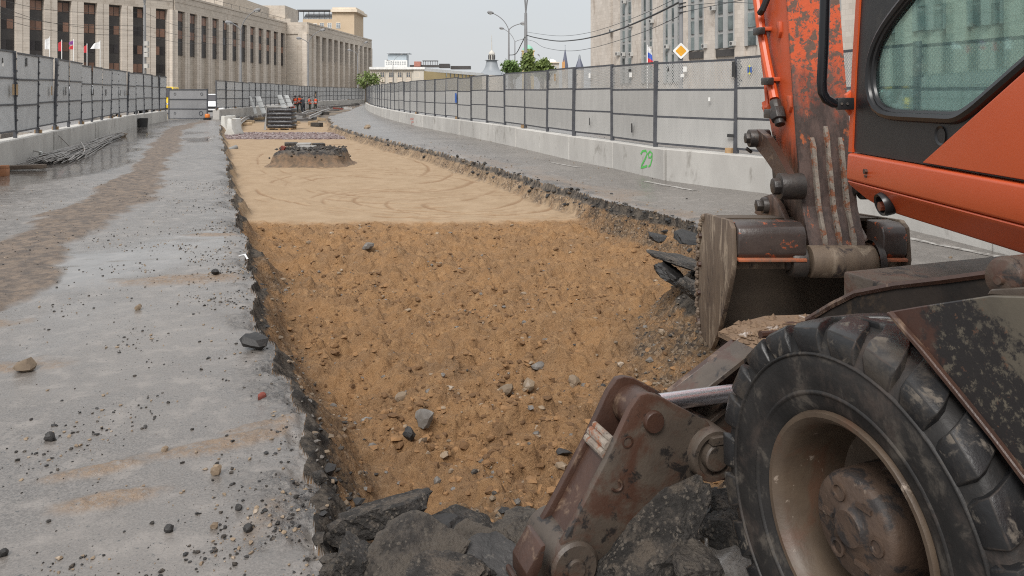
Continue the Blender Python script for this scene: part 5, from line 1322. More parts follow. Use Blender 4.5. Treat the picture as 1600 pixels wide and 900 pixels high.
# finer curve
sh = []
for i in range(len(shell) - 1):
    for t in np.linspace(0, 1, 4, endpoint=False): sh.append((shell[i][0] + (shell[i + 1][0] - shell[i][0]) * t, shell[i][1] + (shell[i + 1][1] - shell[i][1]) * t))
sh.append(shell[-1])
mb = MB(); cz, chh = 4.95, 0.5
inn = [(a + (cz - a) * 0.05, b_ + (chh - b_) * 0.05) for a, b_ in sh]
m_ = len(sh); vs_ = [Vector((x_, a, b_)) for x_ in (BX0 + 0.03, BX1 - 0.03) for a, b_ in sh + inn]
fs = []
for i in range(m_ - 1): fs += [(i, i + 1, 2 * m_ + i + 1, 2 * m_ + i), (m_ + i + 1, m_ + i, 3 * m_ + i, 3 * m_ + i + 1)]
fs += [(0, m_, 3 * m_, 2 * m_), (m_ - 1, 2 * m_ - 1, 4 * m_ - 1, 3 * m_ - 1)]
mb.add(vs_, fs); mb.build("shell", M_buckin, bucket, ang=50)
mb = MB()
bar = [(4.545, 0.722), (4.52, 0.75), (4.515, 0.86), (4.54, 0.905), (4.60, 0.925), (4.74, 0.92), (4.74, 0.74), (4.70, 0.722)]
for (xa, xb) in ((BX0 + 0.032, 1.735), (2.185, BX1 - 0.032)):
    mb = MB(); mb.prism([Vector((xa, a, b_)) for a, b_ in bar], (xb - xa, 0, 0)); mb.build("box_beam", M_beam, bucket, bevel=0.012, seg=3)
M_lipc = pmat("orange_primer_edge", (0.42, 0.12, 0.05), (0.16, 0.10, 0.07), 12, 0.6)
for (xa, xb) in ((BX0 + 0.032, 1.735), (2.185, BX1 - 0.032)):
    mb = MB(); mb.box(((xa + xb) / 2, 4.60, 0.715), (xb - xa, 0.18, 0.020)); mb.build("beam_lip", M_lipc, bucket, bevel=0.004)
mb = MB(); mb.box(((BX0 + BX1) / 2, 4.60, 0.675), (BX1 - BX0 - 0.064, 0.022, 0.055)); mb.build("beam_apron", M_bucket, bucket, bevel=0.003)
ear = [(1178, 333), (1184, 318), (1190, 308), (1204, 303), (1216, 318), (1228, 345), (1240, 372), (1252, 388), (1254, 408), (1244, 416), (1230, 412), (1218, 380), (1206, 350)]
for x_, xx in ((1.735, 1.735), (2.16, 1.735)):
    P_ = [pxX(a, b_, 1.735) for a, b_ in ear]; mb = MB(); mb.prism([Vector((x_, p.y, p.z)) for p in P_], (0.035, 0, 0)); mb.build("bucket_ear", M_orange_worn, bucket, bevel=0.005)
pb_ = Vector((0, 4.61, 0.69))
for x_ in (1.66, 2.165):
    mb = MB(); mb.lathe([(0.0, 0.06), (0.05, 0.06), (0.055, 0.05), (0.055, 0.03), (0.088, 0.03), (0.095, 0.02), (0.095, -0.06)], Vector((x_ + 0.03, pb_.y, pb_.z)), (-1, 0, 0), 24) if x_ < 2 else mb.lathe([(0.0, 0.05), (0.06, 0.05), (0.125, 0.03), (0.125, -0.01)], Vector((x_, pb_.y, pb_.z)), (1, 0, 0), 24)
    mb.build("pin", M_dark, bucket)
mb = MB(); mb.tube((1.70, Cp.y, Cp.z), (2.22, Cp.y, Cp.z), 0.055, n=18); mb.tube((1.66, Cp.y, Cp.z), (1.70, Cp.y, Cp.z), 0.042, n=6); mb.build("pin", M_dark, bucket, bevel=0.004)
for k in range(5):
    x_ = BX0 + 0.1 + k * (BX1 - BX0 - 0.2) / 4
    mb = MB(); mb.prism([(x_ - 0.045, 5.06, 0.008), (x_ - 0.045, 4.90, 0.012), (x_ - 0.045, 4.88, 0.03), (x_ - 0.045, 5.06, 0.07)], (0.09, 0, 0)); mb.build("tooth", M_beam, bucket, bevel=0.005)
mb = MB()
for k in range(4): a = 0.12 + k * 0.2; mb.tube((BX0 - 0.02, 5.33 - 0.02 * k, a), (BX0 + 0.01, 5.33 - 0.02 * k, a), 0.02, n=6)
mb.build("side_bolts", M_rust, bucket)
# mud caked down the rear edge of the left side plate
mb = MB(); rr = random.Random(9)
for k in range(46):
    h = 0.05 + k * 0.018; z_ = float(np.interp(h, [0.03, 0.12, 0.32, 0.55, 0.78, 0.885], [5.27, 5.36, 5.40, 5.38, 5.31, 5.2])) - 0.015
    r = rr.uniform(0.012, 0.024); mb.lathe([(0.0, -r), (r * 0.8, -r * 0.5), (r, 0.0), (r * 0.7, r * 0.6), (0, r)], (BX0 - 0.004, z_ + rr.uniform(-.02, .02), h), (1, 0, 0), 6)
mb.build("caked_mud", M_bucket, bucket, smooth=True, kind="stuff")

# ---- boom, out of the top of the picture
bm_ = [Vector((2.95, 1.75, 1.7)), Vector((2.85, 2.5, 3.2)), Vector((2.6, 3.6, 4.1)), Vector((2.2, 4.9, 3.9)), Vector((1.957, 5.6, 3.05))]
mb = MB(); vs_, fs = [], []
for i, p in enumerate(bm_):
    d = (bm_[min(i + 1, 4)] - bm_[max(i - 1, 0)]).normalized(); s = d.cross(Vector((0, 0, 1))).normalized(); u_ = s.cross(d)
    w, hh = 0.2, (0.22, 0.36, 0.4, 0.3, 0.2)[i]
    vs_ += [p + s * w + u_ * hh, p - s * w + u_ * hh, p - s * w - u_ * hh, p + s * w - u_ * hh]
for i in range(4):
    for q in range(4): fs.append((4 * i + q, 4 * i + (q + 1) % 4, 4 * i + 4 + (q + 1) % 4, 4 * i + 4 + q))
fs += [(0, 1, 2, 3), (16, 17, 18, 19)]
mb.add(vs_, fs); mb.build("boom", M_orange_worn, EX, bevel=0.01)

# ------------------------------------------------------------ broken asphalt and stones
def rock_mesh(name, seed, dims, sub=2, planes=14, rough=0.05, flat=0.0):
    r = np.random.default_rng(seed)
    bm = bmesh.new(); bmesh.ops.create_icosphere(bm, subdivisions=sub, radius=1)
    co = np.array([v.co[:] for v in bm.verts])
    nrm = r.normal(size=(planes, 3)); nrm /= np.linalg.norm(nrm, axis=1)[:, None]
    off = r.uniform(0.62, 1.0, planes)
    if flat:
        nrm = np.vstack([nrm, [[0, 0, 1], [0, 0, -1]] + r.normal(0, 0.06, (2, 3))]); off = np.append(off, [0.55, 0.55])
    dt = co @ nrm.T
    rad = np.min(np.where(dt > 1e-3, off / np.maximum(dt, 1e-3), 9), axis=1); rad = np.minimum(rad, 1.15)
    p = co * rad[:, None]
    q = p * 3 + seed
    nz = fbm(q[:, 0] + q[:, 2] * 0.7, q[:, 1] - q[:, 2] * 0.9, seed, 4, 0.6)
    if sub >= 4:
        nz = nz + 0.45 * fbm(q[:, 0] * 4 + q[:, 2] * 2.3, q[:, 1] * 4 - q[:, 2] * 3.1, seed + 5, 4, 0.6)
    p = p * (1 + rough * nz)[:, None] * np.array(dims)[None] / 2
    for v, c in zip(bm.verts, p): v.co = c
    me = bpy.data.meshes.new(name); bm.to_mesh(me); bm.free()
    me.polygons.foreach_set('use_smooth', [sub < 4] * len(me.polygons))
    if sub < 4: me.set_sharp_from_angle(angle=math.radians(24))
    return me
def rotm(rx, ry, rz):
    return (Matrix.Rotation(rz, 4, 'Z') @ Matrix.Rotation(ry, 4, 'Y') @ Matrix.Rotation(rx, 4, 'X'))
def aggregate(name, binder, dust, stone, toplit_dusty):
    m, nt, b = newmat(name); v = vecs(nt)
    c = mixc(nt, ramp01(nt, noise(nt, v, 14, 7, 0.7), 0.38, 0.62), binder, tuple(x * 1.9 for x in binder))
    vo = N(nt, "ShaderNodeTexVoronoi", Scale=70.0); nt.links.new(v, vo.inputs["Vector"])
    sel = ramp01(nt, noise(nt, v, 38, 3, 0.6), 0.50, 0.58)
    cr = N(nt, "ShaderNodeValToRGB"); nt.links.new(vo.outputs["Color"], cr.inputs[0]); cr.color_ramp.elements[0].color = (*[x * 0.5 for x in stone], 1); cr.color_ramp.elements[1].color = (*stone, 1)
    c = mixc(nt, math_(nt, 'MULTIPLY', sel, ramp01(nt, vo.outputs["Distance"], 0.55, 0.35)), c, cr.outputs[0])
    g = N(nt, "ShaderNodeNewGeometry"); sp = N(nt, "ShaderNodeSeparateXYZ"); nt.links.new(g.outputs["Normal"], sp.inputs[0])
    d = math_(nt, 'MULTIPLY', ramp01(nt, noise(nt, v, 7, 7, 0.72), 0.60 - 0.3 * toplit_dusty, 0.72 - 0.2 * toplit_dusty), ramp01(nt, sp.outputs["Z"], 0.1, 0.7))  # dust on upward faces; also paints the light on their tops into the colour
    c = mixc(nt, d, c, dust); nt.links.new(c, b.inputs["Base Color"])
    b.inputs["Roughness"].default_value = 0.6; b.inputs["Specular IOR Level"].default_value = 0.3
    bp = N(nt, "ShaderNodeBump", Strength=0.9, Distance=0.02); nt.links.new(math_(nt, 'MULTIPLY_ADD', vo.outputs["Distance"], -0.5, math_(nt, 'MULTIPLY', noise(nt, v, 26, 8, 0.75), 1.6)), bp.inputs["Height"]); nt.links.new(bp.outputs[0], b.inputs["Normal"])
    return m
M_asph = aggregate("broken_asphalt", (0.028, 0.0255, 0.0235), (0.11, 0.09, 0.072), (0.16, 0.138, 0.115), 0.4)
M_asphlt = aggregate("dusty_toplit_asphalt", (0.034, 0.030, 0.027), (0.10, 0.085, 0.07), (0.125, 0.108, 0.09), 0.7)
M_black_asph = pmat("fresh_black_asphalt", (0.012, 0.0115, 0.0115), (0.026, 0.024, 0.023), 12, 0.55, c3=(0.065, 0.057, 0.05), s3=25, t3=(0.6, 0.68), bump=0.5, bscale=60, vary=0.2)
M_stone = pmat("earthy_stone", (0.22, 0.165, 0.11), (0.15, 0.11, 0.075), 9, 0.8, c3=(0.29, 0.24, 0.19), s3=16, t3=(0.55, 0.66), bump=0.4, bscale=50, vary=0.25)
M_greystone = pmat("grey_stone", (0.15, 0.135, 0.12), (0.10, 0.09, 0.08), 9, 0.6, c3=(0.24, 0.235, 0.22), s3=16, t3=(0.55, 0.66), bump=0.4, bscale=50)
M_brick = pmat("red_brick", (0.20, 0.045, 0.03), (0.14, 0.04, 0.03), 9, 0.8, bump=0.4, bscale=60)

def chunk(px, py, y, dims, rot, mat, label, seed, cat="asphalt chunk", name="asphalt_chunk", flat=1, group=None, sub=4, rough=0.16, ground=None, sink=0.2):
    p = onY(px, py, y)
    me = rock_mesh(name, seed, dims, sub, 13, rough, flat); me.materials.append(mat)
    M = Matrix.Translation(p) @ rotm(*rot)
    return link(name, me, (), None, M, label=label, cat=cat, group=group)
D = math.radians
chunk(610, 806, 3.08, (0.40, 0.28, 0.22), (D(-22), D(-8), D(20)), M_asph, "large jagged black asphalt chunk topping the rubble by the left slab edge", 21)
chunk(722, 822, 3.28, (0.36, 0.30, 0.16), (D(-15), D(10), D(-25)), M_asph, "dark broken asphalt piece just right of the topmost rubble chunk", 25)
chunk(664, 876, 2.72, (0.37, 0.32, 0.12), (D(30), D(-6), D(10)), M_asphlt, "broad flat brown-grey slab at the very front of the rubble", 33)
chunk(735, 858, 2.98, (0.25, 0.22, 0.10), (D(28), D(16), D(-30)), M_asphlt, "small pale slab wedged behind the broad flat front slab", 41)
chunk(812, 838, 3.10, (0.28, 0.26, 0.18), (D(12), D(-10), D(40)), M_asphlt, "grey rubble lump beside the foot of the stabiliser leg", 47)
chunk(553, 876, 2.74, (0.16, 0.2, 0.17), (D(10), D(20), D(15)), M_asph, "upright dark rubble piece at the bottom corner of the left slab", 52)
chunk(672, 838, 3.05, (0.34, 0.22, 0.16), (D(5), D(-5), D(10)), M_black_asph, "black asphalt piece in shade under the topmost chunk", 55)
chunk(755, 888, 2.72, (0.22, 0.24, 0.10), (D(20), D(25), D(-50)), M_black_asph, "black-edged slab tilted beside the broad flat front slab", 58)
chunk(700, 905, 2.55, (0.30, 0.2, 0.12), (D(10), D(5), D(10)), M_asph, "rubble piece cut off by the bottom of the view", 62)
chunk(1034, 828, 2.62, (0.46, 0.24, 0.22), (D(24), D(-30), D(10)), M_asph, "long grey-topped asphalt block lying under the stabiliser leg", 66)
chunk(1090, 888, 2.42, (0.18, 0.18, 0.13), (D(8), D(5), D(30)), M_asphlt, "rounded grey chunk in front of the long block by the tyre", 71)
chunk(1148, 838, 2.95, (0.24, 0.24, 0.20), (D(12), D(5), D(60)), M_asph, "dark chunk half hidden behind the big front tyre", 75)
chunk(985, 885, 2.62, (0.22, 0.22, 0.12), (D(12), D(-15), D(-10)), M_black_asph, "black piece of asphalt behind the stabiliser foot", 78)
chunk(865, 880, 3.0, (0.26, 0.26, 0.18), (D(12), D(-15), D(70)), M_black_asph, "dark chunk behind the lower end of the stabiliser leg", 81)
chunk(1135, 785, 3.1, (0.16, 0.16, 0.12), (D(12), D(5), D(0)), M_asph, "small chunk under the stabiliser pivot", 83)
# slab edge at the right bank, by the bucket
chunk(1066, 408, 7.25, (0.62, 0.75, 0.12), (D(4), D(14), D(24)), M_asph, "tilted slab with sand on top beside the bucket", 91)
chunk(1050, 428, 7.0, (0.36, 0.3, 0.16), (D(20), D(30), D(10)), M_black_asph, "black asphalt lump under the tilted slab by the bucket", 93)
chunk(1074, 372, 8.4, (0.42, 0.4, 0.12), (D(5), D(15), D(-20)), M_black_asph, "black broken slab above the tilted slab on the right bank", 95)
chunk(1028, 372, 8.7, (0.24, 0.22, 0.12), (D(15), D(10), D(30)), M_black_asph, "small black lump left of the broken slab on the right bank", 97)
chunk(1082, 452, 6.3, (0.25, 0.25, 0.2), (D(5), D(35), D(0)), M_asph, "grey-black lump on the bank touching the bucket's edge", 99)
mb = MB()
# lumps the photograph lets one tell apart on the left slab and in the pit
def single(px, py, w, h, mat, label, seed, name="stone", cat="stone", zoff=0.0, inpit=False, flat=0):
    p = onH(px, py, -0.45 if inpit else 0.0); z = gz(p.x, p.y)
    p = onH(px, py, z); z = gz(p.x, p.y)
    s = p.y / F; d = (w * s, w * s * 0.9, h * s * 1.15)
    me = rock_mesh(name, seed, d, 2, 12, 0.12, flat); me.materials.append(mat)
    link(name, me, (), None, Matrix.Translation((p.x, p.y, z + d[2] * 0.33)) @ rotm(0.1, -0.15, seed), label=label, cat=cat)
single(77, 688, 20, 15, M_black_asph, "lone black asphalt lump on the wet left slab", 101, "asphalt_lump", "asphalt lump")
single(42, 578, 34, 18, M_stone, "flat brown stone beside the muddy patch at the left edge", 102)
single(398, 544, 44, 30, M_black_asph, "black lump on the slab edge halfway along the pit", 103, "asphalt_lump", "asphalt lump", flat=1)
single(408, 623, 15, 13, M_brick, "small red brick fragment by the slab edge", 104, "brick_fragment", "brick")
single(337, 429, 13, 10, M_black_asph, "black lump right of the brown smear on the slab", 105, "asphalt_lump", "asphalt lump")
single(216, 484, 12, 10, M_stone, "brown lump in front of the brown smear", 106)
single(339, 741, 17, 16, M_stone, "round earthy lump at the end of the brown streak", 107)
single(258, 705, 12, 10, M_stone, "pale pebble above the brown streak", 108)
single(372, 795, 13, 9, M_black_asph, "black lump low on the slab towards the rubble", 109, "asphalt_lump", "asphalt lump")
single(264, 830, 14, 12, M_black_asph, "black lump below the brown streak", 110, "asphalt_lump", "asphalt lump")
single(336, 825, 14, 10, M_stone, "tan pebble among black crumbs low on the slab", 111)
single(387, 829, 16, 11, M_black_asph, "black lump nearest the rubble on the slab", 112, "asphalt_lump", "asphalt lump")
single(6, 868, 18, 12, M_black_asph, "black lump at the bottom left corner", 113, "asphalt_lump", "asphalt lump")
single(663, 668, 34, 24, M_greystone, "blue-grey angular stone lying on the dug sand", 121, inpit=True)
single(640, 690, 22, 20, M_black_asph, "black lump in a hollow under the blue-grey stone", 122, "asphalt_lump", "asphalt lump", inpit=True)
single(790, 612, 32, 20, M_stone, "rounded brown stone in the middle of the dug sand", 123, inpit=True)
single(825, 606, 24, 18, M_stone, "earthy clod just right of the rounded brown stone", 124, inpit=True)
single(625, 625, 24, 18, M_stone, "brown stone left of the blue-grey one", 125, inpit=True)
single(842, 578, 26, 14, M_greystone, "pale grey stone towards the far right of the dug sand", 126, inpit=True)
single(897, 603, 20, 16, M_stone, "brown stone between the pale grey stone and the leg", 127, inpit=True)
single(683, 750, 16, 12, M_greystone, "whitish pebble on the sand above the rubble", 128, inpit=True)
single(880, 714, 26, 8, M_black_asph, "flat black scrap on the sand by the leg", 129, "asphalt_lump", "asphalt lump", inpit=True, flat=1)
single(575, 400, 22, 13, M_greystone, "grey stone far out on the dug sand", 130, inpit=True)
single(1110, 820, 14, 6, M_stone, "rusty lump in the rubble", 131) if False else None
single(574, 213, 12, 6, M_stone, "brown lump on the far right slab by the pit edge", 132)
single(190, 213, 20, 6, M_stone, "flat heap of brown mud by the left wall past the steel rods", 133, "mud_heap", "mud heap")

ICO = None
def scatter(name, xs, ys, sizes, mats, mi, label_kind, sink=0.25, squash=0.75):
    """loose crumbs, too many to count: one object"""
    bm = bmesh.new(); bmesh.ops.create_icosphere(bm, subdivisions=1, radius=1)
    base = np.array([v.co[:] for v in bm.verts]); tri = np.array([[v.index for v in f.verts] for f in bm.faces]); bm.free()
    bm = bmesh.new(); bmesh.ops.create_cube(bm, size=1.3); bmesh.ops.triangulate(bm, faces=bm.faces[:])
    n = len(xs); z = ground(xs, ys)['z']
    # 12-vertex variant for cheapness
    phi = (1 + 5 ** 0.5) / 2
    V0 = np.array([(-1, phi, 0), (1, phi, 0), (-1, -phi, 0), (1, -phi, 0), (0, -1, phi), (0, 1, phi), (0, -1, -phi), (0, 1, -phi), (phi, 0, -1), (phi, 0, 1), (-phi, 0, -1), (-phi, 0, 1)]) / 1.9
    T0 = np.array([(0, 11, 5), (0, 5, 1), (0, 1, 7), (0, 7, 10), (0, 10, 11), (1, 5, 9), (5, 11, 4), (11, 10, 2), (10, 7, 6), (7, 1, 8), (3, 9, 4), (3, 4, 2), (3, 2, 6), (3, 6, 8), (3, 8, 9), (4, 9, 5), (2, 4, 11), (6, 2, 10), (8, 6, 7), (9, 8, 1)])
    bm.free()
    jit = 1 + rng.uniform(-0.42, 0.35, (n, 12, 1)); P = V0[None] * jit
    a = rng.uniform(0, 2 * PI, n); c, s = np.cos(a), np.sin(a)
    sc = np.stack([rng.uniform(0.7, 1.4, n), rng.uniform(0.7, 1.2, n), rng.uniform(0.5, 1.0, n) * squash], -1)
    P = P * sc[:, None, :]
    X = P[..., 0] * c[:, None] - P[..., 1] * s[:, None]; Y = P[..., 0] * s[:, None] + P[..., 1] * c[:, None]
    h = sizes[:, None] / 2
    co = np.stack([X * h + xs[:, None], Y * h + ys[:, None], P[..., 2] * h + (z + sizes * (0.5 - sink) * 0.6)[:, None]], -1).reshape(-1, 3)
    F_ = (T0[None] + (np.arange(n) * 12)[:, None, None]).reshape(-1, 3)
    me = bpy.data.meshes.new(name); m = len(F_)
    me.vertices.add(len(co)); me.loops.add(m * 3); me.polygons.add(m)
    me.vertices.foreach_set('co', co.astype(np.float32).ravel()); me.loops.foreach_set('vertex_index', F_.astype(np.int32).ravel())
    me.polygons.foreach_set('loop_start', np.arange(m, dtype=np.int32) * 3)
    me.polygons.foreach_set('material_index', np.repeat(mi, 20).astype(np.int32)); me.polygons.foreach_set('use_smooth', np.zeros(m, bool)); me.update(calc_edges=True)
    return link(name, me, mats, kind='stuff')
def take(n, x0, x1, y0, y1, prob):
    """n random spots weighted by prob(x, y, G)"""
    xs, ys = [], []; tot = 0
    while tot < n:
        x = rng.uniform(x0, x1, 6000); y = y0 * (y1 / y0) ** rng.random(6000); g = ground(x, y)
        k = rng.random(6000) < prob(x, y, g); xs.append(x[k]); ys.append(y[k]); tot += k.sum()
        if len(xs) > 60: break
    return np.concatenate(xs)[:n], np.concatenate(ys)[:n]
def sz(n, lo, hi, p=3.0): return lo + (hi - lo) * rng.random(n) ** p
# crumbs of asphalt on the left slab, thicker towards the broken edge
def pl(x, y, g): return (g['d'] > 0.02) * (x < -0.36 * (y - 6) - 0.4 + 1.2) * (0.16 + 0.9 * np.exp(-np.maximum(g['d'], 0) / 0.45)) * (0.06 + 1.2 * sstep(-0.1, 0.5, fbm(x * 1.9, y * 1.9, 301, 5, 0.65))) * (x > -0.70 * y - 0.4)
x, y = take(9000, -9, 0.2, 2.4, 15, pl)
scatter("asphalt_crumbs", x, y, sz(len(x), 0.0025, 0.024, 6.0), [M_black_asph, M_asph, M_stone], rng.choice([0, 0, 1, 1, 2, 2], len(x)), None)
def pr(x, y, g): return (g['d'] > 0.02) * (x > -0.36 * (y - 12)) * (0.10 + np.exp(-np.maximum(g['d'], 0) / 0.5))
x, y = take(900, -3, 5, 6, 30, pr)
scatter("asphalt_crumbs", x, y, sz(len(x), 0.006, 0.045, 4.0), [M_black_asph, M_stone], rng.choice([0, 1, 1], len(x)), None)
# gravel spilling down the banks and lying in the sand
def pg(x, y, g): return (g['d'] < -0.05) * np.clip(g['grav'] * 0.9 + 0.02, 0, 1)
x, y = take(3400, -3.5, 2.2, 2.4, 12, pg)
scatter("gravel", x, y, sz(len(x), 0.006, 0.045, 3.5), [M_black_asph, M_stone, M_greystone, M_asphlt], rng.choice([0, 1, 1, 2, 3], len(x)), None)
def ps(x, y, g): return (g['d'] < -0.3) * (g['rough'] > 0.5) * (0.15 + 0.6 * sstep(0, 0.5, fbm(x * 1.2, y * 1.2, 303, 3)))
x, y = take(6500, -5, 2.2, 3.6, 12.2, ps)
M_clod = pmat("sand_clod", (0.27, 0.153, 0.072), (0.19, 0.112, 0.058), 9, 0.9, bump=0.6, bscale=60, spec=0.2)
M_clod2 = pmat("damp_sand_clod", (0.165, 0.094, 0.047), (0.115, 0.068, 0.037), 9, 0.9, bump=0.6, bscale=60, spec=0.2)
scatter("sand_clods", x, y, sz(len(x), 0.012, 0.075, 3.5), [M_clod, M_clod2, M_clod, M_stone, M_greystone], rng.choice([0, 1] * 12 + [3, 3, 4], len(x)), None, sink=0.5, squash=0.75)
# crumbs packed between the slabs of the rubble
def pz(x, y, g): return (g['d'] < 0.0) * (y < 3.9 - 0.3 * x) * (x > -0.9) * 1.0
x, y = take(700, -0.9, 1.3, 2.35, 3.9, pz)
scatter("rubble_crumbs", x, y, sz(len(x), 0.012, 0.085, 2.6), [M_asph, M_black_asph, M_asphlt, M_stone], rng.choice([0, 0, 1, 1, 2, 2, 3], len(x)), None, sink=0.1)
# lumps along the far pit edge on the right: torn black courses
def pe(x, y, g): return (g['d'] < 0.02) * (g['d'] > -0.16) * (x > -0.36 * (y - 12) - 0.6)
x, y = take(420, -8, 2.6, 7, 36, pe)
scatter("torn_asphalt", x, y, sz(len(x), 0.02, 0.12, 3.0), [M_black_asph, M_asph, M_stone], rng.choice([0, 0, 1, 2], len(x)), None)
# purple crushed stone across the levelled bed
def pc_(x, y, g): return (g['crush'] > 0.5) * 1.0
x, y = take(2600, -14.5, -4, 34.2, 39.6, pc_)
M_purp = pmat("purple_crushed_stone", (0.15, 0.103, 0.10), (0.21, 0.165, 0.16), 3, 0.8); M_purp2 = pmat("pale_crushed_stone", (0.23, 0.195, 0.19), None, 3, 0.8)
scatter("crushed_stone", x, y, sz(len(x), 0.06, 0.15, 1.5), [M_purp, M_purp2], rng.choice([0, 0, 1], len(x)), None, sink=0.2)

# ------------------------------------------------------------ mound left standing round a manhole
mp = onH(473, 262, -TDS); mnd = empty("manhole_mound", (mp.x, mp.y + 0.9, -TDS), label="dark crumbling mound of earth and asphalt left standing on the levelled sand", cat="mound")
cxm, cym = mp.x, mp.y + 0.95
bm = bmesh.new(); nr, na = 34, 110; grid = []
for i in range(nr):
    row = []
    for k in range(na):
        a = 2 * PI * k / na; q = i / (nr - 1)
        sq = 1 / max(abs(math.cos(a)) ** 4 + abs(math.sin(a)) ** 4, 1e-6) ** 0.25
        x_, y_ = q * 1.32 * sq * math.cos(a), q * 1.12 * sq * math.sin(a)
        row.append((x_, y_, q))
    grid.append(row)
GXm = np.array([[p[0] for p in r] for r in grid]); GYm = np.array([[p[1] for p in r] for r in grid]); Q = np.array([[p[2] for p in r] for r in grid])
Qn = Q + 0.07 * fbm(GXm * 3, GYm * 3, 401, 4, 0.6) * sstep(0.3, 0.7, Q)
zz = (TDS + 0.10) * 0.98 * (1 - sstep(0.66, 0.80, Qn)) * 0.78 + (TDS + 0.10) * 0.22 * (1 - sstep(0.76, 1.0, Qn)) + 0.09 * fbm(GXm * 3.5, GYm * 3.5, 402, 5, 0.62) * (1 - sstep(0.85, 1, Q)) - 0.03
vs_ = [(cxm + GXm[i, k], cym + GYm[i, k], -TDS + zz[i, k]) for i in range(nr) for k in range(na)]
mb = MB(); mb.add(vs_, [(i * na + k, i * na + (k + 1) % na, (i + 1) * na + (k + 1) % na, (i + 1) * na + k) for i in range(nr - 1) for k in range(na)])
m, nt, b = newmat("mound_earth")
v = vecs(nt); g_ = N(nt, "ShaderNodeNewGeometry"); sp = N(nt, "ShaderNodeSeparateXYZ"); nt.links.new(g_.outputs["Position"], sp.inputs[0])
c = mixc(nt, ramp01(nt, noise(nt, v, 6, 6, 0.7), 0.35, 0.65), (0.20, 0.13, 0.08), (0.11, 0.08, 0.055))
z_ = math_(nt, 'MULTIPLY_ADD', noise(nt, v, 2.2, 5, 0.7), 0.5, sp.outputs["Z"]); c = mixc(nt, ramp01(nt, z_, 0.14, 0.24), c, mixc(nt, ramp01(nt, noise(nt, v, 9, 6, 0.7), 0.4, 0.6), (0.026, 0.024, 0.024), (0.10, 0.085, 0.07)))
nt.links.new(c, b.inputs["Base Color"]); b.inputs["Roughness"].default_value = 0.85
bp = N(nt, "ShaderNodeBump", Strength=0.6, Distance=0.05); nt.links.new(noise(nt, v, 16, 6, 0.7), bp.inputs["Height"]); nt.links.new(bp.outputs[0], b.inputs["Normal"])
mb.build("earth", m, mnd, fixn=True, ang=60)
M_slabc = pmat("pale_concrete_slab", (0.30, 0.29, 0.275), (0.23, 0.222, 0.21), 4, 0.8, bump=0.3, bscale=30)
for (px_, py_, w, d, a, mt) in ((475, 231, 0.42, 0.34, 0.1, M_slabc), (480, 235.5, 0.50, 0.25, -0.1, M_slabc), (498, 231, 0.35, 0.25, 0.5, M_asph), (455, 230, 0.4, 0.3, 0.3, M_asph)):
    p = onH(px_, py_, 0.0); mb = MB(); mb.box((p.x, p.y, 0.10), (w, d, 0.09), Matrix.Rotation(a, 3, 'Z') @ Matrix.Rotation(0.06, 3, 'X')); mb.build("slab_piece", mt, mnd, bevel=0.012, seg=1)
p = onH(441, 237, 0.02); mb = MB(); mb.box((p.x, p.y, 0.06), (0.12, 0.16, 0.25), Matrix.Rotation(0.4, 3, 'Y')); o = mb.build("brick", M_brick, None, bevel=0.008, seg=1, label="pale-topped orange brick lying on the mound's left shoulder", cat="brick")
x = cxm + rng.uniform(-1.0, 1.0, 160); y = cym + rng.uniform(-0.85, 0.85, 160)
mb = MB()
for k in range(160):
    r = rng.uniform(0.02, 0.065); q = max(abs(x[k] - cxm) / 1.32, abs(y[k] - cym) / 1.12); z0 = -TDS + (TDS + 0.1) * 0.78 * (1 - float(sstep(0.66, .8, np.array(q)))) + (TDS + 0.1) * .2 * (1 - float(sstep(.76, 1, np.array(q))))
    s_ = [Vector(v_) * r * rng.uniform(0.7, 1.3) for v_ in ((1, 0, 0), (0, 1, 0), (-1, 0, 0), (0, -1, 0), (0, 0, .8), (0, 0, -.6))]
    mb.add([Vector((x[k], y[k], z0 + 0.02)) + q_ for q_ in s_], [(0, 1, 4), (1, 2, 4), (2, 3, 4), (3, 0, 4), (1, 0, 5), (2, 1, 5), (3, 2, 5), (0, 3, 5)])
mb.build("lumps", M_asph, mnd, smooth=False, kind="stuff")

# ------------------------------------------------------------ left verge: steel rods, timber, bag, bin
M_rebar = pmat("rusty_steel_rod", (0.20, 0.185, 0.17), (0.29, 0.275, 0.26), 2, 0.5, c3=(0.17, 0.11, 0.075), s3=3, t3=(0.55, 0.7), vary=0.3)
ra, rb_ = onH(62, 258), onH(188, 214)
rods = empty("rod_bundle", (ra.x, ra.y, 0), label="sprawling bundle of long grey steel rods lying along the left wall", cat="steel rods")
L = (rb_ - ra).length; rr = random.Random(12)
rmes = []
for k in range(6):
    mb = MB(); ln = L * rr.uniform(0.75, 0.95); pts = [Vector((ln * t, 0.06 * math.sin(t * 4 + k), 0.03 * math.sin(t * 5 + 2 * k))) for t in np.linspace(0, 1, 7)]
    mb.path(pts, 0.013, 5); me = mb.mesh("steel_rod"); me.materials.append(M_rebar); rmes.append(me)
for k in range(120):
    lay = k // 24; u_ = rr.uniform(-0.85, 0.55) * (1 - 0.13 * lay); st_ = rr.uniform(0, L * 0.22)
    F0 = frame_at(ra, rb_, 0.025 + lay * 0.025 + rr.uniform(0, 0.03))
    link("steel_rod", rmes[k % 6], (), rods, F0 @ Matrix.Translation((st_ - 0.4, u_ * 0.9, 0)) @ Matrix.Rotation(-u_ * 0.10 + rr.uniform(-0.02, 0.02), 4, 'Z') @ Matrix.Rotation(rr.uniform(-0.006, 0.004), 4, 'Y'))
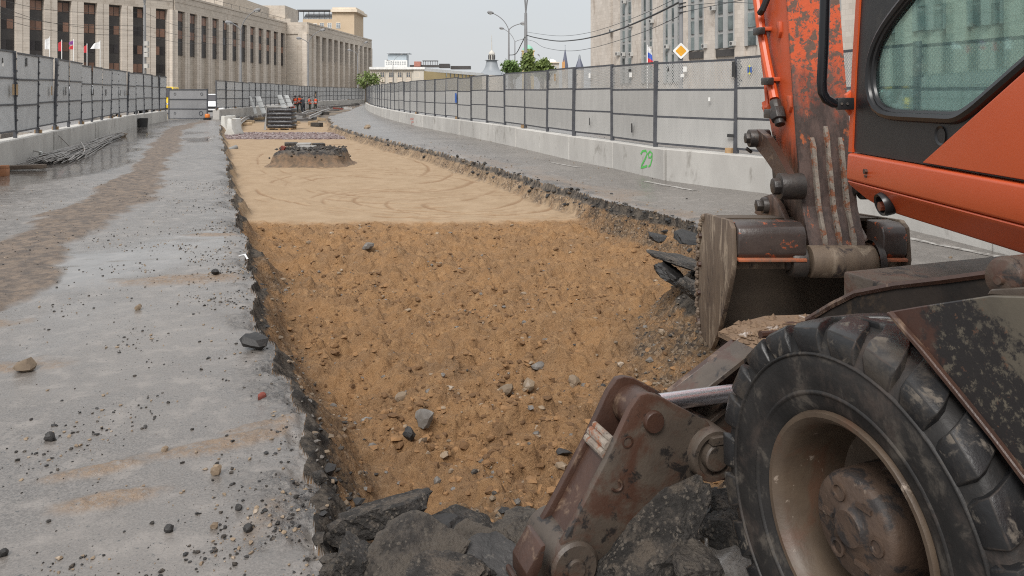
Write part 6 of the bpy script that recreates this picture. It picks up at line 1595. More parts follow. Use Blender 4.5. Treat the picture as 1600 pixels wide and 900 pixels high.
mb = MB(); mb.path([onH(79, 233, .1), onY(91, 211.5, onH(91, 236).y - 0.3), onH(108, 228, .15)], 0.014, 5); mb.path([onY(50, 235, 19.6), onY(70, 240, 19.2)], 0.012, 5); mb.build("bent_rod", M_rebar, rods)
mb = MB(); q0 = onH(128, 243, 0.0); mb.path([onY(126, 222, 22.3), onY(131, 230, 21.8), onY(132, 236, 21.0), onY(129, 241, 20.2)], 0.02, 5); mb.build("binding_wire", M_rebar, rods)
p = onH(38, 266); mb = MB(); mb.box((p.x, p.y, 0.07), (0.85, 0.2, 0.09), Matrix.Rotation(0.12, 3, 'Z') @ Matrix.Rotation(-0.03, 3, 'Y')); mb.build("timber_plank", pmat("wet_dark_timber", (0.09, 0.065, 0.048), (0.15, 0.115, 0.085), 6, 0.7, stretch=(.3, 3, 3)), None, bevel=0.01, label="dark wet plank lying before the steel rods", cat="plank")
p = onH(6, 275); mb = MB(); mb.box((p.x, p.y, 0.075), (0.16, 0.16, 0.15), Matrix.Rotation(0.2, 3, 'Z')); mb.box((p.x - 0.0, p.y, 0.185), (0.155, 0.155, 0.068), Matrix.Rotation(0.22, 3, 'Z')); mb.build("timber_block", pmat("orange_brown_timber", (0.36, 0.16, 0.075), (0.28, 0.13, 0.07), 6, 0.8), None, bevel=0.008, label="short orange-brown timber block at the left edge by the wall", cat="timber block")
p = onH(40, 248); me = rock_mesh("plastic_bag", 208, (0.42, 0.3, 0.22), 3, 9, 0.25); me.materials.append(pmat("pale_plastic_bag", (0.55, 0.56, 0.54), (0.42, 0.43, 0.40), 7, 0.35, bump=0.5, bscale=12)); link("plastic_bag", me, (), None, Matrix.Translation((p.x, p.y + 0.35, 0.09)), label="crumpled pale plastic bag between the wall and the steel rods", cat="plastic bag")
p = onH(221, 198); mb = MB(); mb.lathe([(0.0, 0.0), (0.28, 0.0), (0.31, 0.42), (0.30, 0.43), (0.27, 0.02), (0.0, 0.02)], (p.x, p.y, 0), (0, 0, 1), 20); mb.build("bucket", pmat("black_plastic", (0.02, 0.02, 0.02), None, 4, 0.5), None, label="black plastic bucket standing at the foot of the left wall", cat="bucket")
p = onH(324, 187); mb = MB(); mb.lathe([(0.0, 0), (0.24, 0), (0.24, 0.12), (0.17, 0.14), (0.0, 0.14)], (p.x, p.y, 0), (0, 0, 1), 16); wl_ = mb.build("warning_lamp", M_black, None, label="small orange warning lamp on a black base by the gate", cat="warning lamp")
mb = MB(); mb.lathe([(0.15, 0.14), (0.16, 0.3), (0.13, 0.36), (0.0, 0.38)], (p.x, p.y, 0), (0, 0, 1), 16); mb.build("lens", pmat("orange_plastic", (0.62, 0.18, 0.03), None, 4, 0.35), wl_)
mb = MB(); mb.path([onH(374, 400, .03), onH(383, 398, .10), onH(387, 405, .09), onH(385, 416, 0.0), onH(383, 425, -.1)], 0.010, 6); mb.build("cable_end", pmat("white_cable", (0.6, 0.6, 0.6), None, 4, 0.4), None, label="white cable end curling out of the left pit edge", cat="cable")
p = onH(354, 236, -0.42); mb = MB(); d_ = Vector((0.5, 0.8, 0.25)).normalized(); mb.lathe([(0.09, 0), (0.09, 0.9), (0.075, 0.9), (0.075, 0.0)], p - d_ * 0.45, d_, 18, closed=True); mb.build("drain_pipe", pmat("grey_pipe", (0.24, 0.235, 0.225), (0.17, 0.165, 0.16), 3, 0.6), None, label="stub of grey pipe poking from the left bank near the mound", cat="pipe")
mb = MB(); mb.box(onH(1030, 820, 0), (0.02, 0.02, 0.02)) if False else None
mb = MB(); mb.path([onY(783, 868, 2.8), onY(805, 905, 2.62)], 0.012, 8); mb.build("metal_rod", M_rust, None, label="short rusty rod sticking out of the rubble by the leg", cat="rod")

# ------------------------------------------------------------ far end of the pit
M_plw = pmat("white_plastic_barrier", (0.60, 0.60, 0.57), (0.50, 0.49, 0.45), 2, 0.5, c3=(0.34, 0.29, 0.22), s3=2.5, t3=(0.58, 0.75))
def barrier(px, py, rz, label):
    p = onH(px, py, -TDS); M = Matrix.Translation(p) @ Matrix.Rotation(rz, 4, 'Z')
    mb = MB(); prof = [(-0.26, 0), (-0.26, 0.10), (-0.14, 0.32), (-0.11, 0.78), (-0.09, 0.82), (0.09, 0.82), (0.11, 0.78), (0.14, 0.32), (0.26, 0.10), (0.26, 0)]
    mb.prism([M @ Vector((-0.5, a, b_)) for a, b_ in prof], M.to_3x3() @ Vector((1.0, 0, 0)))
    o = mb.build("barrier", M_plw, None, bevel=0.03, label=label, cat="barrier")
    mb = MB()
    for k in (-0.3, 0.3): mb.tube(M @ Vector((k, 0, .81)), M @ Vector((k, 0, .84)), 0.05, n=10)
    mb.build("filler_cap", M_black, o)
barrier(366, 211, 1.45, "white plastic barrier nearer the camera, first of the two by the pit's left edge")
barrier(357, 204, 1.3, "white plastic barrier behind and left of the first one")
# wrapped pallet of slabs
p = onH(436, 203, -TDS); pal = empty("wrapped_pallet", (p.x, p.y, -TDS), label="pallet of dark bagged material wrapped in clear film in the middle of the pit", cat="pallet")
Mp = Matrix.Translation((p.x, p.y + 0.55, -TDS))
M_bag = pmat("black_plastic_sack", (0.028, 0.028, 0.032), (0.055, 0.055, 0.06), 5, 0.28, c3=(0.24, 0.24, 0.25), s3=6, t3=(0.58, 0.68), bump=0.5, bscale=14)
for k in range(5):
    me_l = MB(); me_l.box(Mp @ Vector((0.02 * math.sin(k * 2), 0, 0.20 + k * 0.225)), (1.42, 1.0, 0.205), Matrix.Rotation(0.03 * math.sin(k * 3), 3, 'Z')); me_l.build("sack_layer", M_bag, pal, bevel=0.07, seg=3)
mb = MB()
for k in (-1, 0, 1): mb.box(Mp @ Vector((k * 0.6, 0, 0.04)), (0.12, 1.05, 0.085))
mb.box(Mp @ Vector((0, -0.45, 0.088)), (1.45, 0.12, 0.02)); mb.box(Mp @ Vector((0, 0.45, 0.088)), (1.45, 0.12, 0.02)); mb.box(Mp @ Vector((0, 0, 0.088)), (1.45, 0.12, 0.02)); mb.build("pallet_base", M_wood, pal)
M_film = pmat("clouded_film", (0.50, 0.50, 0.49), (0.40, 0.40, 0.40), 6, 0.3, bump=0.4, bscale=10)
mb = MB(); mb.prism([Mp @ Vector(q) for q in ((-0.76, -0.5, 0.0), (-0.92, -0.4, 0.0), (-0.88, 0.3, 0.3), (-0.76, 0.45, 1.2), (-0.74, -0.45, 1.24))], (0.015, 0, 0)); mb.build("film_side", M_film, pal)
mb = MB(); mb.box(Mp @ Vector((0, 0, 1.315)), (1.36, 0.96, 0.03)); mb.build("film_top", M_film, pal, bevel=0.01)
# rails
M_rail = pmat("worn_steel_rail", (0.30, 0.29, 0.28), (0.42, 0.41, 0.40), 2, 0.42, c3=(0.13, 0.10, 0.08), s3=3, t3=(0.55, 0.7))
M_raild = pmat("dark_steel_rail", (0.07, 0.065, 0.062), (0.11, 0.10, 0.095), 2, 0.5)
def rail(pts, label, mat, hh=0.17):
    P = [onH(a, b_, -TDS + 0.30 if hh else 0) for a, b_ in pts]; d = []
    for i in range(len(P) - 1):
        for t in np.linspace(0, 1, 5, endpoint=False): d.append(P[i].lerp(P[i + 1], t))
    d.append(P[-1]); mb = MB(); prof = [(-.075, 0), (-.075, .02), (-.012, .04), (-.012, .12), (-.036, .135), (-.036, .17), (.036, .17), (.036, .135), (.012, .12), (.012, .04), (.075, .02), (.075, 0)]
    vs_, fs = [], []; n = len(prof)
    for i, p in enumerate(d):
        t = (d[min(i + 1, len(d) - 1)] - d[max(i - 1, 0)]).normalized(); s = Vector((t.y, -t.x, 0)).normalized()
        vs_ += [p + s * a * 1.3 + Vector((0, 0, b_ * 1.2 - 0.1)) for a, b_ in prof]
    for i in range(len(d) - 1):
        for k in range(n): fs.append((i * n + k, i * n + (k + 1) % n, (i + 1) * n + (k + 1) % n, (i + 1) * n + k))
    fs += [tuple(range(n)), tuple(range((len(d) - 1) * n, len(d) * n))]; mb.add(vs_, fs)
    return mb.build("rail", mat, None, label=label, cat="rail", ang=30)
rail([(372, 196), (376, 190), (383, 185), (393, 181), (414, 178.5)], "curved pale rail lying left of the wrapped pallet", M_rail)
rail([(366, 190), (372, 185), (384, 180.5), (400, 177.5), (418, 176)], "dark curved rail beside the far wall, left of the pallet", M_raild)
rail([(484, 183), (491, 180), (503, 174.5), (515, 170.5)], "bright rail end right of the workers, the nearer of two", M_rail)
rail([(472, 178), (480, 174.5), (498, 171), (514, 169)], "bright rail behind the nearer one at the workers' feet", M_rail)
rail([(484, 168), (510, 165.5), (540, 163.3), (568, 162)], "long dark rail curving off beyond the workers", M_raild)
rail([(492, 171), (515, 167.5), (545, 164.6), (570, 163)], "second long dark rail nearer the right slab", M_raild)
# timber sleepers and lumps among the rails
rr = random.Random(31)
M_timb = pmat("pale_sleeper_timber", (0.36, 0.27, 0.17), (0.26, 0.19, 0.12), 4, 0.85, vary=0.25)
SL = [(381, 193.5, 1.0, .3, .5, M_timb), (388, 190.5, .8, .3, .2, M_timb), (398, 186, 1.6, .25, .1, M_timb), (457, 194, .6, .5, .3, M_timb), (462, 191, .5, .4, .7, M_timb), (489, 193, .6, .4, .2, M_timb), (495, 195.5, .9, .3, -.7, M_asph), (502, 187, .6, .4, .4, M_timb),
      (476, 186, 1.8, .5, .3, M_raild), (466, 182, 1.2, .6, .2, M_raild), (520, 172, 1.4, .6, .1, M_raild), (528, 170, 1.2, .4, .3, M_brick), (538, 168, 1.0, .3, .1, M_slabc), (544, 170.2, 1.0, .3, .1, M_rail), (507, 178, 0.8, .4, .4, M_asph), (459, 178, .5, .5, .6, M_slabc), (466, 185, .5, .5, .6, M_slabc), (452, 183, .5, .5, .2, M_slabc), (383, 187, 1.2, .3, .6, M_raild), (455, 188, .6, .5, .2, M_slabc)]
SLB = ["pale timber offcut nearest the white barriers", "pale timber offcut beside the curved pale rail", "long pale sleeper end left of the wrapped pallet", "pale timber block close against the pallet's right side", "smaller pale timber block just behind the pallet's right corner",
       "pale timber block under the near end of the bright rail", "dark asphalt lump in front of the bright rail's near end", "pale timber block right of the bright rail by the slab edge", "dark steel plate lying right behind the pallet", "dark steel plate at the crouching worker's feet", "dark steel plate by the corner of the right slab",
       "low heap of red bricks by the far right slab edge", "pale concrete strip beyond the red bricks", "short pale rail offcut by the far slab edge", "asphalt lump between the bright rail and the right slab", "pale concrete lump left of the two, behind the pallet's top corner", "pale concrete lump beside the dark plate right of the pallet",
       "pale concrete lump directly behind the pallet", "dark steel plate left of the pallet under the curved rails", "pale concrete lump at the pallet's right side"]
for i, (a, b_, w, d, r, mt) in enumerate(SL):
    p = onH(a, b_, -TDS + 0.1); hh = rr.uniform(0.16, 0.34); mb = MB(); mb.box((p.x, p.y, -TDS + hh / 2), (w, d, hh), Matrix.Rotation(r, 3, 'Z') @ Matrix.Rotation(rr.uniform(-.12, .12), 3, 'Y'))
    nm = {M_timb: ("sleeper_offcut", "sleeper offcut", "pale timber offcut strewn among the rails by the pallet", "timber offcuts among the rails"), M_raild: ("steel_plate", "steel plate", "dark steel plate strewn among the rails", "steel plates among the rails"), M_asph: ("asphalt_lump", "asphalt lump", "asphalt lump dropped at the right end of the rails", "asphalt lumps by the rails"),
          M_slabc: ("concrete_lump", "concrete lump", "pale concrete lump left among the rails", "concrete lumps among the rails"), M_brick: ("brick_heap", "brick heap", "low heap of red bricks by the far right slab edge", None), M_rail: ("rail_offcut", "rail offcut", "short pale rail offcut by the far slab edge", None)}[mt]
    mb.build(nm[0], mt, None, bevel=0.02, seg=1, label=SLB[i], cat=nm[1], group=nm[3])
# spare panels leaning on the far wall
M_spare = pmat("galvanised_spare_panel", (0.30, 0.31, 0.31), (0.24, 0.25, 0.25), 1.2, 0.5)
for i, (a, lb) in enumerate(((((389.5, 150), (392.5, 149.5), (402.5, 177.5), (398, 178.5), 55.5), "narrow spare panel leaning on the far wall, leftmost of the four"), (((399, 150.5), (407, 150), (417, 177), (409.5, 178), 57), "wider spare panel leaning second from the left on the far wall"),
                            (((433, 148), (440, 148), (448.5, 168.5), (440.5, 170), 66), "spare panel leaning on the far wall behind the pallet, third from the left"), (((444, 148.3), (450.5, 148.5), (458, 165), (450, 166), 69), "spare panel nearest the workers, leaning on the far wall"))):
    q = [onY(a[k][0], a[k][1], a[4] + (0.5 if k < 2 else 0)) for k in range(4)]
    sp_ = empty("leaning_panel", q[3], label=lb, cat="spare panel", group=None)
    mb = MB(); mb.prism(q, (-0.10, 0.25, 0)); mb.build("frame", M_post, sp_)
    for k in range(3):
        t0, t1 = k / 3 + 0.012, (k + 1) / 3 - 0.012; mb = MB(); ee = Vector((0, -0.02, 0.0))
        mb.prism([q[0].lerp(q[3], t0) + ee, q[1].lerp(q[2], t0) + ee, q[1].lerp(q[2], t1) + ee, q[0].lerp(q[3], t1) + ee], (0, -0.02, 0)); mb.build("sheet", M_spare, sp_)

# ------------------------------------------------------------ workers
M_skin = pmat("skin", (0.42, 0.25, 0.18), None, 3, 0.6)
M_navy = pmat("dark_work_clothes", (0.022, 0.024, 0.032), (0.035, 0.037, 0.045), 6, 0.85)
M_green_c = pmat("dark_green_work_clothes", (0.030, 0.038, 0.030), (0.045, 0.052, 0.042), 6, 0.85)
M_vest = pmat("orange_safety_vest", (0.80, 0.10, 0.03), (0.72, 0.085, 0.03), 5, 0.6)
M_refl = pmat("silver_reflective_band", (0.6, 0.6, 0.58), None, 5, 0.4)
M_cap = pmat("dark_cap", (0.03, 0.03, 0.035), None, 5, 0.8); M_helm = pmat("white_helmet", (0.7, 0.7, 0.68), None, 5, 0.4)
def person(px, py, y, rz, pose, cloth, vest, hat, label, group=None):
    base = onY(px, py, y); gzv = gz(base.x, y) - 0.02
    root = empty("person", (base.x, base.y, gzv), rz, label=label, cat="person", group=group); M = WM[root.as_pointer()]
    bend = pose.get('bend', 0); sq = pose.get('squat', 0)
    hz = 0.92 * (1 - 0.55 * sq); pel = Vector((0, -0.05 * bend - 0.25 * sq, hz)); up_ = Vector((0, math.sin(bend), math.cos(bend)))
    che = pel + up_ * 0.36; nek = pel + up_ * 0.54; hd = nek + (up_ * 0.7 + Vector((0, 0.15, 0.3))).normalized() * 0.09; top_ = hd + (up_ + Vector((0, 0, 0.6))).normalized() * 0.13
    J = [(pel, .155), (che, .175), (nek, .062), (hd, .092), (top_, .085)]; E = [(0, 1), (1, 2), (2, 3), (3, 4)]
    def addj(p, r): J.append((p, r)); return len(J) - 1
    for s in (-1, 1):
        hip = addj(pel + Vector((0.10 * s, 0, -0.06)), .105); E.append((0, hip))
        kn = Vector((0.12 * s + pose.get('st', .04) * s, 0.02 + 0.32 * sq + pose.get('step', 0) * s, 0.48 * (1 - 0.25 * sq))); k_ = addj(kn, .068); E.append((hip, k_))
        an = addj(Vector((0.13 * s + pose.get('st', .04) * s, -0.03 + 0.1 * sq + pose.get('step', 0) * s * 1.3, 0.08)), .045); E.append((k_, an))
        to = addj(Vector((0.145 * s + pose.get('st', .04) * s, 0.14 + 0.1 * sq + pose.get('step', 0) * s * 1.3, 0.04)), .042); E.append((an, to))
        sh = addj(che + up_ * 0.11 + Vector((0.185 * s, 0, 0)), .062); E.append((1, sh))
        el = sh and addj(J[sh][0] + Vector((0.06 * s, pose.get('arm', 0.05), -0.27)), .048); E.append((sh, el))
        wr = addj(J[el][0] + Vector((-0.05 * s, pose.get('arm2', 0.14), -0.20)), .036); E.append((el, wr))
        ha = addj(J[wr][0] + Vector((-0.01 * s, 0.06, -0.08)), .042); E.append((wr, ha))
    me = bpy.data.meshes.new("body"); me.from_pydata([tuple(j[0]) for j in J], E, []); me.update()
    o = bpy.data.objects.new("body_tmp", me); COL.objects.link(o)
    sk = o.modifiers.new("s", 'SKIN'); sk.use_smooth_shade = True
    for i, j in enumerate(J): me.skin_vertices[0].data[i].radius = (j[1], j[1])
    me.skin_vertices[0].data[0].use_root = True
    ss = o.modifiers.new("u", 'SUBSURF'); ss.levels = 1; ss.render_levels = 1
    ev = o.evaluated_get(bpy.context.evaluated_depsgraph_get()); bme = bpy.data.meshes.new_from_object(ev); bpy.data.objects.remove(o); bme.name = "body"
    bme.materials.clear(); bme.materials.append(cloth); bme.materials.append(M_skin)
    hands = [J[i][0] for i in range(len(J)) if abs(J[i][1] - .042) < 1e-6 and J[i][0].z > 0.2]
    for p in bme.polygons:
        c = p.center
        if (c - hd).length < 0.16 and (c - nek).dot(up_) > -0.01 or any((c - h).length < 0.07 for h in hands): p.material_index = 1
    body = link("body", bme, (), root, M)
    if vest:
        mb = MB(); ax = (M.to_3x3() @ up_)
        rings = [(pel + up_ * 0.0, .195, .15), (pel + up_ * 0.12, .19, .15), (pel + up_ * 0.30, .215, .165), (pel + up_ * 0.44, .215, .15), (pel + up_ * 0.50, .15, .11)]
        fw = Vector((0, up_.z, -up_.y)); n_ = 16; vs_ = [M @ (c + Vector((1, 0, 0)) * rx * math.cos(2 * PI * k / n_) + fw * ry * math.sin(2 * PI * k / n_)) for c, rx, ry in rings for k in range(n_)]
        mb.add(vs_, [(i * n_ + k, i * n_ + (k + 1) % n_, (i + 1) * n_ + (k + 1) % n_, (i + 1) * n_ + k) for i in range(4) for k in range(n_)]); ve = mb.build("vest", M_vest, root, ang=80)
        mb = MB()
        for h_ in (0.10, 0.2):
            rx = .197 + h_ * 0.08; vv = [M @ (pel + up_ * (h_ + dz) + Vector((1, 0, 0)) * rx * math.cos(2 * PI * k / n_) + fw * (rx * .8) * math.sin(2 * PI * k / n_)) for dz in (0, .05) for k in range(n_)]
            mb.add(vv, [(k, (k + 1) % n_, n_ + (k + 1) % n_, n_ + k) for k in range(n_)])
        mb.build("reflective_band", M_refl, ve)
    mb = MB(); ha_ = (top_ - hd).normalized(); mb.lathe([(0.118, 0.0), (0.122, 0.05), (0.10, 0.115), (0.05, 0.15), (0.0, 0.155)], M @ (hd + ha_ * 0.03), M.to_3x3() @ ha_, 14)
    mb.box(M @ (hd + ha_ * 0.05 + Vector((0, 0.14, 0))), (0.16, 0.10, 0.015), M.to_3x3()); mb.build("cap", hat, root)
    return root
person(457, 172.5, 70, 2.6, dict(squat=0.75, bend=0.7, arm=0.15), M_navy, True, M_helm, "crouching worker in an orange vest and pale helmet, leftmost of the gang")
person(462.5, 174.5, 77, 2.9, dict(bend=0.25, arm=0.1), M_green_c, True, M_cap, "stooping worker in an orange vest with his back to us beside the crouching one")
person(468, 174, 79, 3.4, dict(bend=0.35, step=.05), M_green_c, True, M_cap, "worker in an orange vest half hidden behind the stooping man")
person(474, 174, 76, 1.2, dict(bend=0.3, arm=0.12), M_navy, False, M_cap, "worker in dark navy clothes between the orange vests")
person(484.5, 173.5, 82, 2.2, dict(bend=0.15), M_green_c, True, M_cap, "standing worker in an orange vest, second from the right")
person(492.5, 173, 84, 4.0, dict(bend=0.1, step=.06), M_green_c, True, M_cap, "rightmost worker in an orange vest beside an upright tool")
q = onY(494.5, 176, 84.3); mb = MB(); mb.tube(q, (q.x - 0.1, q.y, q.z + 2.1), 0.03, n=6); tl = mb.build("work_tool", M_wood, None, label="long dark-bladed tool standing upright by the rightmost worker", cat="tool"); mb = MB(); mb.box((q.x - 0.1, q.y, q.z + 2.1), (0.22, 0.04, 0.5)); mb.build("blade", M_black, tl)

# ------------------------------------------------------------ street lamps, poles, wires, sign, flags
M_pole = pmat("galvanised_pole", (0.25, 0.25, 0.255), (0.20, 0.20, 0.205), 0.5, 0.5)
M_lens = pmat("lamp_glass", (0.55, 0.55, 0.52), None, 2, 0.3)
def street_lamp(px, Z, fork_y, heads, label, r=0.1, top_y=None, group=None):
    b0 = onY(px, HY, Z); base = Vector((b0.x, Z, 0)); fk = onY(px, fork_y, Z)
    root = empty("street_lamp", base, label=label, cat="street lamp", group=group)
    mb = MB(); mb.path([base, Vector((base.x, Z, fk.z * 0.5)), fk], [r * 1.25, r, r * 0.7], 10); mb.lathe([(r * 2, 0), (r * 2, 0.5), (r * 1.3, 0.6)], base, (0, 0, 1), 10); mb.build("pole", M_pole, root)
    for (hx, hy) in heads:
        h = onY(hx, hy, Z - 0.5); mid = Vector((fk.x + (h.x - fk.x) * 0.22, (fk.y + h.y) / 2, fk.z + (h.z - fk.z) * 0.72)); pts = []
        for t in np.linspace(0, 1, 9): pts.append(fk * (1 - t) ** 2 + mid * 2 * t * (1 - t) + h * t * t)
        mb = MB(); mb.path(pts, r * 0.42, 6); mb.build("arm", M_pole, root)
        d = (pts[-1] - pts[-2]).normalized(); d.z *= 0.4; d.normalize(); mb = MB(); mb.lathe([(0.02, -0.1), (0.13, 0.0), (0.22, 0.3), (0.2, 0.6), (0.05, 0.75)], h - d * 0.2, d, 12); hd = mb.build("lamp_head", M_pole, root)
        mb = MB(); mb.lathe([(0.16, 0.1), (0.18, 0.3), (0.1, 0.5)], h - d * 0.1 + Vector((0, 0, -0.09)), d, 10); mb.build("lens", M_lens, hd)
    return root
street_lamp(821.5, 75, 20, [(813, -40), (838, -40)], "tall twin-armed lamp post behind the right hoarding carrying wires", 0.2)
street_lamp(795, 95, 47, [(768, 20), (816, 36.5)], "twin-armed lamp post left of the tallest post, its big head far left", 0.13)
street_lamp(804.5, 130, 66, [(785, 44.5), (819, 61)], "farther lamp post between two nearer lamp posts above the trees", 0.11)
street_lamp(376, 85, 48, [(400, 16.5), (359.5, 35.5)], "twin-headed lamp post before the stone building, nearest of the three there", 0.12)
street_lamp(481.5, 120, 68, [(503, 47), (468.5, 60)], "twin-headed lamp post at the stone building's corner, middle of three", 0.13)
street_lamp(559, 165, 86, [(571, 66.5), (547, 78.5)], "twin-headed lamp post at the stone building's far end, last of three", 0.13)
street_lamp(614, 300, 98, [(627, 85), (606, 94)], "tiny lamp post before the cream building at the street's end", 0.16)
street_lamp(845, 250, 97, [(842, 86), (828, 88)], "tiny lamp post right of the green trees", 0.12)
pl0 = street_lamp(226, 62, 8, [(219, -18), (246, -30)], "tall lamp post with small boxes on it before the near bays of the stone building", 0.13)
mb = MB()
for yy in (68, 78, 86, 103): mb.box(onY(229, yy, 61.8), (0.3, 0.3, 0.35))
mb.build("pole_boxes", M_ac, pl0)
# pole with the priority sign
b0 = onY(1064, HY, 30); pole = MB(); pole.tube((b0.x, 30, 0), (b0.x, 30, 9.5), 0.085, n=12); po = pole.build("utility_pole", M_pole, None, label="grey pole rising behind the right hoarding with wires and a sign", cat="pole")
mb = MB()
for yy in (6, 12, 20): mb.tube(onY(1060, yy, 29.9), onY(1072, yy - 2, 29.9), 0.03, n=6)
mb.build("cable_clamps", M_black, po)
sc_ = onY(1064, 79.5, 29.85); ys_ = Vector((0, -1, 0))
def diamond(r, y_off, name, mat, par=None, **kw):
    mb = MB(); c = sc_ + Vector((0, y_off, 0)); pts = []
    for k in range(4):
        a = k * PI / 2
        for j in np.linspace(-0.09, 0.09, 3): pts.append(c + Vector((r * (1 - 0.03 + 0.03) * math.cos(a + j * 0.9), 0, r * math.sin(a + j * 0.9))))
    mb.prism(pts, (0, 0.006, 0)); return mb.build(name, mat, par, smooth=False, **kw)
sg = diamond(0.305, 0.0, "priority_sign", pmat("white_sign_face", (0.66, 0.66, 0.64), None, 3, 0.5), None, label="yellow and white diamond road sign above the right hoarding", cat="road sign")
diamond(0.202, -0.008, "amber_face", pmat("amber_sign_face", (0.66, 0.32, 0.02), None, 3, 0.5), sg); diamond(0.315, 0.012, "back_plate", M_pole, sg)
def wire(pix, r, label, group=None, name="wire"):
    P = [onY(*p) for p in pix]; d = []
    for i in range(len(P) - 1):
        p0, p1, p2, p3 = P[max(i - 1, 0)], P[i], P[i + 1], P[min(i + 2, len(P) - 1)]
        for t in np.linspace(0, 1, 8, endpoint=False): d.append(0.5 * ((2 * p1) + (p2 - p0) * t + (2 * p0 - 5 * p1 + 4 * p2 - p3) * t * t + (3 * p1 - p0 - 3 * p2 + p3) * t ** 3))
    d.append(P[-1]); mb = MB(); mb.path(d, r, 5); mb.build(name, M_hose, None, label=label, cat="wire", group=group)
wire([(823, 55, 74.8), (838, 59, 72), (870, 64, 64), (900, 62.5, 56), (930, 57, 48), (970, 45, 40), (1020, 24, 34), (1064, 2, 30)], 0.045, "thick sagging black cable between the tall lamp post and the sign pole")
wire([(823, 50, 74.8), (870, 56, 60), (920, 51, 48), (990, 28, 37), (1064, -6, 30)], 0.014, "thin wire above the thick sagging cable")
wire([(823, 62, 74.8), (835, 65, 70), (850, 74, 64), (885, 79.5, 55), (925, 75, 47), (1000, 52, 36), (1064, 24, 30)], 0.016, "lowest thin wire dipping over the two slate turrets")
wire([(820, 58, 74.8), (814, 70, 80), (806, 84, 86), (796, 86, 94.8)], 0.05, "short black cable slung from the tall lamp post to its neighbour")
wire([(1064, 20, 30), (1100, 12, 27), (1190, -6, 22)], 0.012, "thin wire running right from the sign pole over the tower")
wire([(1064, 10, 30), (1130, 4, 26), (1195, 6, 22)], 0.010, "thin wire running level from the sign pole to behind the digger arm")
for i, (l, r_) in enumerate((((-20, -6), 20), ((-20, 14), 40), ((-20, 22), 55), ((-20, 2), 48))):
    wire([(l[0], l[1], 45), (60, (l[1] * .5 + r_ * .5) + 6, 50), (140, (l[1] * .2 + r_ * .8) + 5, 56), (226, r_, 62)], 0.014, ("second highest", "third highest", "lowest", "highest")[i] + " thin wire strung left of the boxed lamp post", "wires left of the boxed lamp post")
for i, r_ in enumerate((20, 40, 55)):
    wire([(226, r_, 62), (280, (r_ + 54 + i * 8) / 2 + 4, 70), (330, r_ * .3 + (54 + 8 * i) * .7 + 3, 78), (376, 54 + i * 8, 85)], 0.014, ("highest", "middle", "lowest")[i] + " thin wire between the boxed lamp post and the next lamp post", "wires right of the boxed lamp post")
def flag(px, y0, y1, Z, cols, shape, label, w=0.75, h=1.1):
    b0 = onY(px, y1, Z); t0 = onY(px, y0, Z); root = empty("flag", (b0.x, Z, 0), label=label, cat="flag")
    mb = MB(); mb.tube((b0.x, Z, 0), t0, 0.035, n=6); mb.build("flagpole", M_winwhite, root)
    n = len(cols)
    for k, mt in enumerate(cols):
        mb = MB(); P = []
        if shape == 'droop':
            za, zb_ = t0.z - 0.1 - h * 1.0 * k / n, t0.z - 0.1 - h * (k + 1) / n
            for z in (za, zb_): P.append([Vector((b0.x + 0.03 + w * q * (0.35 + 0.25 * (t0.z - z) / h), Z + 0.08 * math.sin(q * 9), z - 0.25 * q)) for q in np.linspace(0, 1, 6)])
        else:
            za, zb_ = t0.z - 0.1 - h * k / n, t0.z - 0.1 - h * (k + 1) / n
            for z in (za, zb_): P.append([Vector((b0.x - 0.03 - w * q * (1 - 0.35 * ((z - zb_) / max(h, .1)) if shape == 'tri' else 1), Z + 0.08 * math.sin(q * 7), z - 0.30 * q * (z == za))) for q in np.linspace(0, 1, 6)])
        vs_ = P[0] + P[1]; mb.add(vs_, [(q, q + 1, 7 + q, 6 + q) for q in range(5)]); mb.add([v_ + Vector((0, 0.01, 0)) for v_ in vs_], [(q + 1, q, 6 + q, 7 + q) for q in range(5)])
        mb.build("cloth", mt, root, fixn=False)
M_fw = pmat("white_flag_cloth", (0.62, 0.62, 0.62), None, 3, 0.8); M_fr = pmat("red_flag_cloth", (0.52, 0.05, 0.06), None, 3, 0.8); M_fb = pmat("blue_flag_cloth", (0.06, 0.12, 0.45), None, 3, 0.8); M_fp = pmat("purple_flag_cloth", (0.22, 0.06, 0.25), None, 3, 0.8)
flag(77.6, 57, 95, 78, [M_fw], 'left', "limp white flag, leftmost over the left hoarding", 0.5, 1.2)
flag(96.5, 62, 98, 80, [M_fr], 'left', "narrow red flag next right of the leftmost white flag", 0.35, 1.1)
flag(115, 61, 100, 82, [M_fp, M_fr], 'left', "purple and red flag in the middle of the row", 0.5, 1.0)
flag(136, 68, 102, 84, [M_fr], 'left', "red flag beside the white pennant", 0.35, 0.9)
flag(156.5, 63, 104, 86, [M_fw], 'tri', "white pennant streaming left, rightmost of the row", 1.1, 0.85)
flag(1011.5, 70, 110, 60, [M_fw, M_fb, M_fr], 'droop', "drooping white, blue and red flag before the tower", 0.75, 1.35)

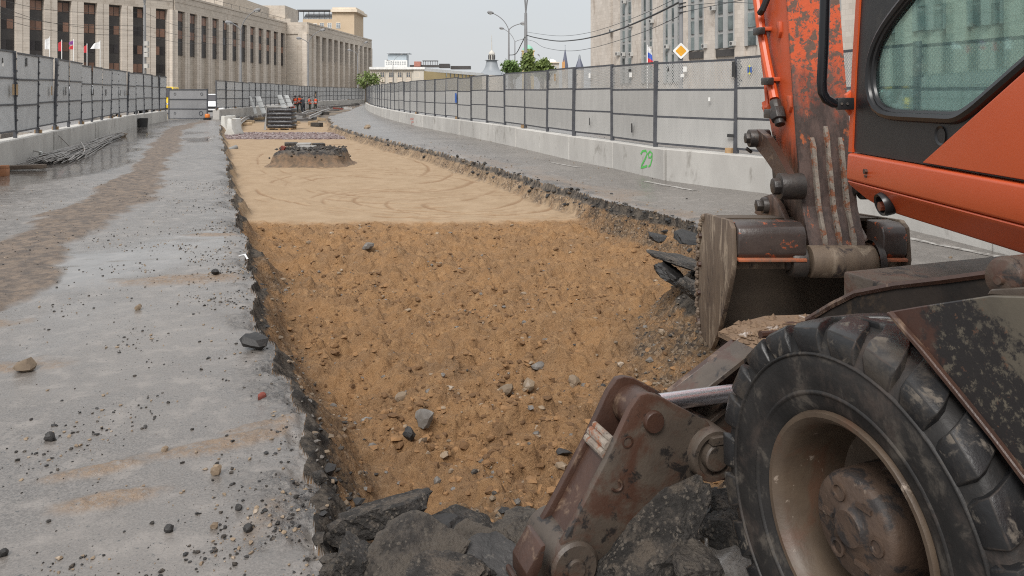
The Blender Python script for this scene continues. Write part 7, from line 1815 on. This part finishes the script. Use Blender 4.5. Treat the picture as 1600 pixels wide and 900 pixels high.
# ------------------------------------------------------------ trees
M_leafd = pmat("fresh_green_leaves", (0.09, 0.16, 0.04), (0.14, 0.21, 0.06), 1.5, 0.6, vary=0.1); M_leafy = pmat("yellow_green_leaves", (0.17, 0.22, 0.055), (0.12, 0.17, 0.05), 1.5, 0.6)
M_bark = pmat("grey_bark", (0.12, 0.10, 0.08), (0.08, 0.065, 0.05), 4, 0.9)
def tree(px, Z, x0, x1, y0, y1, n, mat, seed, label, ls=0.16, dens=1.0):
    r = np.random.default_rng(seed); b0 = onY(px, HY, Z); base = Vector((b0.x, Z, 0)); a, c = onY(x0, y1, Z), onY(x1, y0, Z)
    ctr = Vector(((a.x + c.x) / 2, Z, (a.z + c.z) / 2)); rx, rz = (c.x - a.x) / 2, (c.z - a.z) / 2
    root = empty("tree", base, label=label, cat="tree"); mb = MB()
    mb.path([base, Vector((base.x + .05, Z, ctr.z * 0.5)), Vector((ctr.x, Z, ctr.z + rz * 0.5))], [0.16, 0.11, 0.03], 8)
    tips = []
    for k in range(16):
        t = r.uniform(0.35, 0.9); p0 = Vector((base.x + (ctr.x - base.x) * t, Z, (ctr.z + rz * .4) * t)); d = Vector(r.normal(size=3)); d.normalize()
        p1 = ctr + Vector((d.x * rx, d.y * rx, d.z * rz)) * r.uniform(0.5, 0.95); tips.append(p1); mb.path([p0, p0.lerp(p1, .5) + Vector((0, 0, .15)), p1], [0.05, 0.03, 0.012], 5)
    mb.build("trunk", M_bark, root)
    cl = [ctr + Vector((v_[0] * rx, v_[1] * rx, v_[2] * rz)) for v_ in (lambda w: w / np.linalg.norm(w, axis=1)[:, None] * r.uniform(0.35, 1, (len(w), 1)))(r.normal(size=(26, 3)))] + tips
    vs_, fs = [], []
    for k in range(n):
        c0 = cl[r.integers(0, len(cl))]; p = c0 + Vector(r.normal(size=3)) * min(rx, rz) * 0.22
        q = Vector(r.normal(size=3)).normalized(); u_ = q.orthogonal().normalized() * ls * r.uniform(.6, 1.2); w_ = q.cross(u_).normalized() * ls * 0.55
        b = len(vs_); vs_ += [p - u_, p + w_, p + u_, p - w_]; fs.append((b, b + 1, b + 2, b + 3))
    mb = MB(); mb.add(vs_, fs); mb.build("crown", mat, root, smooth=False, fixn=False)
tree(800, 70, 784, 816, 96, 119, 1500, M_leafd, 1, "low dark green tree left of the tall lamp post behind the right hoarding")
tree(827, 66, 816, 836, 78, 118, 1700, M_leafy, 2, "thin yellow-green tree right behind the tall lamp post")
tree(848, 72, 832, 868, 94, 120, 1700, M_leafy, 3, "spreading yellow-green tree right of the tall lamp post")
tree(571, 125, 556, 592, 112, 138, 900, M_leafy, 4, "young yellow-green tree at the far end of the stone building", 0.22)
# ------------------------------------------------------------ vehicles glimpsed past the hoardings
def car(x, y, rz, paint, label, kind=0, cat="car"):
    root = empty("car", (x, y, 0), rz, label=label, cat=cat); M = WM[root.as_pointer()]
    L2, W2, H_ = (2.25, 0.92, 1.62) if kind == 0 else (2.7, 1.0, 2.2)
    prof = [(-L2, .35), (-L2, .78), (-L2 + .12, 1.0), (-L2 + .35, 1.05), (-L2 + .7, H_ - .1), (-L2 + 1.1, H_), (.55, H_), (1.25, 1.08), (L2 - .25, .92), (L2, .72), (L2, .35)]
    if kind: prof = [(-L2, .35), (-L2, 2.0), (-L2 + .15, H_), (1.2, H_), (1.9, 1.25), (L2 - .1, 1.05), (L2, .75), (L2, .35)]
    mb = MB(); mb.prism([M @ Vector((-W2, a, b_)) for a, b_ in prof], M.to_3x3() @ Vector((2 * W2, 0, 0))); mb.build("body", paint, root, bevel=0.09, seg=3)
    mb = MB(); ws = [(.62, H_ - .09), (1.2, 1.12)] if not kind else [(1.27, H_ - .1), (1.86, 1.34)]
    mb.prism([M @ Vector((-W2 + .12, ws[0][0], ws[0][1])), M @ Vector((W2 - .12, ws[0][0], ws[0][1])), M @ Vector((W2 - .06, ws[1][0], ws[1][1])), M @ Vector((-W2 + .06, ws[1][0], ws[1][1]))], M.to_3x3() @ Vector((0, .05, .04))); mb.build("windscreen", M_darkglass, root)
    for s in (-1, 1):
        mb = MB(); mb.prism([M @ Vector((s * (W2 + .004), a, b_)) for a, b_ in ([(-L2 + .75, 1.08), (-L2 + .95, H_ - .12), (.45, H_ - .12), (1.0, 1.1)] if not kind else [(.3, 1.3), (.3, 2.0), (1.15, 2.0), (1.6, 1.35)])], M.to_3x3() @ Vector((-s * .02, 0, 0))); mb.build("side_window", M_darkglass, root)
        mb = MB(); mb.box(M @ Vector((s * (W2 - .24), L2 - .04, .80)), (.34, .10, .15), M.to_3x3()); mb.build("headlight", M_lens, root, bevel=0.03)
        mb = MB(); mb.box(M @ Vector((s * (W2 + .08), .95, 1.12)), (.2, .12, .14), M.to_3x3()); mb.build("mirror", paint, root, bevel=0.03)
        for yy in (-L2 + .8, L2 - .85):
            c = M @ Vector((s * (W2 - .1), yy, .34)); mb = MB(); ax = M.to_3x3() @ Vector((s, 0, 0)); mb.lathe([(.0, -.1), (.3, -.1), (.34, -.07), (.34, .09), (.3, .115), (.22, .11), (.2, .08), (0, .08)], c, ax, 20); mb.build("wheel", M_seal, root)
    mb = MB(); mb.box(M @ Vector((0, L2 + .002, .68)), (1.1, .03, .16), M.to_3x3()); mb.box(M @ Vector((0, L2 - .0, .42)), (1.5, .06, .14), M.to_3x3()); mb.build("grille", M_black, root)
M_cw = pmat("white_car_paint", (0.72, 0.73, 0.74), None, 1, 0.25); M_cy = pmat("yellow_taxi_paint", (0.72, 0.47, 0.02), None, 1, 0.3); M_cs = pmat("silver_car_paint", (0.45, 0.46, 0.48), None, 1, 0.3, 0.4)
car(-20.9, 55.5, PI, M_cw, "white car facing us in the gap right of the grey gate", 0)
q = onH(133, 186); car(q.x - 1.6, q.y + 2.5, 0.34, M_cs, "silver van glimpsed behind the left hoarding", 1, "van")
q = onH(228, 181); car(q.x - 2.2, q.y + 1.5, PI + 0.33, M_cy, "yellow car behind the left hoarding near the gate, nearer of two", 0)
q = onH(258, 178.5); car(q.x - 1.6, q.y + 3.0, PI + 0.3, M_cy, "yellow van behind the end of the left hoarding beside the gate", 1, "van")
q = onY(551, 158, 150); car(q.x, 152, PI - 0.1, M_cs, "far car with lit-looking headlamps behind the far wall", 0)
